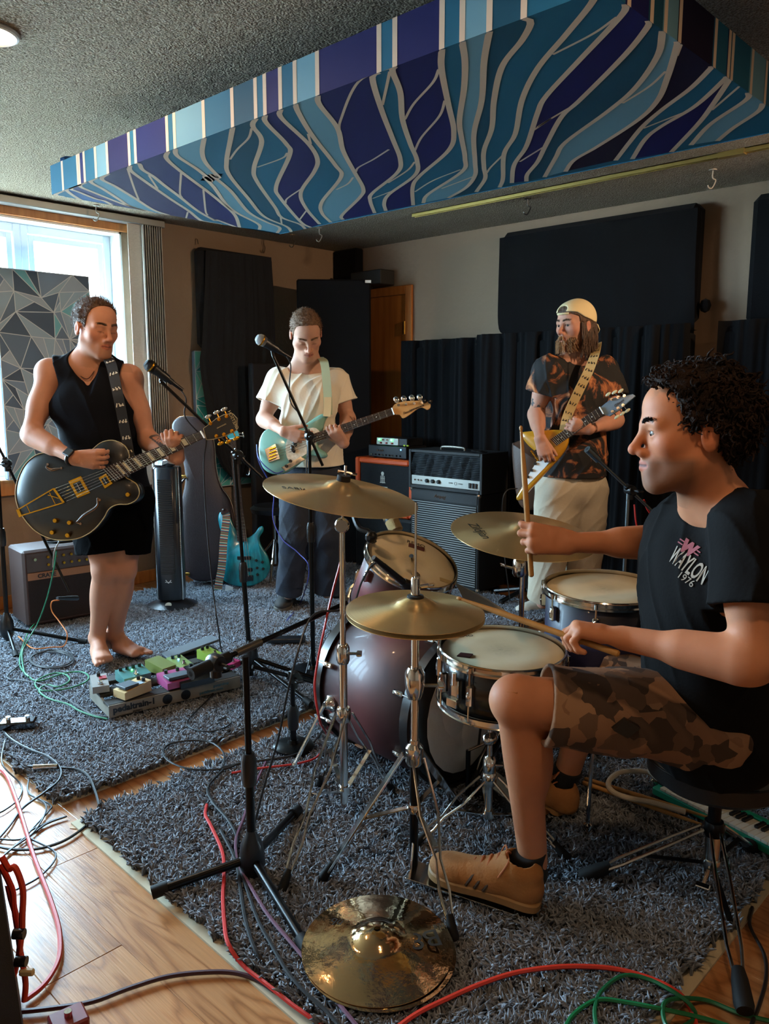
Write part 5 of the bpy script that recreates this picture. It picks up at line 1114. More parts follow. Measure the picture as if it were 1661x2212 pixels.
def cymbal(name, label, c, n, dia, m=None, bell=.055, bow=.05, words=(), group='drum kit cymbals', xd=None, flip=1):
    m = m or M_brz; R = dia / 2; t = local(name, label, 'cymbal', group); pr = [(R, -bow * R * 1.9 * .5), (R * .85, -bow * R * .55), (R * .6, bow * R * .35), (R * .4, bow * R * .75), (bell * 1.0, bow * R * 1.0), (bell * .85, bow * R + .008), (bell * .5, bow * R + .017), (.008, bow * R + .020)]
    pr = [(r, z * flip) for r, z in pr]; body = MB().loft([[Vector((r * math.cos(a), r * math.sin(a), z)) for a in [2 * math.pi * j / 72 for j in range(72)]] for r, z in [(r, z - .0012) for r, z in pr[::-1]] + pr], False, False)
    obj('plate', body, m, t, smooth=60)
    for (s, size, rad, ang, rot) in words:
        a = math.radians(ang); z = np.interp(rad, [p[0] / R for p in pr[::-1]], [p[1] for p in pr[::-1]]); p = Vector((R * rad * math.cos(a), R * rad * math.sin(a), z + .0016 + .002 * (size > .03)))
        text(s, size, Matrix.Translation(p) @ Matrix.Rotation(math.radians(rot), 4, 'Z'), M_ink, t, ext=.0003)
    return place(t, upframe(c, n, xd))
def dz(r, h, z): return D(r, h, z)
CR_C, CR_N = at(738, 1060, 2.28), D(.17, -.10, .97)
cymbal('crash_cymbal', 'large bronze crash cymbal at the left, tilted down to the right on its tall stand', CR_C, CR_N, .450, words=[('SABIAN', .030, .62, 215, 20)])
RD_C, RD_N = at(1131, 1148, 2.68), D(.08, -.16, .98)
cymbal('ride_cymbal', 'bronze ride cymbal at the right below the V guitar, under the raised drumstick', RD_C, RD_N, .495, words=[('Zildjian', .050, .66, 196, -75), ('A', .075, .70, -14, -70), ('custom', .018, .52, -14, -70)])
HH_C, HH_N = at(897, 1312, 2.0), D(.03, -.05, 1)
cymbal('hi_hat_cymbal', 'top bronze hi-hat cymbal in front of the rack tom', HH_C, HH_N, .357); cymbal('hi_hat_cymbal', 'lower upturned bronze hi-hat cymbal just under the top one', HH_C - UP * .030, -HH_N, .357)
FC = onz(815, 2045, .062)
cymbal('spare_cymbal', 'shiny hammered spare cymbal lying on top of its pair on the rug in front', FC + UP * .014, D(0, -.06, 1), .35, M_brl, words=[('B8', .075, .62, 0, 195), ('MEINL', .020, .86, 22, 195), ('mb', .03, .62, 150, 150)], group='spare cymbals on the rug', bow=.075)
cymbal('spare_cymbal', 'lower spare cymbal of the pair lying on the rug in front', FC + UP * .006 + W(.004, -.004, 0), D(0.02, -.04, 1), .356, M_brl, group='spare cymbals on the rug', bow=.075)
M_head = mat('coated_drum_head', 'd2c29c', .75, color2='ddcfae', vscale=6, spec=.2)
_nt = M_head.node_tree; _b = _nt.nodes['Principled BSDF']; _src = _b.inputs['Base Color'].links[0].from_socket; _tc = _nt.nodes.new('ShaderNodeTexCoord'); _ln = _nt.nodes.new('ShaderNodeVectorMath'); _ln.operation = 'LENGTH'; _nz = _nt.nodes.new('ShaderNodeTexNoise'); _nz.inputs['Scale'].default_value = 30
_mr = _nt.nodes.new('ShaderNodeMapRange'); _mr.inputs[1].default_value = .005; _mr.inputs[2].default_value = .06; _mr.inputs[3].default_value = .55; _mr.inputs[4].default_value = 0; _mm = _nt.nodes.new('ShaderNodeMath'); _mm.operation = 'MULTIPLY'; _mx = _nt.nodes.new('ShaderNodeMix'); _mx.data_type = 'RGBA'; _mx.inputs[7].default_value = lin('5f5b48')
_nt.links.new(_tc.outputs['Object'], _ln.inputs[0]); _nt.links.new(_ln.outputs['Value'], _mr.inputs[0]); _nt.links.new(_mr.outputs[0], _mm.inputs[0]); _nt.links.new(_nz.outputs[0], _mm.inputs[1]); _nt.links.new(_mm.outputs[0], _mx.inputs[0]); _nt.links.new(_src, _mx.inputs[6]); _nt.links.new(_mx.outputs[2], _b.inputs['Base Color'])
M_shellb = mat('black_lacquer_shell', '0b0909', .2, coat=.5)
def burst(name, axis_len, mid, ends):
    m = bpy.data.materials.new(name); m.use_nodes = True; nt = m.node_tree; b = nt.nodes['Principled BSDF']; N = nt.nodes.new; L = nt.links.new
    tc = N('ShaderNodeTexCoord'); s = N('ShaderNodeSeparateXYZ'); L(tc.outputs['Object'], s.inputs[0]); mr = N('ShaderNodeMapRange'); mr.inputs[1].default_value = -axis_len; mr.inputs[2].default_value = 0; L(s.outputs[2], mr.inputs[0])
    r = N('ShaderNodeValToRGB'); e = r.color_ramp.elements; e[0].color = lin(ends); e[1].color = lin(ends); x = e.new(.5); x.color = lin(mid); L(mr.outputs[0], r.inputs[0]); L(r.outputs[0], b.inputs['Base Color']); b.inputs['Roughness'].default_value = .48; b.inputs['Coat Weight'].default_value = .06; return m
def drum(name, label, c, n, dia, depth, m_shell, lugs=8, m_head=None, words=None, hoopm=None, xd=None, group='drum kit drums', hoopr=.0055, rot=0.0):
    R = dia / 2; t = local(name, label, 'drum', group); hm = hoopm or M_chrome; N_ = 56
    def ring(r, z): return [Vector((r * math.cos(a), r * math.sin(a), z)) for a in [2 * math.pi * j / N_ for j in range(N_)]]
    obj('shell', MB().loft([ring(R - .006, -.006), ring(R, -.010), ring(R, -depth + .01), ring(R - .006, -depth + .006)], False, False), m_shell, t, smooth=60)
    obj('batter_head', MB().loft([ring(R + .002, -.012), ring(R + .003, -.004), ring(R - .003, .0008), ring(R * .5, 0), ring(.001, 0)], False, False), m_head or M_head, t, smooth=60)
    obj('resonant_head', MB().loft([ring(R + .002, -depth + .012), ring(R + .003, -depth + .004), ring(R - .004, -depth), ring(.001, -depth)], False, False), mat('clear_head', '8a8478', .3), t, smooth=60)
    for s_, z in ((1, 0), (-1, -depth)):
        pr = [(R + .004, -.012), (R + .014, -.012), (R + .014, -.006), (R + .007, -.006), (R + .007, .006), (R + .010, .009), (R + .008, .012), (R + .004, .012)]
        if hoopm: pr = [(R + .001, -.030), (R + .011, -.030), (R + .012, .006), (R + .001, .006)]
        obj('hoop', MB().loft([ring(r, z + s_ * zz_) for r, zz_ in pr + pr[:1]], False, False), hm, t, smooth=40)
    lugm = MB()
    for k in range(lugs):
        a = 2 * math.pi * (k + .5) / lugs + rot; d = Vector((math.cos(a), math.sin(a), 0)); x = Vector((-math.sin(a), math.cos(a), 0)); z = Vector((0, 0, 1))
        for zz_ in ((-.055, -depth + .055) if depth > .2 else (-depth / 2,)):
            l = obj('lug', MB().obox(d * (R + .008) + z * zz_, x, z, d, .009, .022 if depth > .2 else .030, .010, .004).ball(d * (R + .014) + z * zz_, (.008, .018, .008), 10, (x, z, d)), M_chrome, t)
        ro = MB().cyl(d * (R + .013) + z * .002, d * (R + .013) + z * (-.05 if depth > .2 else -depth + .002), .0028, n=6).cyl(d * (R + .013) + z * .006, d * (R + .013) - z * .008, .0055, n=8)
        ro2 = MB() 
        if depth > .2: ro2.cyl(d * (R + .013) - z * (depth + .002), d * (R + .013) - z * (depth - .05), .0028, n=6)
        obj('tension_rod', ro, M_chrome, t)
        if ro2.v: obj('tension_rod', ro2, M_chrome, t)
    for w_ in words or []: text(w_[0], w_[1], Matrix.Translation((w_[2], w_[3], .0016)) @ Matrix.Rotation(math.radians(w_[4]), 4, 'Z'), M_ink, t, ext=.0002)
    place(t, upframe(c, n, xd)); return t
SN_C = at(1085, 1404, 2.2); SN = drum('snare_drum', 'snare drum with black shell and worn cream head between the drummer\'s knees', SN_C, D(.01, -.05, 1), .345, .150, M_shellb, 10, words=[('REMO', .022, -.10, .105, 12)])
def dsub(t, name, mb, m): return obj(name, mb, m, t)
dsub(SN, 'damper_pad', MB().slab([(-.135, -.055, .004), (-.10, -.065, .004), (-.088, -.04, .004), (-.122, -.03, .004)], (0, 0, -.004), .001), mat('maroon_gel', '3d1518', .4))
dsub(SN, 'strainer', MB().obox((-.14, -.125, -.07), (.7, -.7, 0), (0, 0, 1), (-.7, -.7, 0), .013, .035, .010, .003).cyl((-.148, -.133, -.05), (-.148, -.133, -.015), .007, n=10).obox((-.15, -.134, -.10), (.7, -.7, 0), (0, 0, 1), (-.7, -.7, 0), .018, .012, .008, .002), M_chrome)
TM = drum('rack_tom', 'rack tom with wine red shell tilted toward the drummer behind the hi-hat', at(889, 1211, 2.74), D(.30, -.34, .87), .318, .225, burst('wine_burst', .225, '6a1c1c', '160a0a'), 6, words=[('REMO', .026, .02, .115, -5)])
dsub(TM, 'damper_pad', MB().slab([(-.01, .085, .004), (.05, .08, .004), (.052, .10, .004), (-.008, .107, .004)], (0, 0, -.004), .001), mat('brown_gel', '5a3026', .4))
dsub(TM, 'tape_strip', MB().slab([(.10, -.08, .002), (.155, -.085, .002), (.155, -.065, .002), (.10, -.06, .002)], (0, 0, -.002)), mat('masking_tape', 'a89365', .7))
FT = drum('floor_tom', 'floor tom with blue violet shell and chrome hoops at the drummer\'s right arm', at(1307, 1272, 2.38), D(.0, -.05, 1), .352, .36, burst('violet_burst', .36, '25264c', '0b0c14'), 8, words=[('Remo', .022, -.08, -.145, 5)])
dsub(FT, 'damper_pad', MB().slab([(.075, -.085, .004), (.115, -.085, .004), (.118, -.065, .004), (.08, -.062, .004)], (0, 0, -.004), .001), mat('maroon_gel', ''))
fc = at(1307, 1272, 2.38)
for k, a in enumerate((-1.9, .2, 2.3)):
    d = Vector((math.cos(a), math.sin(a), 0)); dsub(FT, 'leg', MB().tube([d * .19 + Vector((0, 0, -.18)), d * .19 + Vector((0, 0, -.40)), d * .215 + Vector((0, 0, -fc.z + .12)), d * .215 + Vector((0, 0, -fc.z + .045))], .006, 8).lathe([(.006, 0), (.013, .005), (.013, .03), (.007, .035)], d * .215 + Vector((0, 0, -fc.z + .038)), (0, 0, 1), 10), M_chrome)
KB, KF = at(1000, 1530, 2.50), at(800, 1474, 2.84); KB.z = .30; KF.z = .30; kax = (KB - KF).normalized(); M_wood_hoop = mat('black_wood_hoop', '100c0b', .3, coat=.4)
K = drum('bass_drum', 'dark wine red bass drum lying on its side behind the hi-hat stand', KB, kax, .50, (KB - KF).length, burst('kick_burst', (KB - KF).length, '562625', '0e0809'), 8, m_head=mat('dark_kick_head', '15130f', .3), hoopm=M_wood_hoop, xd=UP)
dsub(K, 'pillow', MB().ball((-.02, 0, .0), (.20, .17, .018), 22).ball((.02, .05, .006), (.12, .07, .018), 14).ball((-.07, -.04, .006), (.10, .08, .018), 14), mat('grey_pillow', 'd6d2c8', .8, bump=.4, bscale=14))
for k in (-1, 1):
    p0 = Vector((-.03, k * .262, -.38)); dsub(K, 'spur', MB().lathe([(.030, 0), (.030, .008), (.016, .02), (.012, .03)], p0 - Vector((0, k * .012, 0)), (0, k, 0), 16).cyl(p0 + Vector((0, k * .02, 0)), p0 + Vector((-.20, k * .10, -.06)), .007, n=8).ball(p0 + Vector((-.205, k * .102, -.062)), .010, 8), M_chrome)
tk = KF.lerp(KB, .5) + UP * .26; mt = thing('tom_mount', tk, 'chrome tom mounting post on top of the bass drum', 'mount')
obj('post', MB().cyl(tk, tk + UP * .14, .012), M_chrome, mt); obj('base_plate', MB().box(tk + UP * .004, (.06, .06, .012), .003), M_chrome, mt); obj('ball_arm', MB().ball(tk + UP * .14, .022, 12).cyl(tk + UP * .14, tk + UP * .16 + D(-.1, -.5, .5) * .1, .008), M_chrome, mt)
# ------------------------------------------------------------------ stands
def wingbolt(t, p, d, r=.022, m=None): d = Vector(d).normalized(); x, y = perp(d); m = m or M_chrome; obj('wing_bolt', MB().cyl(p - d * .02, p + d * .02, .005, n=8).obox(p + d * .028, x, y, d, r, .003, .008, .002), m, t)
def leg(t, a, b, m, wd=.024, double=True, rod=False, foot_=M_rubber, up=UP):
    a, b = Vector(a), Vector(b); d = (b - a).normalized(); s_ = d.cross(up).normalized()
    if rod: o = obj('leg', MB().tube([a + s_ * .016, a.lerp(b, .35) + s_ * .024, a.lerp(b, .62) + s_ * .006, a.lerp(b, .8) + s_ * .013, b + s_ * .006], .0038, 6), m, t); obj('leg_wire', MB().tube([a - s_ * .016, a.lerp(b, .35) - s_ * .024, a.lerp(b, .62) - s_ * .006, a.lerp(b, .8) - s_ * .013, b - s_ * .006], .0038, 6), m, o)
    elif double: o = obj('leg', MB().bar(a + s_ * .013, b + s_ * .010, .003, wd * .8, s_), m, t); obj('leg_strap', MB().bar(a - s_ * .013, b - s_ * .010, .003, wd * .8, s_), m, o)
    else: o = obj('leg', MB().bar(a, b, wd, .006, up, .001), m, t)
    obj('rubber_foot', MB().lathe([(.010, -.026), (.012, 0), (.014, .024), (.011, .034)], b, d, 12), foot_, o)
    return o
def stand(t, top, bot, collar, feet, rs=.012, m=None, rod=True, brace=.45, r2=None, legs=None):
    m = m or M_chrome; top, bot = Vector(top), Vector(bot); c = bot.lerp(top, collar); low = bot.lerp(top, .05)
    obj('lower_tube', MB().cyl(bot, bot.lerp(top, .55), rs), m, t); obj('upper_tube', MB().cyl(bot.lerp(top, .55), top, r2 or rs * .72), m, t)
    obj('collar', MB().lathe([(rs * 1.5, -.022), (rs * 1.8, -.015), (rs * 1.8, .015), (rs * 1.5, .022)], c, UP, 16), m, t); obj('height_clamp', MB().lathe([(rs * 1.3, -.03), (rs * 1.6, -.02), (rs * 1.6, .02), (rs * 1.1, .03)], bot.lerp(top, .55), UP, 16), m, t); wingbolt(t, bot.lerp(top, .55) + RT * rs * 1.6, RT, m=m)
    obj('brace_collar', MB().lathe([(rs * 1.4, -.012), (rs * 1.4, .012)], low, UP, 14), m, t)
    for k, f_ in enumerate(feet):
        f_ = Vector(f_); d = f_ - c; d.z = 0; d.normalize(); a = c + d * rs * 1.8; l = leg(t, a, f_, m, rod=rod if not isinstance(rod, (list, tuple)) else rod[k]); p = a.lerp(f_, brace); obj('brace', MB().bar(low + d * rs * 1.3, p, .014, .003, UP), m, l)
hc_ = at(733, 1600, 2.25)
CS = thing('cymbal_stand', (hc_.x, hc_.y, .04), 'chrome tripod stand holding the large crash cymbal at the left', 'stand', 'chrome stands of the drum kit')
b_ = onz(727, 1768, .10); b_ = Vector((CR_C.x, CR_C.y, .09)); stand(CS, CR_C - UP * .10, b_, .33, [onz(617, 1900, .05), onz(842, 1698, .05), onz(690, 1690, .05)], rs=.0125, brace=.5)
obj('tilter', MB().lathe([(.018, -.014), (.022, -.008), (.022, .008), (.018, .014)], CR_C - UP * .10 + D(0, -1, 0) * .004, D(0, -1, 0), 20).cyl(CR_C - UP * .10, CR_C + CR_N * .075, .004).cyl(CR_C - CR_N * .03, CR_C + CR_N * .0, .014), M_chrome, CS)
obj('felt', MB().lathe([(.019, .022), (.020, .030), (.019, .046)], CR_C, CR_N, 16), M_felt, CS); wingbolt(CS, CR_C + CR_N * .055, D(1, 0, -.2), .014)
RB = Vector((RD_C.x, RD_C.y, .10)) ; RS = thing('cymbal_stand', (RB.x, RB.y, .04), 'chrome tripod stand rising between snare and floor tom under the ride cymbal', 'stand', 'chrome stands of the drum kit')
stand(RS, RD_C - UP * .06, RB, .30, [RB + D(-.6, -.6, 0) * .24 - UP * .05, RB + D(.8, .1, 0) * .26 - UP * .05, RB + D(-.3, .9, 0) * .26 - UP * .05], rs=.0125); obj('tilter', MB().cyl(RD_C - UP * .06, RD_C + RD_N * .06, .004).lathe([(.016, -.012), (.02, 0), (.016, .012)], RD_C - UP * .06, D(0, -1, 0), 16), M_chrome, RS)
q = at(1122, 1226, 2.62); obj('boom_clamp', MB().lathe([(.018, -.03), (.024, -.02), (.024, .02), (.016, .035)], q.xy.to_3d() + UP * q.z, UP, 16), M_chrome, RS); wingbolt(RS, q + D(-1, 0, 0) * .03, D(-1, 0, .3), .016)
obj('felt', MB().lathe([(.015, .022), (.016, .036)], RD_C, RD_N, 16), M_felt, RS)
HB = Vector((HH_C.x, HH_C.y, .06)); HS_ = thing('hi_hat_stand', (HB.x, HB.y, .035), 'chrome hi-hat stand with pedal under the drummer\'s left shoe', 'stand', 'chrome stands of the drum kit')
cz = at(890, 1640, 1.97); cl_ = Vector((HB.x, HB.y, cz.z))
obj('lower_tube', MB().cyl(HB, cl_, .012), M_blackm, HS_); obj('middle_tube', MB().cyl(cl_, HH_C - UP * .36, .0135), M_chrome, HS_); obj('upper_tube', MB().cyl(HH_C - UP * .36, HH_C - UP * .045, .0105), M_chrome, HS_); obj('pull_rod', MB().cyl(HH_C - UP * .05, at(895, 1085, 2.0).z * UP + HH_C.xy.to_3d(), .0032), M_chrome, HS_)
obj('height_clamp', MB().lathe([(.016, -.05), (.022, -.035), (.026, -.01), (.026, .02), (.018, .035)], Vector((HB.x, HB.y, at(898, 1478, 1.97).z)), UP, 18), M_chrome, HS_); wingbolt(HS_, Vector((HB.x, HB.y, at(898, 1490, 1.97).z)) + RT * .04, RT, .02)
obj('collar', MB().lathe([(.018, -.03), (.024, -.02), (.024, .02), (.016, .03)], cl_, UP, 18), M_chrome, HS_); obj('clutch', MB().lathe([(.009, .030), (.012, .034), (.012, .075), (.009, .08)], HH_C, UP, 14), M_chrome, HS_); obj('felt', MB().lathe([(.022, .018), (.023, .024), (.021, .032)], HH_C, UP, 18), M_felt, HS_); wingbolt(HS_, HH_C + UP * .055 + RT * .014, D(1, -.2, .2), .012)
low = HB + UP * .17
obj('brace_collar', MB().lathe([(.018, -.012), (.02, 0), (.018, .012)], low, UP, 14), M_chrome, HS_)
for f_, rd in ((onz(708, 1880, .06), False), (onz(975, 2000, .06), True), (onz(985, 1730, .06), False)):
    d = f_ - cl_; d.z = 0; d.normalize(); a = cl_ + d * .03
    l = leg(HS_, a, f_, M_chrome, rod=rd, double=False, wd=.028, up=UP); obj('brace', MB().bar(low + d * .015, a.lerp(f_, .55), .014, .003, UP), M_chrome, l)
pt_, ph_ = onz(898, 1900, .05), onz(1150, 1975, .045); du = (TOE_L - HEEL_L).normalized(); fb0 = HEEL_L - UP * .014 - du * .02; fb1 = TOE_L - UP * .016 + du * .05
obj('footboard', MB().bar(fb0, fb1, .085, .006, UP, .001), M_chrome, HS_); obj('frame_rod', MB().tube([HB + D(0, -.06, -.02), HB + D(.12, -.07, -.02), fb0 - UP * .02], .004, 6), M_chrome, HS_); obj('chain_link', MB().cyl(fb1, HB + UP * .10, .004), M_chrome, HS_)
# snare stand
sc_ = Vector((SN_C.x, SN_C.y, 0)); ST = thing('snare_stand', (sc_.x, sc_.y, .035), 'short chrome tripod stand carrying the snare drum', 'stand', 'chrome stands of the drum kit')
q = sc_ + D(-.3, .1, 0) * .03; stand(ST, q + UP * (SN_C.z - .22), q + UP * .08, .42, [q + D(-.9, -.3, 0) * .22 + UP * .05, q + D(.8, -.5, 0) * .22 + UP * .05, q + D(.0, 1, 0) * .22 + UP * .05], rs=.012, brace=.5)
for k in range(3):
    a = k * 2.094 + .6; d = RT * math.cos(a) + FW * math.sin(a); e = SN_C.xy.to_3d() + UP * (SN_C.z - .165) + d * .175; obj('basket_arm', MB().tube([q + UP * (SN_C.z - .22), e - UP * .012 - d * .02, e, e + UP * .035], .006, 8), M_chrome, ST); obj('rubber_grip', MB().ball(e + UP * .02, (.012, .012, .022), 10), M_rubber, ST)
obj('basket_knob', MB().ball(q + UP * (SN_C.z - .27), (.03, .022, .022), 12), M_chrome, ST)
# kick pedal
pb = Vector((KB.x, KB.y, .035)) + kax * .04; PD_ = thing('kick_pedal', pb, 'black bass drum pedal under the drummer\'s right shoe', 'pedal')
px_ = kax.cross(UP).normalized(); e0 = onz(1235, 1762, .05)
obj('base_plate', MB().bar(pb, pb + kax * .30, .09, .008, UP, .002), M_blackm, PD_); obj('footboard', MB().bar(pb + kax * .29 + UP * .02, pb + kax * .06 + UP * .075, .075, .006, UP, .001), M_chrome, PD_)
for s_ in (-1, 1): obj('post', MB().cyl(pb + kax * .03 + px_ * .05 * s_, pb + kax * .03 + px_ * .05 * s_ + UP * .16, .008), M_blackm, PD_)
obj('axle', MB().cyl(pb + kax * .03 - px_ * .055 + UP * .16, pb + kax * .03 + px_ * .055 + UP * .16, .006), M_chrome, PD_); obj('beater', MB().cyl(pb + kax * .03 + UP * .16, pb + kax * .045 + UP * .30, .004).ball(pb + kax * .045 + UP * .31, (.022, .022, .022), 12), M_felt, PD_)
# throne
TC = W(.875, 1.975, 0); TH_ = thing('drum_throne', (TC.x, TC.y, .03), 'round black padded stool on chrome tripod legs under the drummer', 'stool', 'drum stools'); sz = at(1540, 1650, 1.97).z
obj('seat', MB().lathe([(.06, sz - .055), (.150, sz - .05), (.176, sz - .03), (.178, sz + .015), (.160, sz + .038), (.10, sz + .046), (.001, sz + .048)], TC, UP, 48), mat('black_vinyl', '0a0a0b', .4, bump=.08, bscale=300), TH_)
obj('seat_piping', MB().torus(TC + UP * (sz + .012), UP, .179, .0035, 48), M_rubber, TH_)
obj('seat_bracket', MB().cyl(TC + UP * (sz - .06), TC + UP * (sz - .105), .024, n=20), M_chrome, TH_); pz = at(1493, 1790, 1.97).z; obj('post', MB().cyl(TC + UP * (sz - .10), TC + UP * pz, .017), M_blackm, TH_); obj('lower_tube', MB().cyl(TC + UP * pz, TC + UP * .075, .020, n=20), M_chrome, TH_)
obj('collar', MB().lathe([(.024, -.02), (.03, 0), (.024, .02)], TC + UP * (pz + .0), UP, 18), M_blackm, TH_); obj('brace_collar', MB().lathe([(.024, -.012), (.026, 0), (.024, .012)], TC + UP * .085, UP, 18), M_chrome, TH_)
for f_ in (onz(1282, 1885, .045), onz(1602, 2140, .045), onz(1625, 1830, .045)):
    d = f_ - TC; d.z = 0; d.normalize(); a = TC + UP * pz + d * .03; s_ = d.cross(UP)
    l = obj('leg', MB().tube([a + s_ * .012, a.lerp(f_, .3) + s_ * .016, a.lerp(f_, .75) + s_ * .016, f_ + s_ * .006], .0045, 6), M_chrome, TH_); obj('leg_wire', MB().tube([a - s_ * .012, a.lerp(f_, .3) - s_ * .016, a.lerp(f_, .75) - s_ * .016, f_ - s_ * .006], .0045, 6), M_chrome, l); obj('brace', MB().bar(TC + UP * .085 + d * .02, a.lerp(f_, .6), .014, .003, UP), M_blackm, l)
    obj('rubber_foot', MB().lathe([(.014, -.05), (.019, -.02), (.022, .03), (.018, .045)], f_, (f_ - a), 12), M_rubber, l)
wingbolt(TH_, TC + UP * .07 + D(-.6, -.8, 0) * .05, D(-.6, -.8, -.5), .018)
# sticks in the hands and on the floor
M_stick = mat('hickory_stick', '9a6f35', .5, color2='ab7f42', vscale=20, stretch=(1, 1, .1))
def stick(a, b, label, group='drumsticks'):
    a, b = Vector(a), Vector(b); d = (b - a).normalized(); b = a + d * .405; t = thing('drumstick', a, label, 'drumstick', group)
    obj('shaft', MB().lathe([(.004, 0), (.0072, .004), (.0073, .28), (.0035, .385)], a, d, 12), M_stick, t); obj('tip', MB().ball(a + d * .392, (.0048, .0048, .008), 10, (perp(d)[0], perp(d)[1], d)), M_stick, t)
wr = dru.J['wrR']; hp = wr + D(-.95, -.05, .12) * .10 + D(-.1, .9, -.3) * .022
stick(hp + D(.08, -.1, -1) * .10, hp + D(-.08, .1, 1) * .3, 'wooden drumstick held upright in the raised right hand over the ride cymbal')
wl = dru.J['wrL']; hl = wl + D(-.92, .30, .12) * .10 - UP * .024
stick(hl + D(.75, -.5, -.15) * .10, hl + D(-.75, .5, .15) * .3, 'wooden drumstick in the left hand held low over the snare drum')
for k, (a, b) in enumerate((((1262, 1682), (1480, 1750)), ((1258, 1690), (1470, 1765)))):
    stick(onz(*a, .07), onz(*b, .07), ['spare drumstick on the rug behind the stool, farther of two', 'spare drumstick on the rug behind the stool, nearer of two'][k], 'spare drumsticks on the rug')
# melodica
t = local('melodica', 'green toy keyboard with white keys lying on the rug behind the stool', 'melodica'); A_, B_ = onz(1432, 1688, .075), onz(1655, 1800, .075); L_ = .50; KM = M_white
obj('body', MB().bb(0, L_, -.055, .055, -.03, .0, .006), mat('green_plastic', '1c8f6d', .35), t); key = mat('ivory_key', 'd9d4c4', .35)
for k in range(22): obj('white_key', MB().bb(.03 + k * .0205, .0495 + k * .0205, -.052, .03, -.002, .007, .001), key, t)
for k in range(21):
    if k % 7 not in (2, 6): obj('black_key', MB().bb(.0435 + k * .0205, .0555 + k * .0205, -.012, .03, .004, .015, .001), M_black, t)
obj('back_rim', MB().bb(.0, L_, .032, .055, 0, .012, .003), mat('green_plastic', ''), t); place(t, upframe(A_, UP, B_ - A_))
hs = thing('blow_hose', onz(1330, 1680, .07), 'pale ribbed mouthpiece hose curled from the green keyboard', 'hose'); P = [onz(850 + a / 2.048, 1400 + b / 2.048, .085) for a, b in ((1180, 585), (1120, 548), (1010, 548), (955, 585), (960, 625), (1020, 658), (1150, 685), (1290, 725))]
obj('hose', MB().tube(P, .0085, 10, 8), mat('pale_hose', 'b5ad9c', .5), hs); obj('coupling', MB().cyl(P[0] + (P[0] - P[1]) * .0, P[0] + (P[0] - P[1]).normalized() * .04, .013), M_black, hs)
# sheet of paper
q = at(1035, 1300, 2.86); pp_ = [q + W(-.09, .02, .07), q + W(.03, .06, .0), q + W(.11, -.04, -.035), q + W(-.04, -.07, -.02)]
obj('paper_sheet', MB().loft([pp_, [p + UP * .0008 for p in pp_]]), mat('paper', 'd8d2c6', .8), label='white sheet of paper lying on top of the bass drum beside the rack tom', cat='paper', smooth=0)
# ================================================================== acoustic panels and curtains
def rows_sheet(rows, nrm, folds=14, amp=.012, nx=120, seed=1, sub=5, th=.004, edge=.5):
    """rows: (left point, right point) from top to bottom; returns MB of a folded sheet"""
    R_ = np.random.default_rng(seed); ph = R_.uniform(0, 6.28, 6); fq = folds * np.array([1, .53, 1.7, 2.9, .27, 4.1]); am = np.array([1, .8, .5, .28, .9, .15]) * R_.uniform(.7, 1.2, 6)
    L = catmull([r[0] for r in rows], sub); R2 = catmull([r[1] for r in rows], sub); vs = []; n = len(L)
    for i in range(n):
        v = i / (n - 1); g = min(1, .25 + 1.3 * v)
        for j in range(nx):
            u = j / (nx - 1); s_ = float(np.sum(am * np.sin(fq * 6.28 * u + ph + 1.4 * np.sin(3 * v + ph[::-1])))) * amp * g; vs.append(L[i].lerp(R2[i], u) + nrm * s_)
    mb = MB(); fs = [(i * nx + j, i * nx + j + 1, (i + 1) * nx + j + 1, (i + 1) * nx + j) for i in range(n - 1) for j in range(nx - 1)]; mb.add(vs, fs); return mb
def blk(name, label, x0, x1, y0, y1, z0, z1, m=None, bev=.018, group='black fabric acoustic panels', cat='acoustic panel'):
    t = thing(name, ((x0 + x1) / 2, (y0 + y1) / 2, z0), label, cat, group); obj('padded_cover', MB().bb(x0, x1, y0, y1, z0, z1, bev), m or M_cloth, t, smooth=20); return t
NY, NX_ = Vector((0, -1, 0)), Vector((-1, 0, 0)); M_cloth2 = mat('navy_black_cloth', '080b12', .85, sheen=.06, bump=.12, bscale=150)
t = blk('acoustic_panel', 'dark panel on the window side wall with cloth hanging to a point below it', 3.262, 3.915, 4.87, 4.968, 1.62, 2.305, M_cloth2, .03)
rw = [(ony(*a, 4.855), ony(*b, 4.855)) for a, b in (((444, 540), (586, 556)), ((441, 640), (592, 640)), ((436, 740), (596, 740)), ((432, 790), (596, 800)), ((446, 880), (594, 880)), ((460, 950), (590, 940)), ((476, 1000), (575, 985)), ((498, 1030), (545, 1032)))]
obj('hanging_cloth', rows_sheet(rw, NY, 6, .007, 90, 3), M_cloth2, t); obj('wall_hook', MB().tube([(3.30, 4.965, 2.37), (3.30, 4.95, 2.36), (3.30, 4.94, 2.33)], .003, 6, 4), M_chrome, t)
t = thing('acoustic_panel', (3.78, 4.0, 0), 'tall free standing black panel behind the person in white, white label at its top corner', 'acoustic panel', 'black fabric acoustic panels'); A_, B_ = at(640, 602, 6.05), at(801, 604, 6.08); dd = (B_ - A_); dd.z = 0; nn = Vector((dd.y, -dd.x, 0)).normalized(); nn = nn if nn.dot(FW) > 0 else -nn
c = (A_ + B_) / 2; zt_ = c.z; c.z = zt_ / 2; obj('padded_cover', MB().obox(c + nn * .045, dd.normalized(), nn, UP, dd.length / 2, .045, zt_ / 2, .012), mat('charcoal_cloth', '0b0b0d', .9, spec=.2), t, smooth=20)
q = at(795, 608, 6.06); obj('label', MB().obox(q, dd.normalized(), nn, UP, .022, .001, .010), M_white, t)
t = blk('acoustic_panel', 'charcoal panel leaning low against the wall behind the person in white', 3.56, 3.90, 4.70, 4.76, .03, 1.515, mat('brown_grey_cloth', '1d1b1e', .9), .008)
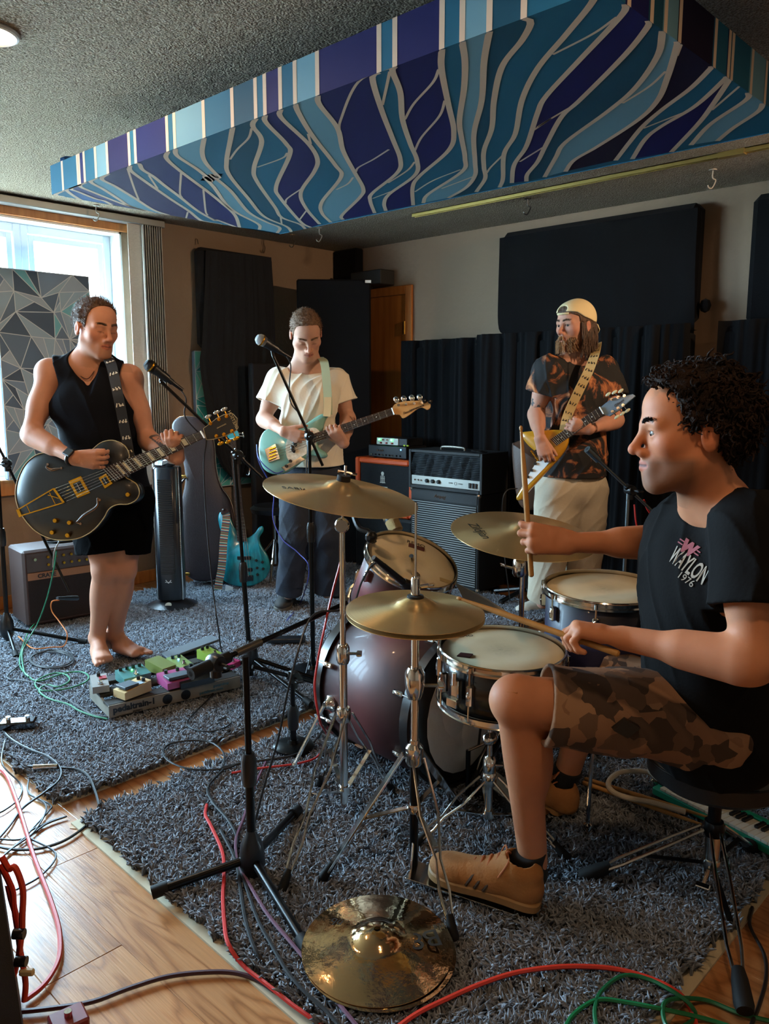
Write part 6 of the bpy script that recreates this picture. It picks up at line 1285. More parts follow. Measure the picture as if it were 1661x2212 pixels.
t = blk('acoustic_panel', 'small black foam piece high in the room corner', XW - .09, XW - .002, 4.70, YW - .003, 2.15, ZC - .004, M_cloth, .01)
t = thing('speaker_shelf', (XW - .1, 4.6, 2.12), 'dark grey box fixed above the wooden door behind the tall panel', 'box'); obj('box', MB().bb(XW - .16, XW - .003, 4.36, 4.69, 2.125, 2.235, .006), mat('dark_grey', '23221f', .6), t); obj('cable', MB().tube([(XW - .1, 4.5, 2.12), (XW - .12, 4.52, 2.10), (XW - .1, 4.6, 2.105), (XW - .1, 4.66, 2.125)], .006, 6, 4), M_black, t)
t = blk('acoustic_panel', 'large black cloth covered panel hung on the wall behind the capped player', 4.57, XW - .002, 1.945, 3.29, 1.70, 2.365, M_cloth, .035)
rw = [(Vector((4.562, 3.288, 2.33)), Vector((4.562, 1.95, 2.33))), (Vector((4.560, 3.285, 2.0)), Vector((4.56, 1.945, 2.0))), (Vector((4.558, 3.27, 1.735)), Vector((4.558, 1.93, 1.66))), (Vector((4.57, 3.20, 1.70)), Vector((4.58, 1.96, 1.635)))]
obj('hanging_cloth', rows_sheet(rw, NX_, 3, .005, 90, 8), M_cloth, t); obj('cloth_tail', MB().ball((4.62, 1.90, 1.80), (.03, .035, .04), 8), M_cloth, t)
t = blk('acoustic_panel', 'black cloth covered panel at the right edge, high on the wall', 4.57, XW - .002, .35, 1.665, 1.68, 2.355, M_cloth, .035)
def curtain(label, y0, y1, z1, seed, x=4.44):
    t = thing('curtain_screen', (x + .05, (y0 + y1) / 2, 0), label, 'screen', 'black curtained screens along the wall'); obj('frame', MB().bb(x + .02, x + .12, y0 + .01, y1 - .01, .01, z1 - .01, .012), M_cloth, t, smooth=20)
    w_ = y1 - y0; obj('pleated_cloth', rows_sheet([(Vector((x + .10, y1, z1 + .004)), Vector((x + .10, y0, z1 + .004))), (Vector((x + .02, y1, z1 + .006)), Vector((x + .02, y0, z1 + .004))), (Vector((x, y1, z1 - .03)), Vector((x, y0, z1 - .03))), (Vector((x, y1, z1 * .5)), Vector((x, y0, z1 * .5))), (Vector((x, y1 - .01, .03)), Vector((x, y0 + .01, .03)))], NX_, w_ * 6, .016, int(w_ * 200), seed), M_cloth, t); return t
curtain('black pleated curtain screen behind the orange speaker cabinet, left of three', 3.385, 4.055, 1.64, 4); curtain('wide black pleated curtain screen behind the capped player, middle of three', 1.905, 3.375, 1.655, 5); curtain('black pleated curtain screen at the right edge of the photo', .45, 1.745, 1.655, 6)
# geometric print panels
GP = [mat('geo_%d' % k, c, .8) for k, c in enumerate(('5f7286', '7388a0', '8496ab', '47586b', '8fa6b8', '6cabb8', '566a80', '96a6b6'))]; M_seam = mat('geo_seam', 'c0cacf', .7)
def geopanel(label, x0, x1, y0, y1, z0, z1, seed, cols, mats=None):
    t = thing('patterned_panel', ((x0 + x1) / 2, y0, z0), label, 'acoustic panel', 'panels printed with triangles'); obj('core', MB().bb(x0, x1, y0 + .002, y1, z0, z1, .008), GP[0], t)
    R_ = random.Random(seed); nx = cols; nz = max(2, round((z1 - z0) / (x1 - x0) * cols)); P = {}
    for i in range(nx + 1):
        for j in range(nz + 1):
            a = i / nx + (R_.uniform(-.38, .38) / nx if 0 < i < nx else 0); b = j / nz + (R_.uniform(-.38, .38) / nz if 0 < j < nz else 0); P[i, j] = Vector((x0 + .004 + (x1 - x0 - .008) * a, y0, z0 + .004 + (z1 - z0 - .008) * b))
    mb = MB(); sm = MB()
    for i in range(nx):
        for j in range(nz):
            a, b, c, d = P[i, j], P[i + 1, j], P[i + 1, j + 1], P[i, j + 1]; tr = ((a, b, c), (a, c, d)) if R_.random() < .5 else ((a, b, d), (b, c, d))
            for T_ in tr:
                if R_.random() < .45: m_ = (T_[1] + T_[2]) / 2; TT = ((T_[0], T_[1], m_), (T_[0], m_, T_[2]))
                else: TT = (T_,)
                for q in TT:
                    mb.cur = R_.choice((0, 1, 1, 2, 3, 4, 4, 5, 6, 7)); mb.add(q, [(0, 1, 2)])
                    for k in range(3): sm.bar(q[k] - Vector((0, .0006, 0)), q[(k + 1) % 3] - Vector((0, .0009, 0)), .0045, .0012, Vector((0, 1, 0)))
    obj('printed_front', mb, mats or GP, t, smooth=0); obj('printed_lines', sm, M_seam, t, smooth=0, kind='stuff')
geopanel('grey and teal triangle patterned panel standing in the window behind the singer', 1.865, 2.432, 4.835, 4.895, .80, 2.02, 5, 4)
geopanel('turquoise triangle patterned panel peeping out behind the hanging dark cloth', 3.225, 3.75, 4.925, 4.965, .62, 1.60, 9, 4, [mat('geo_t%d' % k, c, .8) for k, c in enumerate(('2f8f8f', '3a9c98', '55b3aa', '287d80', '6cc0b4', '409f9f', '2c8688', '7cc9bc'))])
# ================================================================== amplifiers
M_tolex = mat('black_tolex', '121213', .6, bump=.3, bscale=400); M_corner = mat('amp_corner', '8f8a80', .3, metal=.8)
def cabinet(name, label, x0, x1, y0, y1, z0, z1, m, cat='speaker cabinet', bev=.008, corners=None, group=None):
    t = thing(name, ((x0 + x1) / 2, (y0 + y1) / 2, z0), label, cat, group); obj('case', MB().bb(x0, x1, y0, y1, z0, z1, bev), m, t, smooth=20)
    if corners:
        for y in (y0 + .008, y1 - .008):
            for z in (z0 + .008, z1 - .008): obj('corner_cap', MB().ball((x0 + .008, y, z), (.016, .016, .016), 8), corners, t)
    return t
AX = 4.02
t = cabinet('speaker_cabinet', 'tall black speaker cabinet with silver striped grille under the silver faced amplifier', AX, AX + .30, 3.01, 3.59, .045, .675, M_tolex, corners=M_corner)
obj('grille_frame', MB().bb(AX - .004, AX, 3.025, 3.575, .605, .665, .002), M_tolex, t); text('Ampeg', .034, frame((AX - .0055, 3.33, .636), (0, -1, 0), (0, 0, 1)), M_chrome, t, shear=.35)
obj('grille_cloth', MB().bb(AX - .003, AX, 3.03, 3.57, .065, .60), mat('grille_black', '101214', .9), t)
M_sil = mat('silver_thread', '9a9c9a', .5, metal=.3, bump=.5, bscale=500)
for k in range(36): z = .075 + k * .01465; obj('silver_stripe', MB().bb(AX - .0055, AX - .002, 3.031, 3.569, z, z + .0052), M_sil, t, smooth=0)
for y in (3.06, 3.54): 
    for x in (AX + .04, AX + .26): obj('caster', MB().cyl((x, y - .012, .024), (x, y + .012, .024), .022).cyl((x, y, .03), (x, y, .05), .012), M_rubber, t)
HX = AX - .01
t = thing('amplifier_head', (HX + .13, 3.28, .676), 'black amplifier head with wavy grille and silver control strip, on the striped cabinet', 'amplifier'); y0, y1 = 2.985, 3.60
m = MB(); m.bb(HX, HX + .28, y0, y0 + .02, .677, .935, .003); m.bb(HX, HX + .28, y1 - .02, y1, .677, .935, .003); m.bb(HX, HX + .28, y0 + .02, y1 - .02, .677, .70, .003); m.bb(HX, HX + .28, y0 + .02, y1 - .02, .915, .935, .003); m.bb(HX + .03, HX + .28, y0 + .02, y1 - .02, .70, .915); obj('case', m, M_tolex, t, smooth=0)
g = MB()  # moulded wavy grille
for r in range(13):
    z = .768 + r * .0112; P = [Vector((HX + .014 + .010 * math.sin((k + .5 * r) * .9) * (1 if (k // 8) % 2 else .4), y0 + .022 + k * (y1 - y0 - .044) / 59, z)) for k in range(60)]
    g.tube(P, .0046, 5)
obj('grille', g, mat('moulded_grille', '22262a', .35), t, kind='stuff')
obj('control_panel', MB().bb(HX + .008, HX + .016, y0 + .022, y1 - .022, .702, .762, .001), mat('silver_panel', 'b9bab2', .3, metal=.4), t)
for y in (3.44, 3.39, 3.34): k_ = obj('knob', MB().lathe([(.014, 0), (.013, .012), (.009, .016), (.0, .016)], (HX + .008, y, .732), (-1, 0, 0), 16), M_black, t)
for y in (3.545, 3.515, 3.49): obj('jack', MB().cyl((HX + .008, y, .732), (HX + .002, y, .732), .006, n=10), M_chrome, t)
for y in (3.035, 3.06, 3.085): obj('rocker_switch', MB().bb(HX + .001, HX + .009, y - .008, y + .008, .712, .745, .002), M_black, t)
text('SUNN', .013, frame((HX + .0075, 3.24, .732), (0, -1, 0), (0, 0, 1)), M_black, t); text('STUDIO', .010, frame((HX + .0075, 3.16, .732), (0, -1, 0), (0, 0, 1)), M_black, t); obj('emblem', MB().torus((HX + .0075, 3.20, .732), (1, 0, 0), .010, .0012, 20, 5), M_black, t)
obj('handle', MB().tube([(HX + .10, 3.40, .937), (HX + .10, 3.38, .955), (HX + .10, 3.22, .955), (HX + .10, 3.20, .937)], .008, 8, 5), M_corner, t)
t = thing('pedal_cable', (HX + .08, 3.08, .937), 'short black patch leads lying on the amplifier head', 'cable'); 
for k in range(2): obj('loop', MB().tube([(HX + .08 + .03 * math.cos(a), 3.05 + .04 * k + .035 * math.sin(a), .941 + .004 * k) for a in [j * .5 for j in range(14)]], .0035, 6), M_rubber, t)
# orange cabinet
OX = 4.10; M_or = mat('orange_vinyl', 'c84a12', .5, bump=.15, bscale=300)
t = thing('speaker_cabinet', (OX + .15, 3.93, .43), 'orange speaker cabinet with black grille and white crest', 'speaker cabinet'); y0, y1, z0, z1 = 3.64, 4.215, .432, .842
m = MB(); 
for q in ((y0, y0 + .045, z0, z1), (y1 - .045, y1, z0, z1), (y0 + .045, y1 - .045, z0, z0 + .04), (y0 + .045, y1 - .045, z1 - .04, z1)): m.bb(OX, OX + .28, q[0], q[1], q[2], q[3], .010)
m.bb(OX + .03, OX + .28, y0 + .04, y1 - .04, z0 + .03, z1 - .03); obj('case', m, M_or, t, smooth=30); obj('grille', MB().bb(OX + .018, OX + .03, y0 + .04, y1 - .04, z0 + .035, z1 - .035), mat('basket_grille', '0c0e12', .9, bump=.5, bscale=220), t)
cg = MB(); c = Vector((OX + .0165, 3.945, .70)); M_crest = mat('crest_print', 'c9c6ba', .6)
for k in range(5): cg.bar(c + Vector((0, -.018 + .009 * k, -.035 + .004 * abs(k - 2))), c + Vector((0, -.018 + .009 * k, .03 - .006 * abs(k - 2))), .004, .001, Vector((1, 0, 0)))
cg.bar(c + Vector((0, -.026, -.03)), c + Vector((0, .026, -.03)), .006, .001, Vector((1, 0, 0))).bar(c + Vector((0, -.022, .0)), c + Vector((0, .022, .0)), .005, .001, Vector((1, 0, 0))).cyl(c + Vector((0, 0, .035)), c + Vector((-.001, 0, .035)), .014, n=14)
obj('crest', cg, M_crest, t, kind='stuff'); obj('badge', MB().bb(OX + .012, OX + .018, 3.895, 3.995, .61, .642, .001), M_crest, t); text('ORANGE', .024, frame((OX + .0112, 3.945, .626), (0, -1, 0), (0, 0, 1)), M_black, t, bold=.001)
for z in (z0 + .01, z1 - .01): obj('corner_cap', MB().ball((OX + .012, y0 + .012, z), (.02, .02, .02), 8), M_black, t)
t = cabinet('speaker_cabinet', 'plain black speaker cabinet on the floor beneath the orange one', OX - .01, OX + .28, 3.63, 4.20, .01, .430, M_tolex); obj('grille', MB().bb(OX - .014, OX - .009, 3.65, 4.18, .03, .41), mat('basket_grille', ''), t)
M_led = mat('green_led', '40ff60', .3, emit='50ff70', estr=4); M_ledb = mat('blue_led', '3080ff', .3, emit='4aa0ff', estr=6)
t = thing('bass_amplifier', (4.2, 3.9, .843), 'small black amplifier with rows of knobs and a blue light on the orange cabinet', 'amplifier'); bx, y0, y1 = OX + .03, 3.73, 4.10
obj('case', MB().bb(bx, bx + .22, y0, y1, .850, .935, .004), mat('satin_black', '101114', .4), t)
for k in range(9): obj('knob', MB().cyl((bx, y1 - .04 - k * .034, .868), (bx - .012, y1 - .04 - k * .034, .868), .006, n=10), M_black if k % 3 else M_chrome, t)
for k in range(3): obj('knob', MB().cyl((bx, 4.0 - k * .025, .900), (bx - .01, 4.0 - k * .025, .900), .006, n=10), M_chrome, t)
obj('light', MB().ball((bx - .002, y0 + .05, .912), .005, 8), M_ledb, t)
for y in (y0 + .04, y1 - .04): obj('foot', MB().cyl((bx + .03, y, .842), (bx + .03, y, .851), .012, n=10), M_rubber, t)
t = thing('preamp', (4.2, 3.95, .936), 'small silver faced preamp box with red knobs on the black amplifier', 'amplifier'); y0, y1 = 3.80, 4.03
obj('case', MB().bb(OX + .05, OX + .22, y0 - .06, y1, .937, .990, .004), mat('satin_black', ''), t); obj('face', MB().bb(OX + .044, OX + .05, y0 + .02, y1, .940, .988, .001), mat('silver_panel', ''), t)
for k, (y, z) in enumerate(((4.0, .975), (3.96, .975), (3.92, .975), (3.88, .975), (3.985, .952), (3.93, .952), (3.875, .952))): obj('knob', MB().cyl((OX + .044, y, z), (OX + .034, y, z), .0065, n=10), mat('red_knob', '8c1f1a', .4) if k > 3 else (M_led if k in (0, 3) else M_chrome), t)
t = thing('earplugs', (OX + .06, 3.77, .936), 'pair of yellow green earplugs beside the preamp', 'earplugs'); [obj('plug', MB().ball((OX + .05, 3.765 - .03 * k, .942), (.007, .012, .006), 8), mat('lime_foam', 'a9c23a', .8), t) for k in range(2)]
# combo amplifier bottom left
FL, FR = onz(60, 1374), onz(212, 1345); FL.z = FR.z = .05; dx = (FR - FL).normalized(); dn = UP.cross(dx); dn = dn if dn.dot(FW) > 0 else -dn; wid = (FR - FL).length + .06; hgt = .42; dep = .26
t = thing('combo_amplifier', FL + UP * .0, 'brown combo guitar amplifier with gold knobs on the rug at the far left', 'amplifier'); M_br = mat('brown_tolex', '3a2722', .55, bump=.3, bscale=350); O_ = FL + UP * .0
def bx(a0, a1, b0, b1, c0, c1, bev=0): return MB().obox(O_ + dx * (a0 + a1) / 2 + dn * (b0 + b1) / 2 + UP * (c0 + c1) / 2, dx, dn, UP, (a1 - a0) / 2, (b1 - b0) / 2, (c1 - c0) / 2, bev)
obj('case', bx(0, wid, 0, dep, 0, hgt, .012), M_br, t, smooth=20); obj('grille', bx(.02, wid - .02, -.004, .0, .02, hgt - .165), mat('brown_grille', '1d1413', .9, bump=.4, bscale=260), t)
obj('name_strip', bx(.02, wid - .02, -.006, 0, hgt - .165, hgt - .125), mat('tan_strip', '8a6040', .5), t); obj('control_panel', bx(.02, wid - .02, -.004, .0, hgt - .12, hgt - .02), mat('grey_brown_panel', '3d3634', .4), t)
text('CRATE', .032, frame(O_ + dx * .12 - dn * .0075 + UP * (hgt - .146), dx, UP), M_black, t, bold=.001)
for r, (n_, z) in enumerate(((9, hgt - .045), (6, hgt - .088))):
    for k in range(n_):
        p = O_ + dx * (.13 + .042 * k) - dn * .004 + UP * z
        if .13 + .042 * k < wid - .03: obj('knob', MB().cyl(p, p - dn * .012, .0075, n=10), M_gold, t)
for a in (.05, wid - .05): obj('foot', MB().cyl(O_ + dx * a + dn * .04 - UP * .022, O_ + dx * a + dn * .04 + UP * .002, .015), M_rubber, t)
obj('jack', MB().cyl(O_ + dx * .06 - dn * .004 + UP * (hgt - .05), O_ + dx * .06 - dn * .02 + UP * (hgt - .05), .008, n=10), M_chrome, t)
t = thing('cable_coil', O_ + dx * .25 + dn * .12 + UP * hgt, 'coil of thin black cable lying on top of the brown combo amplifier', 'cable'); c = O_ + dx * .27 + dn * .12 + UP * (hgt + .005)
obj('coil', MB().tube([c + dx * ((.10 + .008 * math.sin(a * 1.7)) * math.cos(a)) + dn * (.06 * math.sin(a)) + UP * (.0015 * a * .5) for a in [k * .35 for k in range(60)]], .003, 5), M_rubber, t)
# tower fan, guitar case, teal bass
fb = onz(373, 1306, .035); t = thing('tower_fan', fb, 'slim dark tower fan with silver edges standing on the rug edge beside the guitar case', 'fan'); th = at(368, 1008, fb.dot(FW)).z
obj('base', MB().lathe([(.150, 0), (.150, .006), (.10, .022), (.05, .04), (.045, .045)], fb, UP, 36), mat('fan_base', '20242a', .3, coat=.3), t)
obj('base_light', MB().cyl(fb - FW * .095 + UP * .02, fb - FW * .098 + UP * .024, .02), mat('silver_panel', ''), t)
z0 = fb.z + .045; H_ = th - z0; col_ = lambda w_, d_, n=28: [(fb.xy.to_3d() + RT * (w_ * math.copysign(abs(math.cos(a)) ** .7, math.cos(a))) + FW * (d_ * math.copysign(abs(math.sin(a)) ** .7, math.sin(a)))) for a in [2 * math.pi * k / n for k in range(n)]]
obj('column', MB().loft([[p + UP * z for p in col_(s_ * .080, s_ * .07)] for s_, z in ((1, z0), (1, z0 + H_ - .01), (.9, z0 + H_))]), mat('fan_navy', '10161d', .3, coat=.3), t, smooth=50)
for s_ in (-1, 1): obj('edge_trim', MB().tube([fb.xy.to_3d() + RT * (.076 * s_) - FW * .045 + UP * z for z in (z0, z0 + H_)], .005, 8), M_chrome, t)
for k in range(44): z = z0 + .16 + k * (H_ - .22) / 44; obj('grille_slat', MB().bar(fb.xy.to_3d() - RT * .042 - FW * .069 + UP * z, fb.xy.to_3d() + RT * .042 - FW * .069 + UP * z, .006, .008, UP), M_black, t, smooth=0)
obj('logo', MB().bar(fb.xy.to_3d() - RT * .016 - FW * .0715 + UP * (z0 + .125), fb.xy.to_3d() - FW * .0715 + UP * (z0 + .105), .004, .001, FW).bar(fb.xy.to_3d() + RT * .016 - FW * .0715 + UP * (z0 + .125), fb.xy.to_3d() - FW * .0715 + UP * (z0 + .105), .004, .001, FW).bar(fb.xy.to_3d() - RT * .02 - FW * .0715 + UP * (z0 + .112), fb.xy.to_3d() + RT * .02 - FW * .0715 + UP * (z0 + .112), .003, .001, FW), M_white, t, kind='stuff')
q = fb.xy.to_3d() + UP * (th + .012); R_ = random.Random(2); P = [q + RT * (.075 * math.cos(a)) + FW * (.05 * math.sin(a)) for a in [k * .45 for k in range(14)]]
obj('foil_bag', MB().loft([[q + (p - q) * s_ + UP * (z + R_.uniform(-.012, .012)) for p in P] for s_, z in ((.5, -.008), (1.0, .004), (.9, .02), (.5, .032))]), mat('foil', '9aa0a8', .25, metal=.9), label='crumpled silver foil bag lying on top of the tower fan', cat='bag', smooth=0)
M_case = mat('brown_case_vinyl', '33272a', .5, bump=.2, bscale=300); cpl = Plane(at(440, 1150, 5.22), D(.12, -1, .10))
O_c = catmull([cpl(*q) for q in ((371, 925), (377, 907), (395, 899), (428, 903), (452, 925), (462, 960), (466, 1010), (476, 1050), (496, 1080), (506, 1120), (507, 1170), (500, 1215), (482, 1243), (445, 1257), (412, 1250), (397, 1225), (390, 1150), (392, 1085), (400, 1040), (396, 1000), (384, 965))], 3, True)
t = thing('guitar_case', cpl(440, 1250), 'dark brown shaped guitar case standing upright beside the tower fan', 'guitar case'); obj('shell', MB().slab(O_c, -cpl.n * .11, .012, dome=.01), M_case, t, smooth=50)
c_ = sum(O_c, Vector()) / len(O_c); obj('seam', MB().tube([p - cpl.n * .03 + (p - c_).normalized() * .002 for p in O_c], .003, 5, 0, True), M_chrome, t)
for q in ((379, 935), (397, 1030), (500, 1190), (405, 1240)): c = cpl(*q, .004); obj('latch', MB().obox(c, RT, cpl.n, UP, .016, .005, .010, .002), mat('brass', ''), t)
obj('handle', MB().tube([cpl(403, 1030, .0), cpl(392, 1045, .01), cpl(386, 1075, .01), cpl(388, 1090, 0)], .007, 8, 4), M_black, t); text('TKL', .03, frame(cpl(397, 1029, .012), D(1, .1, 0), UP), mat('gold_print', 'b59a5a', .5), t)
tpl = Plane(at(520, 1180, 5.16), D(.05, -1, .14)); n = tpl.n; M_teal = mat('teal_stain', '0f5f6b', .25, coat=.5, color2='15808a', vscale=9, stretch=(6, 6, 1))
t = thing('bass_guitar', tpl(520, 1250), 'transparent teal electric bass standing upright on a floor stand with a woven striped strap', 'bass guitar')
O_t = catmull([tpl(*q) for q in cp('232,1662 205,1680 196,1720 212,1790 238,1850 222,1930 200,2000 212,2065 260,2105 340,2122 420,2110 482,2068 506,2005 490,1935 455,1880 442,1830 466,1790 462,1762 440,1768 415,1800 378,1828 345,1826 315,1800 285,1750 262,1695', *O2)], 3, True)
obj('body', MB().slab(O_t, -n * .04, .007), M_teal, t, smooth=50)
neck_on(t, tpl, *cp('312,1850 368,1850', *O2), *cp('268,1240 302,1236', *O2), mat('mahogany', ''), M_brown, 22, 4, 'dot', M_white, cp('372,2060', *O2)[0], lift=.010, thick=.02)
obj('headstock', MB().slab(catmull([tpl(*q, .004) for q in cp('266,1240 250,1215 262,1180 285,1195 300,1180 318,1200 322,1228 304,1240', *O2)], 2, True), -n * .014, .001), mat('teal_paint', '2a8f96', .3), t)
for q in cp('258,1215 262,1195 314,1205 318,1222', *O2): s_ = -1 if q[0] < 505 else 1; obj('tuner', MB().cyl(tpl(*q, .0), tpl(*q, .0) + RT * (.03 * s_), .004).ball(tpl(*q, 0) + RT * (.035 * s_), (.01, .004, .012), 8), M_chrome, t)
for q in cp('352,1950 362,2020', *O2): obj('pickup', MB().obox(tpl(*q, .004), RT, UP, n, .045, .012, .006, .003), M_black, t)
obj('bridge', MB().obox(tpl(*cp('374,2070', *O2)[0], .006), RT, UP, n, .036, .018, .007, .002), M_black, t)
for q in cp('425,1965 462,1975 430,2010 466,2015 432,2050', *O2): knob(t, tpl, q, M_black, .009, .012)
SC = ('7a2b20', 'b8a888', '1f6f6a', 'a03a28', 'cfc2a0', '20506a', '93402c', '5e7a54'); P = catmull([tpl(*q, .03) for q in cp('232,1662 250,1700 242,1780 232,1860 228,1940 220,2020 205,2100 196,2180', *O2)], 7)
so = obj('strap', MB().ball(P[0] + n * .0, (.01, .012, .01), 8), M_brown, t)
for k in range(len(P) - 1):
    for j in range(2): a, b = P[k].lerp(P[k + 1], j / 2), P[k].lerp(P[k + 1], (j + 1) / 2); d = (b - a).normalized(); c_ = SC[(k * 2 + j) % 8] if k > 4 else '3b1d14'; obj('woven_band', MB().bar(a, b + d * .0005, .050, .004, n), mat('serape_' + c_, c_, .85), so, smooth=0)
obj('strap_end', MB().ball(P[-1], (.02, .006, .03), 8), mat('dark_leather', '4a2716', .5), t)
gs = thing('instrument_stand', tpl(520, 1262) , 'black floor stand holding the teal bass', 'stand'); pf = onz(525, 1268, .0); q0 = tpl(512, 985, -.05)
obj('pole', MB().cyl(pf + FW * .10 + UP * .12, q0, .008), M_black, gs); obj('neck_yoke', MB().tube([q0 + RT * -.04 - FW * .04, q0 - RT * .035, q0 + RT * .035, q0 + RT * .04 - FW * .04], .007, 8, 4), M_black, gs); obj('tail_hook', MB().tube([q0 + RT * .045 - UP * .03, q0 + RT * .075 - UP * .06, q0 + RT * .07 - UP * .12, q0 + RT * .05 - UP * .12], .004, 6, 4), M_chrome, gs)
for s_ in (-1, 1): obj('leg', MB().tube([pf + FW * .10 + UP * .12, pf + RT * .15 * s_ - FW * .02 + UP * .02], .007, 8), M_black, gs); obj('cradle_arm', MB().tube([pf + FW * .09 + UP * .10, pf + RT * .08 * s_ + UP * .07 - FW * .03, pf + RT * .09 * s_ + UP * .10 - FW * .07], .007, 8, 3), M_black, gs)
q = tpl(*cp('262,2150', *O2)[0], .035); obj('paper_tag', MB().loft([[q + W(-.015, 0, .05), q + W(.03, .01, .03), q + W(.02, 0, -.035), q + W(-.03, -.01, -.04)], [p + n * .001 for p in (q + W(-.015, 0, .05), q + W(.03, .01, .03), q + W(.02, 0, -.035), q + W(-.03, -.01, -.04))]]), M_white, t, smooth=0, label='white paper tag')
# folding stool behind the bass player
q = at(592, 1100, 5.50); t = thing('folding_stool', q.xy.to_3d(), 'round black stool on chrome legs half hidden behind the person in white', 'stool', 'drum stools'); c = q.xy.to_3d()
obj('seat', MB().lathe([(.10, q.z - .03), (.155, q.z - .02), (.165, q.z + .01), (.14, q.z + .03), (.001, q.z + .035)], c, UP, 32), mat('black_vinyl', ''), t); obj('post', MB().cyl(c + UP * (q.z - .03), c + UP * .12, .012), M_chrome, t)
for a in (.5, 2.6, 4.7): d = RT * math.cos(a) + FW * math.sin(a); obj('leg', MB().tube([c + UP * .30, c + d * .26 + UP * .015], .008, 8), M_chrome, t)
# chair behind the capped player
q = at(1128, 1030, 4.75); t = thing('padded_chair', q.xy.to_3d(), 'brown padded chair seen from behind beside the capped player', 'chair'); fpl = Plane(q, D(-.5, -1, .1))
O_ch = catmull([fpl(*p) for p in ((1104, 968), (1112, 955), (1140, 948), (1168, 955), (1172, 1000), (1168, 1060), (1150, 1100), (1125, 1095), (1112, 1060))], 4, True); M_chv = mat('brown_leather', '5a4030', .5, bump=.15, bscale=120)
obj('backrest', MB().slab(O_ch, -fpl.n * .06, .015), M_chv, t, smooth=50); c = q.xy.to_3d() + D(.5, 1, 0) * .15; obj('seat', MB().lathe([(.10, .42), (.22, .43), (.23, .46), (.20, .49), (.001, .50)], c, UP, 28), M_chv, t); obj('post', MB().cyl(c + UP * .42, c + UP * .08, .02), M_black, t)
for k in range(5): a = k * 1.257; d = RT * math.cos(a) + FW * math.sin(a); obj('foot_arm', MB().tube([c + UP * .10, c + d * .22 + UP * .05], .014, 8).ball(c + d * .22 + UP * .03, .024, 8), M_black, t)
obj('back_bracket', MB().tube([c + UP * .43, q - fpl.n * .08 - UP * .2, q - fpl.n * .07], .012, 8, 4), M_black, t)
# ================================================================== microphones on stands
def mic(label, tip, tail, kind='ball', m=None, group='microphones', cable=True):
    tip, tail = Vector(tip), Vector(tail); d = (tail - tip).normalized(); L_ = (tail - tip).length; t = thing('microphone', tip, label, 'microphone', group)
    if kind == 'ball':
        obj('grille', MB().lathe([(.001, 0), (.015, .004), (.024, .016), (.0255, .030), (.022, .046)], tip, d, 20), mat('mic_mesh', '4b4d50', .45, metal=.7, bump=.8, bscale=900) if m is None else m, t); obj('band', MB().lathe([(.0262, .026), (.0262, .032)], tip, d, 20), M_chrome if m is None else M_gold, t)
        obj('handle', MB().lathe([(.022, .046), (.019, .07), (.0125, L_ - .02), (.0125, L_)], tip, d, 20), mat('mic_grey', '1e2124', .4, metal=.3), t)
    elif kind == 'pencil': obj('handle', MB().lathe([(.006, 0), (.0125, .004), (.0125, .05), (.010, L_)], tip, d, 16), M_black, t)
    if cable: obj('plug', MB().cyl(tail, tail + d * .055, .0095, .008), M_black, t)
    return t
def clipm(t, p, d, to): obj('mic_clip', MB().lathe([(.0185, -.025), (.0195, 0), (.0175, .03)], p, d, 14).cyl(p, to, .008), M_black, t)
def boomstand(name_label, base, top, feet=None, disc=None, boom=None, m=M_blackm, r=.011, joint=.5, group='microphone stands', cat='mic stand', disc_r=.125, grip=None, oval=False, leg_r=.0095, hubz=None):
    base, top = Vector(base), Vector(top); t = thing('microphone_stand', base, name_label, cat, group); mid = base.lerp(top, joint)
    obj('lower_tube', MB().cyl(base + UP * .02, mid, r), m, t); obj('upper_tube', MB().cyl(mid, top, r * .72), m, t); obj('height_clutch', MB().lathe([(r * 1.5, -.05), (r * 1.7, -.03), (r * 1.7, .02), (r * 1.2, .04)], mid, UP, 16), M_black, t)
    if disc: obj('base_plate', MB().lathe([(disc_r, 0), (disc_r, .012), (disc_r * .85, .018), (disc_r * .3, .022), (.018, .035)], base, UP, 40), m, t)
    if feet:
        hub = base.lerp(top, 0) + UP * (hubz or .11); hub.x, hub.y = base.x, base.y; hub = Vector((base.x, base.y, (hubz or .13)))
        obj('hub', MB().lathe([(.012, -.075), (.030, -.05), (.036, -.02), (.030, .03), (.016, .06), (.013, .07)], hub, UP, 24), M_black, t)
        for f_ in feet: f_ = Vector(f_); d = (f_ - hub).normalized(); l = obj('leg', MB().cyl(hub - UP * .01, f_, leg_r), m, t); obj('rubber_foot', MB().cyl(f_ - d * .03, f_ + d * .012, leg_r * 1.5), M_rubber, l)
    if boom:
        a, b = Vector(boom[0]), Vector(boom[1]); d = (b - a).normalized(); u = (top - a).dot(d); j = a + d * u; obj('boom', MB().cyl(a, b, r * .62), m, t)
        obj('boom_clutch', MB().lathe([(r * 1.7, -.02), (r * 2.0, -.01), (r * 2.0, .01), (r * 1.7, .02)], j, d.cross(UP), 18).cyl(j - UP * .04, j, r * 1.3).cyl(j - d * .03, j + d * .03, r * 1.2), M_black, t); wingbolt(t, j + d.cross(UP).normalized() * .03, d.cross(UP), .016, M_black)
        if grip: obj('counterweight', MB().cyl(a, a + d * grip, r * 1.35), M_rubber if m is M_blackm else m, t)
    return t
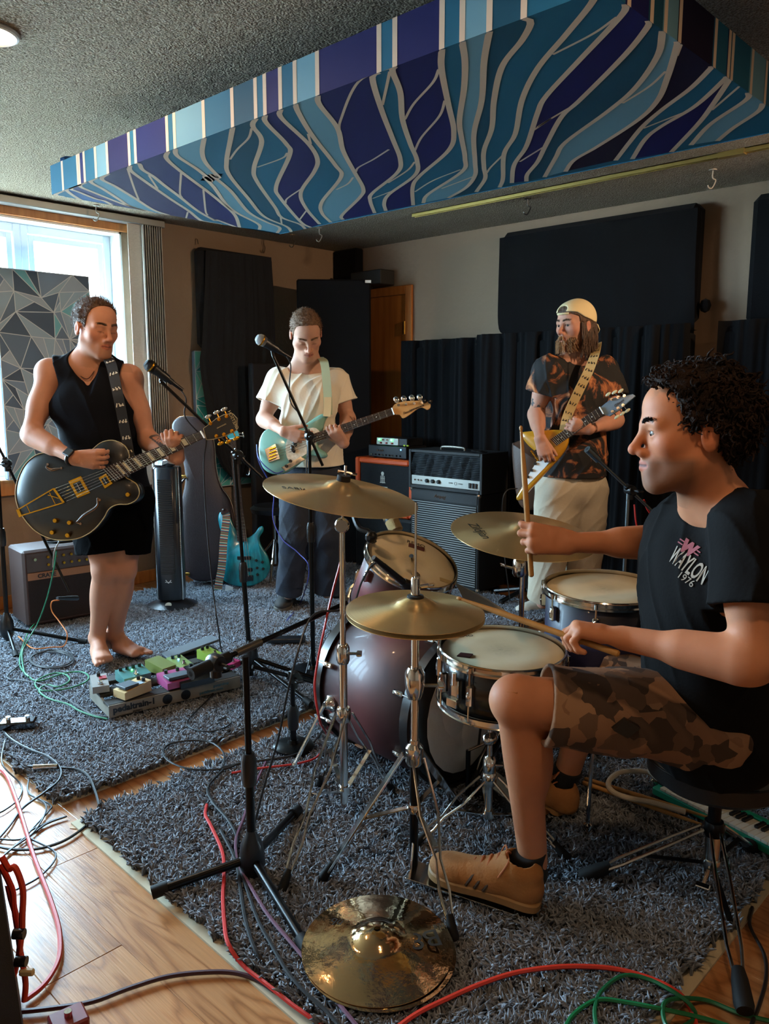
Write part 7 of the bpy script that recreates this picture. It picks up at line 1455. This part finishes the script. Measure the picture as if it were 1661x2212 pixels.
# singer's stand
hS = 3.52; jp = at(507, 992, hS); hub = onz(543, 1468, .035); top = Vector(jp); base = Vector((hub.x, hub.y, .035))
t = boomstand('tall black boom stand reaching to the singer, between the two standing guitarists', base, top, feet=[onz(668, 1518, .045), onz(700, 1472, .045), onz(430, 1480, .045)], boom=(at(347, 824, hS - .12), at(566, 1032, hS + .06)), joint=.50, hubz=.15)
mt_, ml_ = at(313, 782, hS - .17), at(372, 826, hS - .10); mic('black vocal microphone with dark round grille in front of the singer', mt_, ml_, m=mat('dark_mesh', '1b1b1d', .4, metal=.6, bump=.8, bscale=900)); clipm(t, mt_.lerp(ml_, .62), (ml_ - mt_).normalized(), at(347, 824, hS - .12))
# bass player's stand
hB = 3.66; base = onz(677, 1452, .035); top = Vector((base.x, base.y, at(668, 952, hB).z)); j2 = at(668, 952, base.dot(FW)); top = j2
t = boomstand('black boom stand on a round cast base in front of the person in white', base, top, disc=True, boom=(at(591, 770, hB - .02), at(697, 1006, hB + .05)), joint=.62, disc_r=.11)
mt_, ml_ = at(553, 728, hB - .07), at(606, 760, hB - .01); mic('silver headed vocal microphone in front of the person in white', mt_, ml_, m=mat('silver_mesh', '8a8c8e', .35, metal=.8, bump=.8, bscale=900)); clipm(t, mt_.lerp(ml_, .62), (ml_ - mt_).normalized(), at(591, 770, hB - .02))
# front stand with a nearly level boom
base = onz(545, 1885, .035); hF = base.dot(FW); top = at(530, 1418, hF)
t = boomstand('low black tripod stand in the foreground with a level boom toward the tom', base, top, feet=[onz(338, 1925, .04), onz(662, 2045, .045), onz(640, 1752, .045)], boom=(at(412, 1456, hF + .02), at(748, 1302, hF + .50)), joint=.50, r=.0125, grip=.13, hubz=at(545, 1845, hF).z, leg_r=.0115)
M_grey = mat('gunmetal', '6d665c', .3, metal=.9); a_, b2 = at(412, 1456, hF + .02), at(748, 1302, hF + .50); obj('boom_sleeve', MB().cyl(a_.lerp(b2, .25), a_.lerp(b2, .40), .0115), M_grey, t)
m1, m2 = at(905, 1286, 2.62), at(828, 1222, 2.50); tm = mic('black drum microphone lying over the rack tom rim', m1, m2, 'pencil'); obj('mic_body', MB().lathe([(.012, .0), (.020, .01), (.021, .07), (.014, .10)], m1, (m2 - m1).normalized(), 18), M_black, tm); obj('rim_clip', MB().tube([m1, m1 + W(.0, .02, -.05), m1 + W(-.03, .03, -.07)], .008, 8, 4), M_black, tm)
# clamp and gold condenser
t = thing('drum_rim_clamp', at(790, 1170, 2.70), 'black rim clamp with goose neck on the far edge of the rack tom', 'clamp'); P = [at(808, 1172, 2.72), at(798, 1150, 2.74), at(775, 1140, 2.76), at(765, 1110, 2.80), at(778, 1090, 2.82)]
obj('arm', MB().tube(P, .010, 8, 4), M_black, t); obj('clamp_knob', MB().ball(at(802, 1160, 2.72), (.024, .02, .022), 10), M_black, t); obj('cradle', MB().torus(at(790, 1096, 2.84), UP, .035, .007, 20, 6), M_black, t)
g1, g2 = at(858, 1150, 3.0), at(836, 1104, 3.05); d = (g2 - g1).normalized(); M_champ = mat('champagne_metal', 'b59a68', .3, metal=.9); t = thing('microphone', g1, 'fat champagne coloured condenser microphone pointing down behind the rack tom', 'microphone', 'microphones')
obj('body', MB().lathe([(.027, .060), (.028, .066), (.028, .118), (.022, .122), (.001, .122)], g1, d, 24), M_champ, t); obj('band', MB().lathe([(.0275, .052), (.0275, .062)], g1, d, 24), M_black, t); obj('grille', MB().lathe([(.001, 0), (.020, .001), (.027, .008), (.028, .052)], g1, d, 24), mat('champagne_mesh', 'a58a5c', .45, metal=.8, bump=1, bscale=700), t)
gb = onz(930, 1330); gb = Vector((at(886, 1172, 3.1).x, at(886, 1172, 3.1).y, 0)); base = Vector((gb.x, gb.y, .002)); boomstand('small black stand holding the champagne microphone behind the drums', base, base + UP * (at(886, 1180, 3.1).z), disc=True, boom=(at(845, 1130, 3.06), at(905, 1200, 3.14)), joint=.5, r=.009)
# right hand boom by the capped player
hR = 3.35; base = onz(1352, 1420, .002); base = Vector((at(1356, 1062, hR).x, at(1356, 1062, hR).y, .035)); top = at(1357, 1064, hR)
M_steel = mat('blued_steel', '7e8b92', .25, metal=.9)
t = boomstand('steel coloured boom stand standing between the capped player and the drummer', base, top, feet=[base + D(-1, -.2, 0) * .28 + UP * .01, base + D(.7, -.7, 0) * .28 + UP * .01, base + D(.4, 1, 0) * .28 + UP * .01], boom=(at(1268, 970, hR - .10), at(1428, 1122, hR + .08)), m=M_steel, grip=.075)
# stand at the left edge aiming at the combo
base = onz(18, 1392, .035); hL = base.dot(FW); top = at(-5, 1010, hL)
t = boomstand('black tripod stand at the left edge with an arm slanting down to the combo amplifier', base, top, feet=[onz(182, 1386, .045), onz(34, 1416, .04), onz(-120, 1380, .045)], boom=(at(-20, 930, hL - .02), at(150, 1278, hL - .02)), hubz=at(15, 1352, hL).z, joint=.62)
ma, mb_ = at(168, 1292, hL + .05), at(140, 1292, hL - .04); mic('black instrument microphone held close to the brown combo amplifier grille', ma, mb_, 'pencil')
# kick drum stand
base = onz(634, 1616, .035); hK = base.dot(FW); top = at(632, 1476, hK)
t = boomstand('short black stand with oval base in front of the bass drum', base, top, disc=True, boom=(at(545, 1440, hK - .06), at(712, 1482, hK + .08)), joint=.5, disc_r=.075, r=.012)
# ================================================================== pedals
pA, pB, pC = onz(235, 1556, .035), onz(518, 1488, .035), onz(208, 1512, .035); px_, py_ = (pB - pA), (pC - pA); LX = px_.length; ux = px_.normalized(); uy = UP.cross(ux); uy = uy if uy.dot(FW) > 0 else -uy; DY = .26
t = thing('pedalboard', pA, 'grey metal pedalboard with black stencilled lettering on the rug before the singer', 'pedalboard'); M_pb2 = mat('board_grey', '7d766a', .5, var=.2, vscale=12); zb = .055
def P3(a, b, c): return pA + ux * a + uy * b + UP * c
for k in range(3): obj('rail', MB().obox(P3(LX / 2, .03 + k * .10, zb + .012 * k), ux, uy, UP, LX / 2, .034, .008, .003), mat('velcro_top', '2b2a28', .9), t)
obj('front_panel', MB().obox(P3(LX / 2, -.004, zb / 2 + .008), ux, uy, UP, LX / 2, .004, zb / 2 - .002, .001), M_pb2, t)
for a in (.004, LX - .004): obj('end_plate', MB().loft([[P3(a - .004, 0, .012), P3(a - .004, .25, .012), P3(a - .004, .25, zb + .02), P3(a - .004, 0, zb)], [P3(a + .004, 0, .012), P3(a + .004, .25, .012), P3(a + .004, .25, zb + .02), P3(a + .004, 0, zb)]]), M_pb2, t, smooth=0)
for a in (.42, .56): obj('sticker', MB().cyl(P3(LX * a, -.008, .034), P3(LX * a, -.0095, .034), .021, n=28), M_black, t)
text('pedaltrain-1', .036, frame(P3(LX * .18, -.0095, .040), ux, UP), M_black, t, bold=.0012); text('guitars', .015, frame(P3(LX * .2, -.0095, .018), ux, UP), M_black, t)
M_blu = mat('blue_print', '2a6f86', .6); text('guitarshop', .017, frame(P3(LX * .84, -.0095, .044), ux, UP), M_blu, t); text('pedaltrain.com', .018, frame(P3(LX * .76, -.0095, .026), ux, UP), M_blu, t)
for a in (.03, LX - .03): obj('foot', MB().cyl(P3(a, .02, 0), P3(a, .02, .012), .012).cyl(P3(a, .23, 0), P3(a, .23, .012), .012), M_rubber, t)
def pedal(label, a, b, w_, l_, h_, col, rot=0, treadle=None, knobs=3, z=None, led=None, m=None, top=None, name='effect_pedal', switch=True):
    z = zb + .010 + .012 * (b / .1) if z is None else z; c = P3(a, b, z); x = ux * math.cos(rot) + uy * math.sin(rot); y = -ux * math.sin(rot) + uy * math.cos(rot); h_ *= .85; t = thing(name, c, label, 'effect pedal', 'guitar effect pedals'); mm = m or mat('enamel_' + col, col, .35, coat=.2)
    obj('case', MB().loft([[c + x * (i * w_ / 2) + y * (j * l_ / 2) + UP * 0 for i, j in ((-1, -1), (1, -1), (1, 1), (-1, 1))], [c + x * (i * w_ / 2) + y * (j * l_ / 2) + UP * (h_ * (.65 if j < 0 else 1)) for i, j in ((-1, -1), (1, -1), (1, 1), (-1, 1))]]), mm, t, smooth=0)
    tz = lambda f: h_ * (.65 + .35 * (f + 1) / 2)
    for k in range(knobs): q = c + x * ((k - (knobs - 1) / 2) * w_ / (knobs + .3)) + y * l_ * .33 + UP * tz(.66); obj('knob', MB().cyl(q, q + UP * .014, .0075, n=12), M_black, t)
    if treadle: obj('footplate', MB().obox(c - y * l_ * .18 + UP * (tz(-.36) + .008), x, y, UP, w_ * .42, l_ * .26, .006, .002), mat('rubber_pad', '3c444b', .6), t)
    elif switch: q = c - y * l_ * .28 + UP * tz(-.56); obj('footswitch', MB().cyl(q, q + UP * .016, .006, n=12).cyl(q, q + UP * .005, .010, n=8), M_chrome, t)
    if led: q = c + y * l_ * .12 + UP * tz(.24); obj('light', MB().ball(q + UP * .002, .0045, 8), led, t)
    if top: obj('front_label', MB().obox(c + x * (w_ * .22) + y * (l_ * .2) + UP * (tz(.4) + .001), x, y, UP, w_ * .22, l_ * .18, .001), mat('label_' + top, top, .5), t)
    return t
M_ledg = M_led
pedal('cream effect pedal with grey footplate at the near front corner of the board', .115, .045, .075, .13, .055, 'c0a476', -1.25, True, 2, top='8a97a0')
pedal('silver and red effect pedal with black knob at the left end of the board', .015, .15, .065, .11, .05, '8b8a86', -.2, None, 1, top='a03038', led=None)
pedal('pink effect pedal with grey footplate behind the cream one', .30, .05, .12, .11, .05, 'a04a78', .05, True, 2, led=M_ledg)
pedal('pale aqua effect pedal with a row of black knobs in the middle of the board', .16, .165, .12, .09, .05, '4d7f7c', .1, None, 4, led=M_led)
pedal('olive green wedge shaped pedal behind the pink one', .29, .19, .075, .12, .055, '6f7a3c', .3, None, 0, switch=False)
pedal('light green effect pedal with a bright blue light', .37, .17, .07, .12, .05, '7f9a58', .1, None, 2, led=M_ledb)
pedal('black effect pedal with grey footplate between pink pedal and boom grip', .41, .06, .09, .11, .05, '16161a', .05, True, 2)
pedal('bright green effect pedal near the right end of the board', LX - .045, .20, .065, .11, .05, '8aa842', .3, None, 2)
pedal('magenta effect pedal at the right end of the board behind the boom clutch', LX - .01, .10, .06, .10, .045, 'b0356a', .5, None, 2)
pedal('black effect pedal with small gold knobs on the near edge of the board', .37, .0, .15, .04, .045, '141417', 0, None, 4, switch=False)
q = onz(412, 1425, .06); t = thing('volume_pedal', q, 'black rocker volume pedal at the far edge of the board', 'effect pedal', 'guitar effect pedals'); obj('base', MB().obox(q + UP * .02, ux, uy, UP, .125, .045, .018, .004), M_black, t); obj('rocker', MB().obox(q + UP * .062, (ux + UP * .16).normalized(), uy, UP, .13, .045, .006, .003), mat('rubber_pad', ''), t); obj('hinge_post', MB().cyl(q + UP * .03, q + UP * .06, .02), M_black, t)
q = onz(40, 1572, .04); t = thing('footswitch', q, 'small black two button footswitch on the rug at the left edge', 'footswitch'); obj('case', MB().obox(q + UP * .016, D(1, .2, 0), D(-.2, 1, 0), UP, .065, .030, .016, .006), mat('gloss_black', '0a0a0a', .1, coat=1), t)
for s_ in (-1, 1): obj('button', MB().cyl(q + D(1, .2, 0) * .035 * s_ + UP * .03, q + D(1, .2, 0) * .035 * s_ + UP * .048, .009), M_chrome, t)
q = onz(620, 1386, .045); t = thing('effect_pedal', q, 'long dark foot pedal lying on the rug between the two mic stands', 'effect pedal', 'guitar effect pedals'); obj('treadle', MB().obox(q + UP * .012, D(1, .05, 0), D(-.05, 1, 0), UP, .095, .032, .012, .005), M_black, t)
# ================================================================== cables
def cab(label, pts, col, r=.0035, z=.043, zs=None, name='cable', cat='cable', sm=7, group=None, world=None):
    P = world or [onz(p[0], p[1], p[2] if len(p) > 2 else z) for p in pts]; m = mat('jacket_' + col, col, .45); o = obj(name, MB().tube(P, r, 6, sm), m, loc=P[0], label=label, cat=cat, group=group); return o
G = 'cables on the floor'; R = 'b3231c'; RZ = .046
def C4(s, sc=2.373, ox=0, oy=1100, z=RZ): return [(ox + float(a) / sc, oy + float(b) / sc, z) for a, b in (t.split(',') for t in s.split())]
cab('black cable with plug looping from rug to bare planks at lower left', [(60, 1656, RZ)] + C4('300,1325 400,1335 455,1370 490,1450 510,1520') + [(217, 1730, .008), (205, 1765, .008), (150, 1810, .008), (90, 1832, .008), (30, 1835, .008), (-20, 1825, .008)], '0c0c0e', .0042, group=G)
q = onz(105, 1656, .05); obj('cable_plug', MB().cyl(q - D(1, .1, 0) * .05, q + D(1, .1, 0) * .03, .0095, n=12), M_chrome, label='metal ended cable plug lying on the rug near its left corner', cat='plug', loc=q)
cab('black cable curving from the footswitch down over the rug corner', C4('0,1120 60,1180 150,1230 250,1270 310,1330 300,1390 230,1450') + [(50, 1745, .008), (20, 1785, .008), (-15, 1825, .008)], '0d0d0f', .004, group=G)
cab('thin dark cable zigzagging on the bare floor at the left edge', [(65, 1670, .01), (62, 1712, .008), (108, 1738, .008), (105, 1752, .008), (75, 1785, .008), (50, 1812, .008), (10, 1845, .008), (-20, 1870, .008)], '131318', .003, group=G)
cab('thin dark cable crossing the floor glare with a pointed bend', [(-10, 1812, .008), (50, 1812, .008), (100, 1780, .008), (143, 1764, .008), (100, 1778, .008), (60, 1805, .008), (120, 1843, .008), (90, 1890, .008), (35, 1922, .008)], '16161c', .003, group=G)
cab('black cable loop lying on rug and floor at the left edge', [(10, 1600, RZ), (5, 1650, RZ), (45, 1695, .008), (40, 1725, .008), (10, 1750, .008), (-15, 1760, .008)], '101013', .003, group=G)
cab('black cable loop on the rug edge right of the low stand pole', C4('1250,1290 1150,1330 1000,1335 900,1310 845,1270 840,1230 880,1200 980,1185 1080,1195 1140,1240 1150,1290 1140,1325'), '0e0e10', .0035, group=G)
cab('long black cable from the rug loop running right toward the kick drum', C4('1140,1325 1250,1300 1400,1280 1520,1255 1600,1200 1650,1140 1661,1100'), '0c0c0e', .0042, group=G)
cab('thin black loop of cable beside the pedalboard front', C4('1130,880 1080,960 1000,1040 960,1090 980,1120 1060,1140 1150,1120 1185,1090 1160,1070 1120,1080'), '101012', .003, group=G)
cab('green cable coiled in loops on the rug left of the pedalboard', C4('270,320 250,420 200,560 140,640', z=.06)[2:] + C4('100,780 140,850 200,880 330,840 420,835 455,860 430,890 340,920 220,930 180,900 200,870 280,840 340,850 355,880 300,910 240,900 200,930 250,970 350,1000 400,1030 480,1060 550,1075'), '1f6b45', .0036, group=G)
cab('coil of black cable on the rug left of the bare feet', C4('240,730 330,740 370,770 330,800 240,810 170,790 160,760 210,735 290,728 350,745 375,775 345,805 260,815 180,800 150,770 190,738 270,722 360,740 372,790 300,812'), '0e0f12', .0036, group=G)
cab('black cable from the coil meandering along the left of the rug', C4('160,770 100,800 40,850 45,870 120,880 220,900 320,960 400,1010 470,1050 550,1065 650,1050 800,1000 845,930'), '101114', .0034, group=G)
cab('orange cable hanging from the amplifier microphone to the rug', None, 'c06a28', .0032, world=[at(128, 1296, 4.0), at(112, 1300, 3.98), at(112, 1320, 3.98), at(130, 1345, 3.95), at(145, 1370, 3.9), onz(138, 1395, .05), onz(112, 1398, .05), onz(70, 1400, .05), onz(40, 1375, .05)], group=G)
cab('green lead hanging from the black guitar down past the combo amplifier', None, '1c6b48', .0036, world=[at(122, 1190, 3.6), at(116, 1230, 3.72), at(102, 1290, 3.85), at(82, 1345, 3.9), at(62, 1380, 3.85), onz(48, 1410, .05), onz(52, 1450, .05), onz(62, 1462, .05)], group=G)
cab('pale lead hanging below the black guitar body', None, '8c857a', .0032, world=[gpl(122, 1168, -.03), at(120, 1185, 3.5), at(116, 1200, 3.55), at(114, 1225, 3.62)], group='guitar leads')
cab('blue violet lead arching from the pale green bass', None, '343a80', .0032, world=[bpl(612, 1018, .008), bpl(596, 1022, .02), bpl(572, 1005, .03), bpl(558, 985, .01), bpl(553, 960, -.02), at(560, 1000, 4.5), at(590, 1060, 4.55), at(590, 1120, 4.55), at(610, 1165, 4.5), at(645, 1195, 4.45), at(668, 1230, 4.4), onz(650, 1300, .05), onz(620, 1340, .05)], group='guitar leads')
cab('black cable dropping from the singer\'s microphone along the boom to the rug', None, '0c0c0e', .0032, world=[at(388, 838, hS - .07), at(402, 862, hS - .06), at(400, 900, hS - .05), at(432, 938, hS - .04), at(446, 950, hS - .05), at(440, 1000, hS - .06), at(444, 1100, hS - .06), at(452, 1200, hS - .08), at(462, 1290, hS - .1), at(472, 1360, hS - .1), onz(482, 1412, .05), onz(520, 1440, .05)], group='microphone cables')
cab('black cable running down the bass player\'s microphone stand', None, '0c0c0e', .0032, world=[at(618, 768, hB), at(628, 790, hB), at(625, 830, hB + .02), at(628, 870, hB + .03), at(650, 900, hB + .02), at(664, 950, hB + .02), at(662, 1020, hB), at(668, 1100, hB - .02), at(668, 1200, hB + .02), at(674, 1300, hB), at(672, 1400, hB - .02), onz(660, 1460, .05)], group='microphone cables')
cab('bright red cable hanging past the crash stand down to the front rug', None, R, .0038, world=[at(744, 1120, 2.55), at(738, 1200, 2.5), at(718, 1280, 2.45), at(700, 1360, 2.4), at(686, 1430, 2.4), at(680, 1490, 2.4), at(692, 1560, 2.45), onz(706, 1590, .05), onz(690, 1630, .05), onz(650, 1648, .05), onz(560, 1660, .05), onz(500, 1670, .045)], group='microphone cables')
cab('black cable hanging from the tom microphone to the level boom', None, '0c0c0e', .0034, world=[m2, at(818, 1215, 2.5), at(800, 1225, 2.5), at(780, 1260, 2.5), at(765, 1300, 2.48), at(735, 1318, 2.4), at(690, 1322, 2.35), at(665, 1345, 2.3), at(640, 1420, 2.2), at(620, 1500, 2.15), at(600, 1600, 2.12), at(570, 1700, 2.1), at(550, 1780, 2.08)], group='microphone cables')
cab('red cable beside the steel boom stand at the right', None, R, .004, world=[at(1370, 1090, 3.4), at(1374, 1130, 3.4), at(1384, 1170, 3.42), at(1392, 1230, 3.45), onz(1400, 1330, .02)], group='microphone cables'); cab('second red cable slanting along the steel boom arm', None, R, .005, world=[at(1390, 1080, 3.42), at(1402, 1105, 3.44), at(1425, 1128, 3.45), at(1450, 1150, 3.46)], group='microphone cables')
def z2(s, z=RZ): return [(200 + float(a) / 1.8456, 1500 + float(b) / 1.8456, z) for a, b in (t.split(',') for t in s.split())]
cab('red cable running down the rug edge from the low stand past the spare cymbal', z2('455,440 450,480 470,520 515,620 525,700 520,800 525,900 540,990') + z2('600,1080 700,1160 800,1240 900,1310 960,1360', .02), R, .0052, group=G)
cab('black cable beside the red one on the rug edge', z2('510,540 570,660 590,780 610,900 650,1020') + z2('720,1110 820,1200 900,1290 950,1340', .02), '0c0c0e', .0048, group=G)
cab('second black cable on the rug edge, right of the first', z2('520,300 460,370 480,430 540,500 575,570 570,650 610,760 660,900 720,1010 780,1110 850,1190 930,1260 990,1330'), '0e0e10', .0045, group=G)
cab('dull purple cable running down the rug to the bottom of the photo', z2('690,270 640,380 600,500 572,580 580,680 620,750 700,880 800,1000 900,1120 980,1230 1060,1330'), '5e3a4c', .0048, group=G)
cab('bright red cable arching across the rug at the bottom', [(850, 2225, RZ), (900, 2190, RZ), (960, 2160, RZ), (1040, 2125, RZ), (1120, 2100, RZ), (1220, 2088, RZ), (1320, 2092, RZ), (1400, 2112, RZ), (1450, 2135, RZ), (1480, 2160, .02), (1500, 2200, .01), (1505, 2240, .01)], 'c0321f', .0055, group=G)
cab('green cable looping over the rug at the bottom right', [(1215, 2230, RZ), (1240, 2190, RZ), (1290, 2160, RZ), (1350, 2165, RZ), (1430, 2180, RZ), (1520, 2200, .01), (1600, 2225, .01)], '0f6a3c', .0048, group=G)
cab('green cable curling in a loop by the right rug edge', [(1290, 2230, RZ), (1285, 2180, RZ), (1300, 2140, RZ), (1345, 2108, RZ), (1400, 2115, RZ), (1450, 2140, RZ), (1490, 2170, .03), (1500, 2200, .01), (1450, 2225, RZ), (1432, 2190, RZ), (1445, 2160, RZ), (1520, 2160, .01), (1600, 2190, .01), (1680, 2210, .01)], '0e5a34', .0048, group=G)
cab('dark maroon cable arching across the bare planks to the rug edge at the bottom', z2('-380,1260 -300,1265 -150,1250 0,1225 150,1170 300,1125 450,1108 560,1110 650,1135 720,1180', .01), '3a1a26', .0055, group=G)
cab('dark cable on the planks in the lower right corner', [(1625, 1960, .01), (1620, 2000, .01), (1650, 2060, .01), (1655, 2110, .01), (1640, 2170, .01), (1620, 2220, .01)], '14100e', .0045, group=G)
def zl(s, z=.01): return [(float(a) / 3.615, 1600 + float(b) / 3.615, z) for a, b in (t.split(',') for t in s.split())]
cab('thick red cable sweeping down the floor glare and curling back at the lower left', zl('0,220 60,290 130,470 190,660 250,860 320,1050 390,1230 450,1420 470,1560 460,1700 400,1830 320,1930 230,2000 200,2020'), 'b02a22', .0062, group=G)
cab('black thin cable at the left edge crossing the red one', [(0, 1855, .01), (30, 1830, .01), (75, 1795, .01), (100, 1742, .01), (62, 1715, .01)], '15151a', .003, group=G)
cab('mess of thin dark cables heaped on the floor beside the amplifier stack', None, '120f0d', .003, world=[onz(1040 + 60 * math.sin(k * 1.3) + k * 2, 1335 + 14 * math.cos(k * 2.1), .01) for k in range(26)], group=G)
cab('thin dark cable hanging behind the ride cymbal to the floor', None, '1a1613', .003, world=[at(1118, 1055, 4.3), at(1095, 1060, 4.3), at(1085, 1090, 4.3), at(1088, 1180, 4.35), at(1098, 1270, 4.4), onz(1102, 1300, .01)], group='microphone cables')
# black flight case with hanging orange leads at the lower left corner
q = onz(-45, 2120); t = thing('equipment_rack', (q.x, q.y, 0), 'black equipment box cut off by the lower left corner with red orange leads', 'rack'); c = onz(-62, 2000, 0); eL = 1.56
B0 = at(-80, 2150, 1.44); zt_ = at(0, 1850, 1.46).z
def crn(px, py, h, dr=0): p = at(px, py, h); return p + RT * dr
bt = [crn(52, 2180, 1.40, -.5), crn(52, 2180, 1.40), crn(40, 2110, 1.60), crn(40, 2110, 1.60, -.5)]; tp = [crn(-4, 1862, 1.40, -.5), crn(-4, 1862, 1.40), crn(-2, 1855, 1.60), crn(-2, 1855, 1.60, -.5)]
for p in bt: p.z = .0
obj('case', MB().loft([bt, tp]), M_tolex, t, smooth=0); pe = crn(36, 2040, 1.40)
for zz_ in (0, .06): obj('socket', MB().cyl(pe - UP * zz_ + FW * .03 - RT * .02, pe - UP * zz_ + RT * .002 + FW * .03, .010), M_black, t)
for k, s in enumerate(('10,900 70,1000 110,985 150,1060 180,1180 175,1350 170,1500 150,1650', '0,960 60,1080 100,1180 110,1300 140,1500 160,1650 180,1760 200,1900 190,2030', '60,1120 90,1250 130,1380 160,1550 130,1750 80,1900 0,2080')):
    P = [at(float(a) / 3.615, 1600 + float(b) / 3.615, 1.46 + .015 * k) for a, b in (x.split(',') for x in s.split())]; obj('orange_lead_%s' % 'abc'[k] if False else 'lead', MB().tube(P, .0062, 8, 7), mat('jacket_red_orange', 'c8391c', .4), label=['red orange lead looping up beside the black box at lower left', 'red orange lead twisting down beside the black box at lower left', 'red orange lead slanting out of the lower left corner'][k], cat='cable', loc=P[0], group='red orange leads at the lower left')
P = at(58, 2100, 1.47); obj('cable_tie', MB().obox(P, RT, UP, FW, .015, .007, .006, .003), mat('cream_leather', ''), label='cream wrap holding the red orange leads', cat='cable tie', loc=P)
q = onz(150, 2235, .0); t = thing('effect_pedal', q, 'dark red stomp box cut off by the bottom edge', 'effect pedal', 'guitar effect pedals'); obj('case', MB().obox(q + UP * .022, ux, uy, UP, .036, .03, .022, .004), mat('dark_red_enamel', '6e1620', .35), t); obj('footswitch', MB().cyl(q + UP * .044, q + UP * .056, .008), M_chrome, t)
q = onz(162, 1787, .0); obj('guitar_pick', MB().slab(catmull([q + W(-.012, -.008, .002), q + W(.010, -.010, .002), q + W(.014, .004, .002), q + W(0, .012, .002), q + W(-.014, .004, .002)], 3, True), UP * -.0015), mat('pick', 'a9814e', .4), label='small tan guitar pick on the bare floor near the rug corner', cat='pick', loc=q)
# shirt lettering laid on the cloth
def decal(body, size, px, py, h, nrm, xdir, m, parent, width=None, sh=0, bold=0.0, name='lettering'):
    n = Vector(nrm).normalized(); c = at(px, py, h); y = n.cross(Vector(xdir)); dg = bpy.context.evaluated_depsgraph_get() if False else None
    org = ORG[parent.name]; d = ray(px, py).normalized(); ok, loc, nn, _ = parent.ray_cast(CAM - org, d)
    if not ok: return None
    loc = loc + org; nn = Vector(nn); x = Vector(xdir); x = (x - nn * x.dot(nn)).normalized(); M_ = Matrix((x, nn.cross(x), nn)).transposed().to_4x4(); M_.translation = loc + nn * .003
    o = text(body, size, M_, m, parent, name, ext=.0006, shear=sh, bold=bold, width=width); me = o.data
    v = np.empty(len(me.vertices) * 3); me.vertices.foreach_get('co', v); v = v.reshape(-1, 3)
    for i in range(len(v)):
        p = Vector(v[i]); ok, l2, n2, _ = parent.ray_cast(p + nn * .03, -nn)
        if ok: off = (p - (loc + nn * .003 - org)).dot(nn); v[i] = l2 + nn * (.0015 + max(0, off))
    me.vertices.foreach_set('co', v.ravel()); me.update(); return o
M_tx = mat('cracked_white_ink', '9a968c', .8); M_pk = mat('faded_pink_ink', '8a4a55', .8); xd = D(.62, -.55, -.32)
decal('WAYLON', .052, 1487, 1222, 1.7, None or (0, 0, 1), D(.5, -.75, -.38), M_tx, TD, width=.105, bold=.0010); decal('1976', .022, 1482, 1252, 1.7, (0, 0, 1), D(.5, -.75, -.38), M_tx, TD); decal('W', .036, 1488, 1186, 1.7, (0, 0, 1), D(.5, -.75, -.38), M_pk, TD, bold=.003, name='winged_emblem'); decal('=   =', .034, 1488, 1184, 1.7, (0, 0, 1), D(.5, -.75, -.38), M_pk, TD, name='emblem_wings')
print('total', round(time.time() - T0, 1))
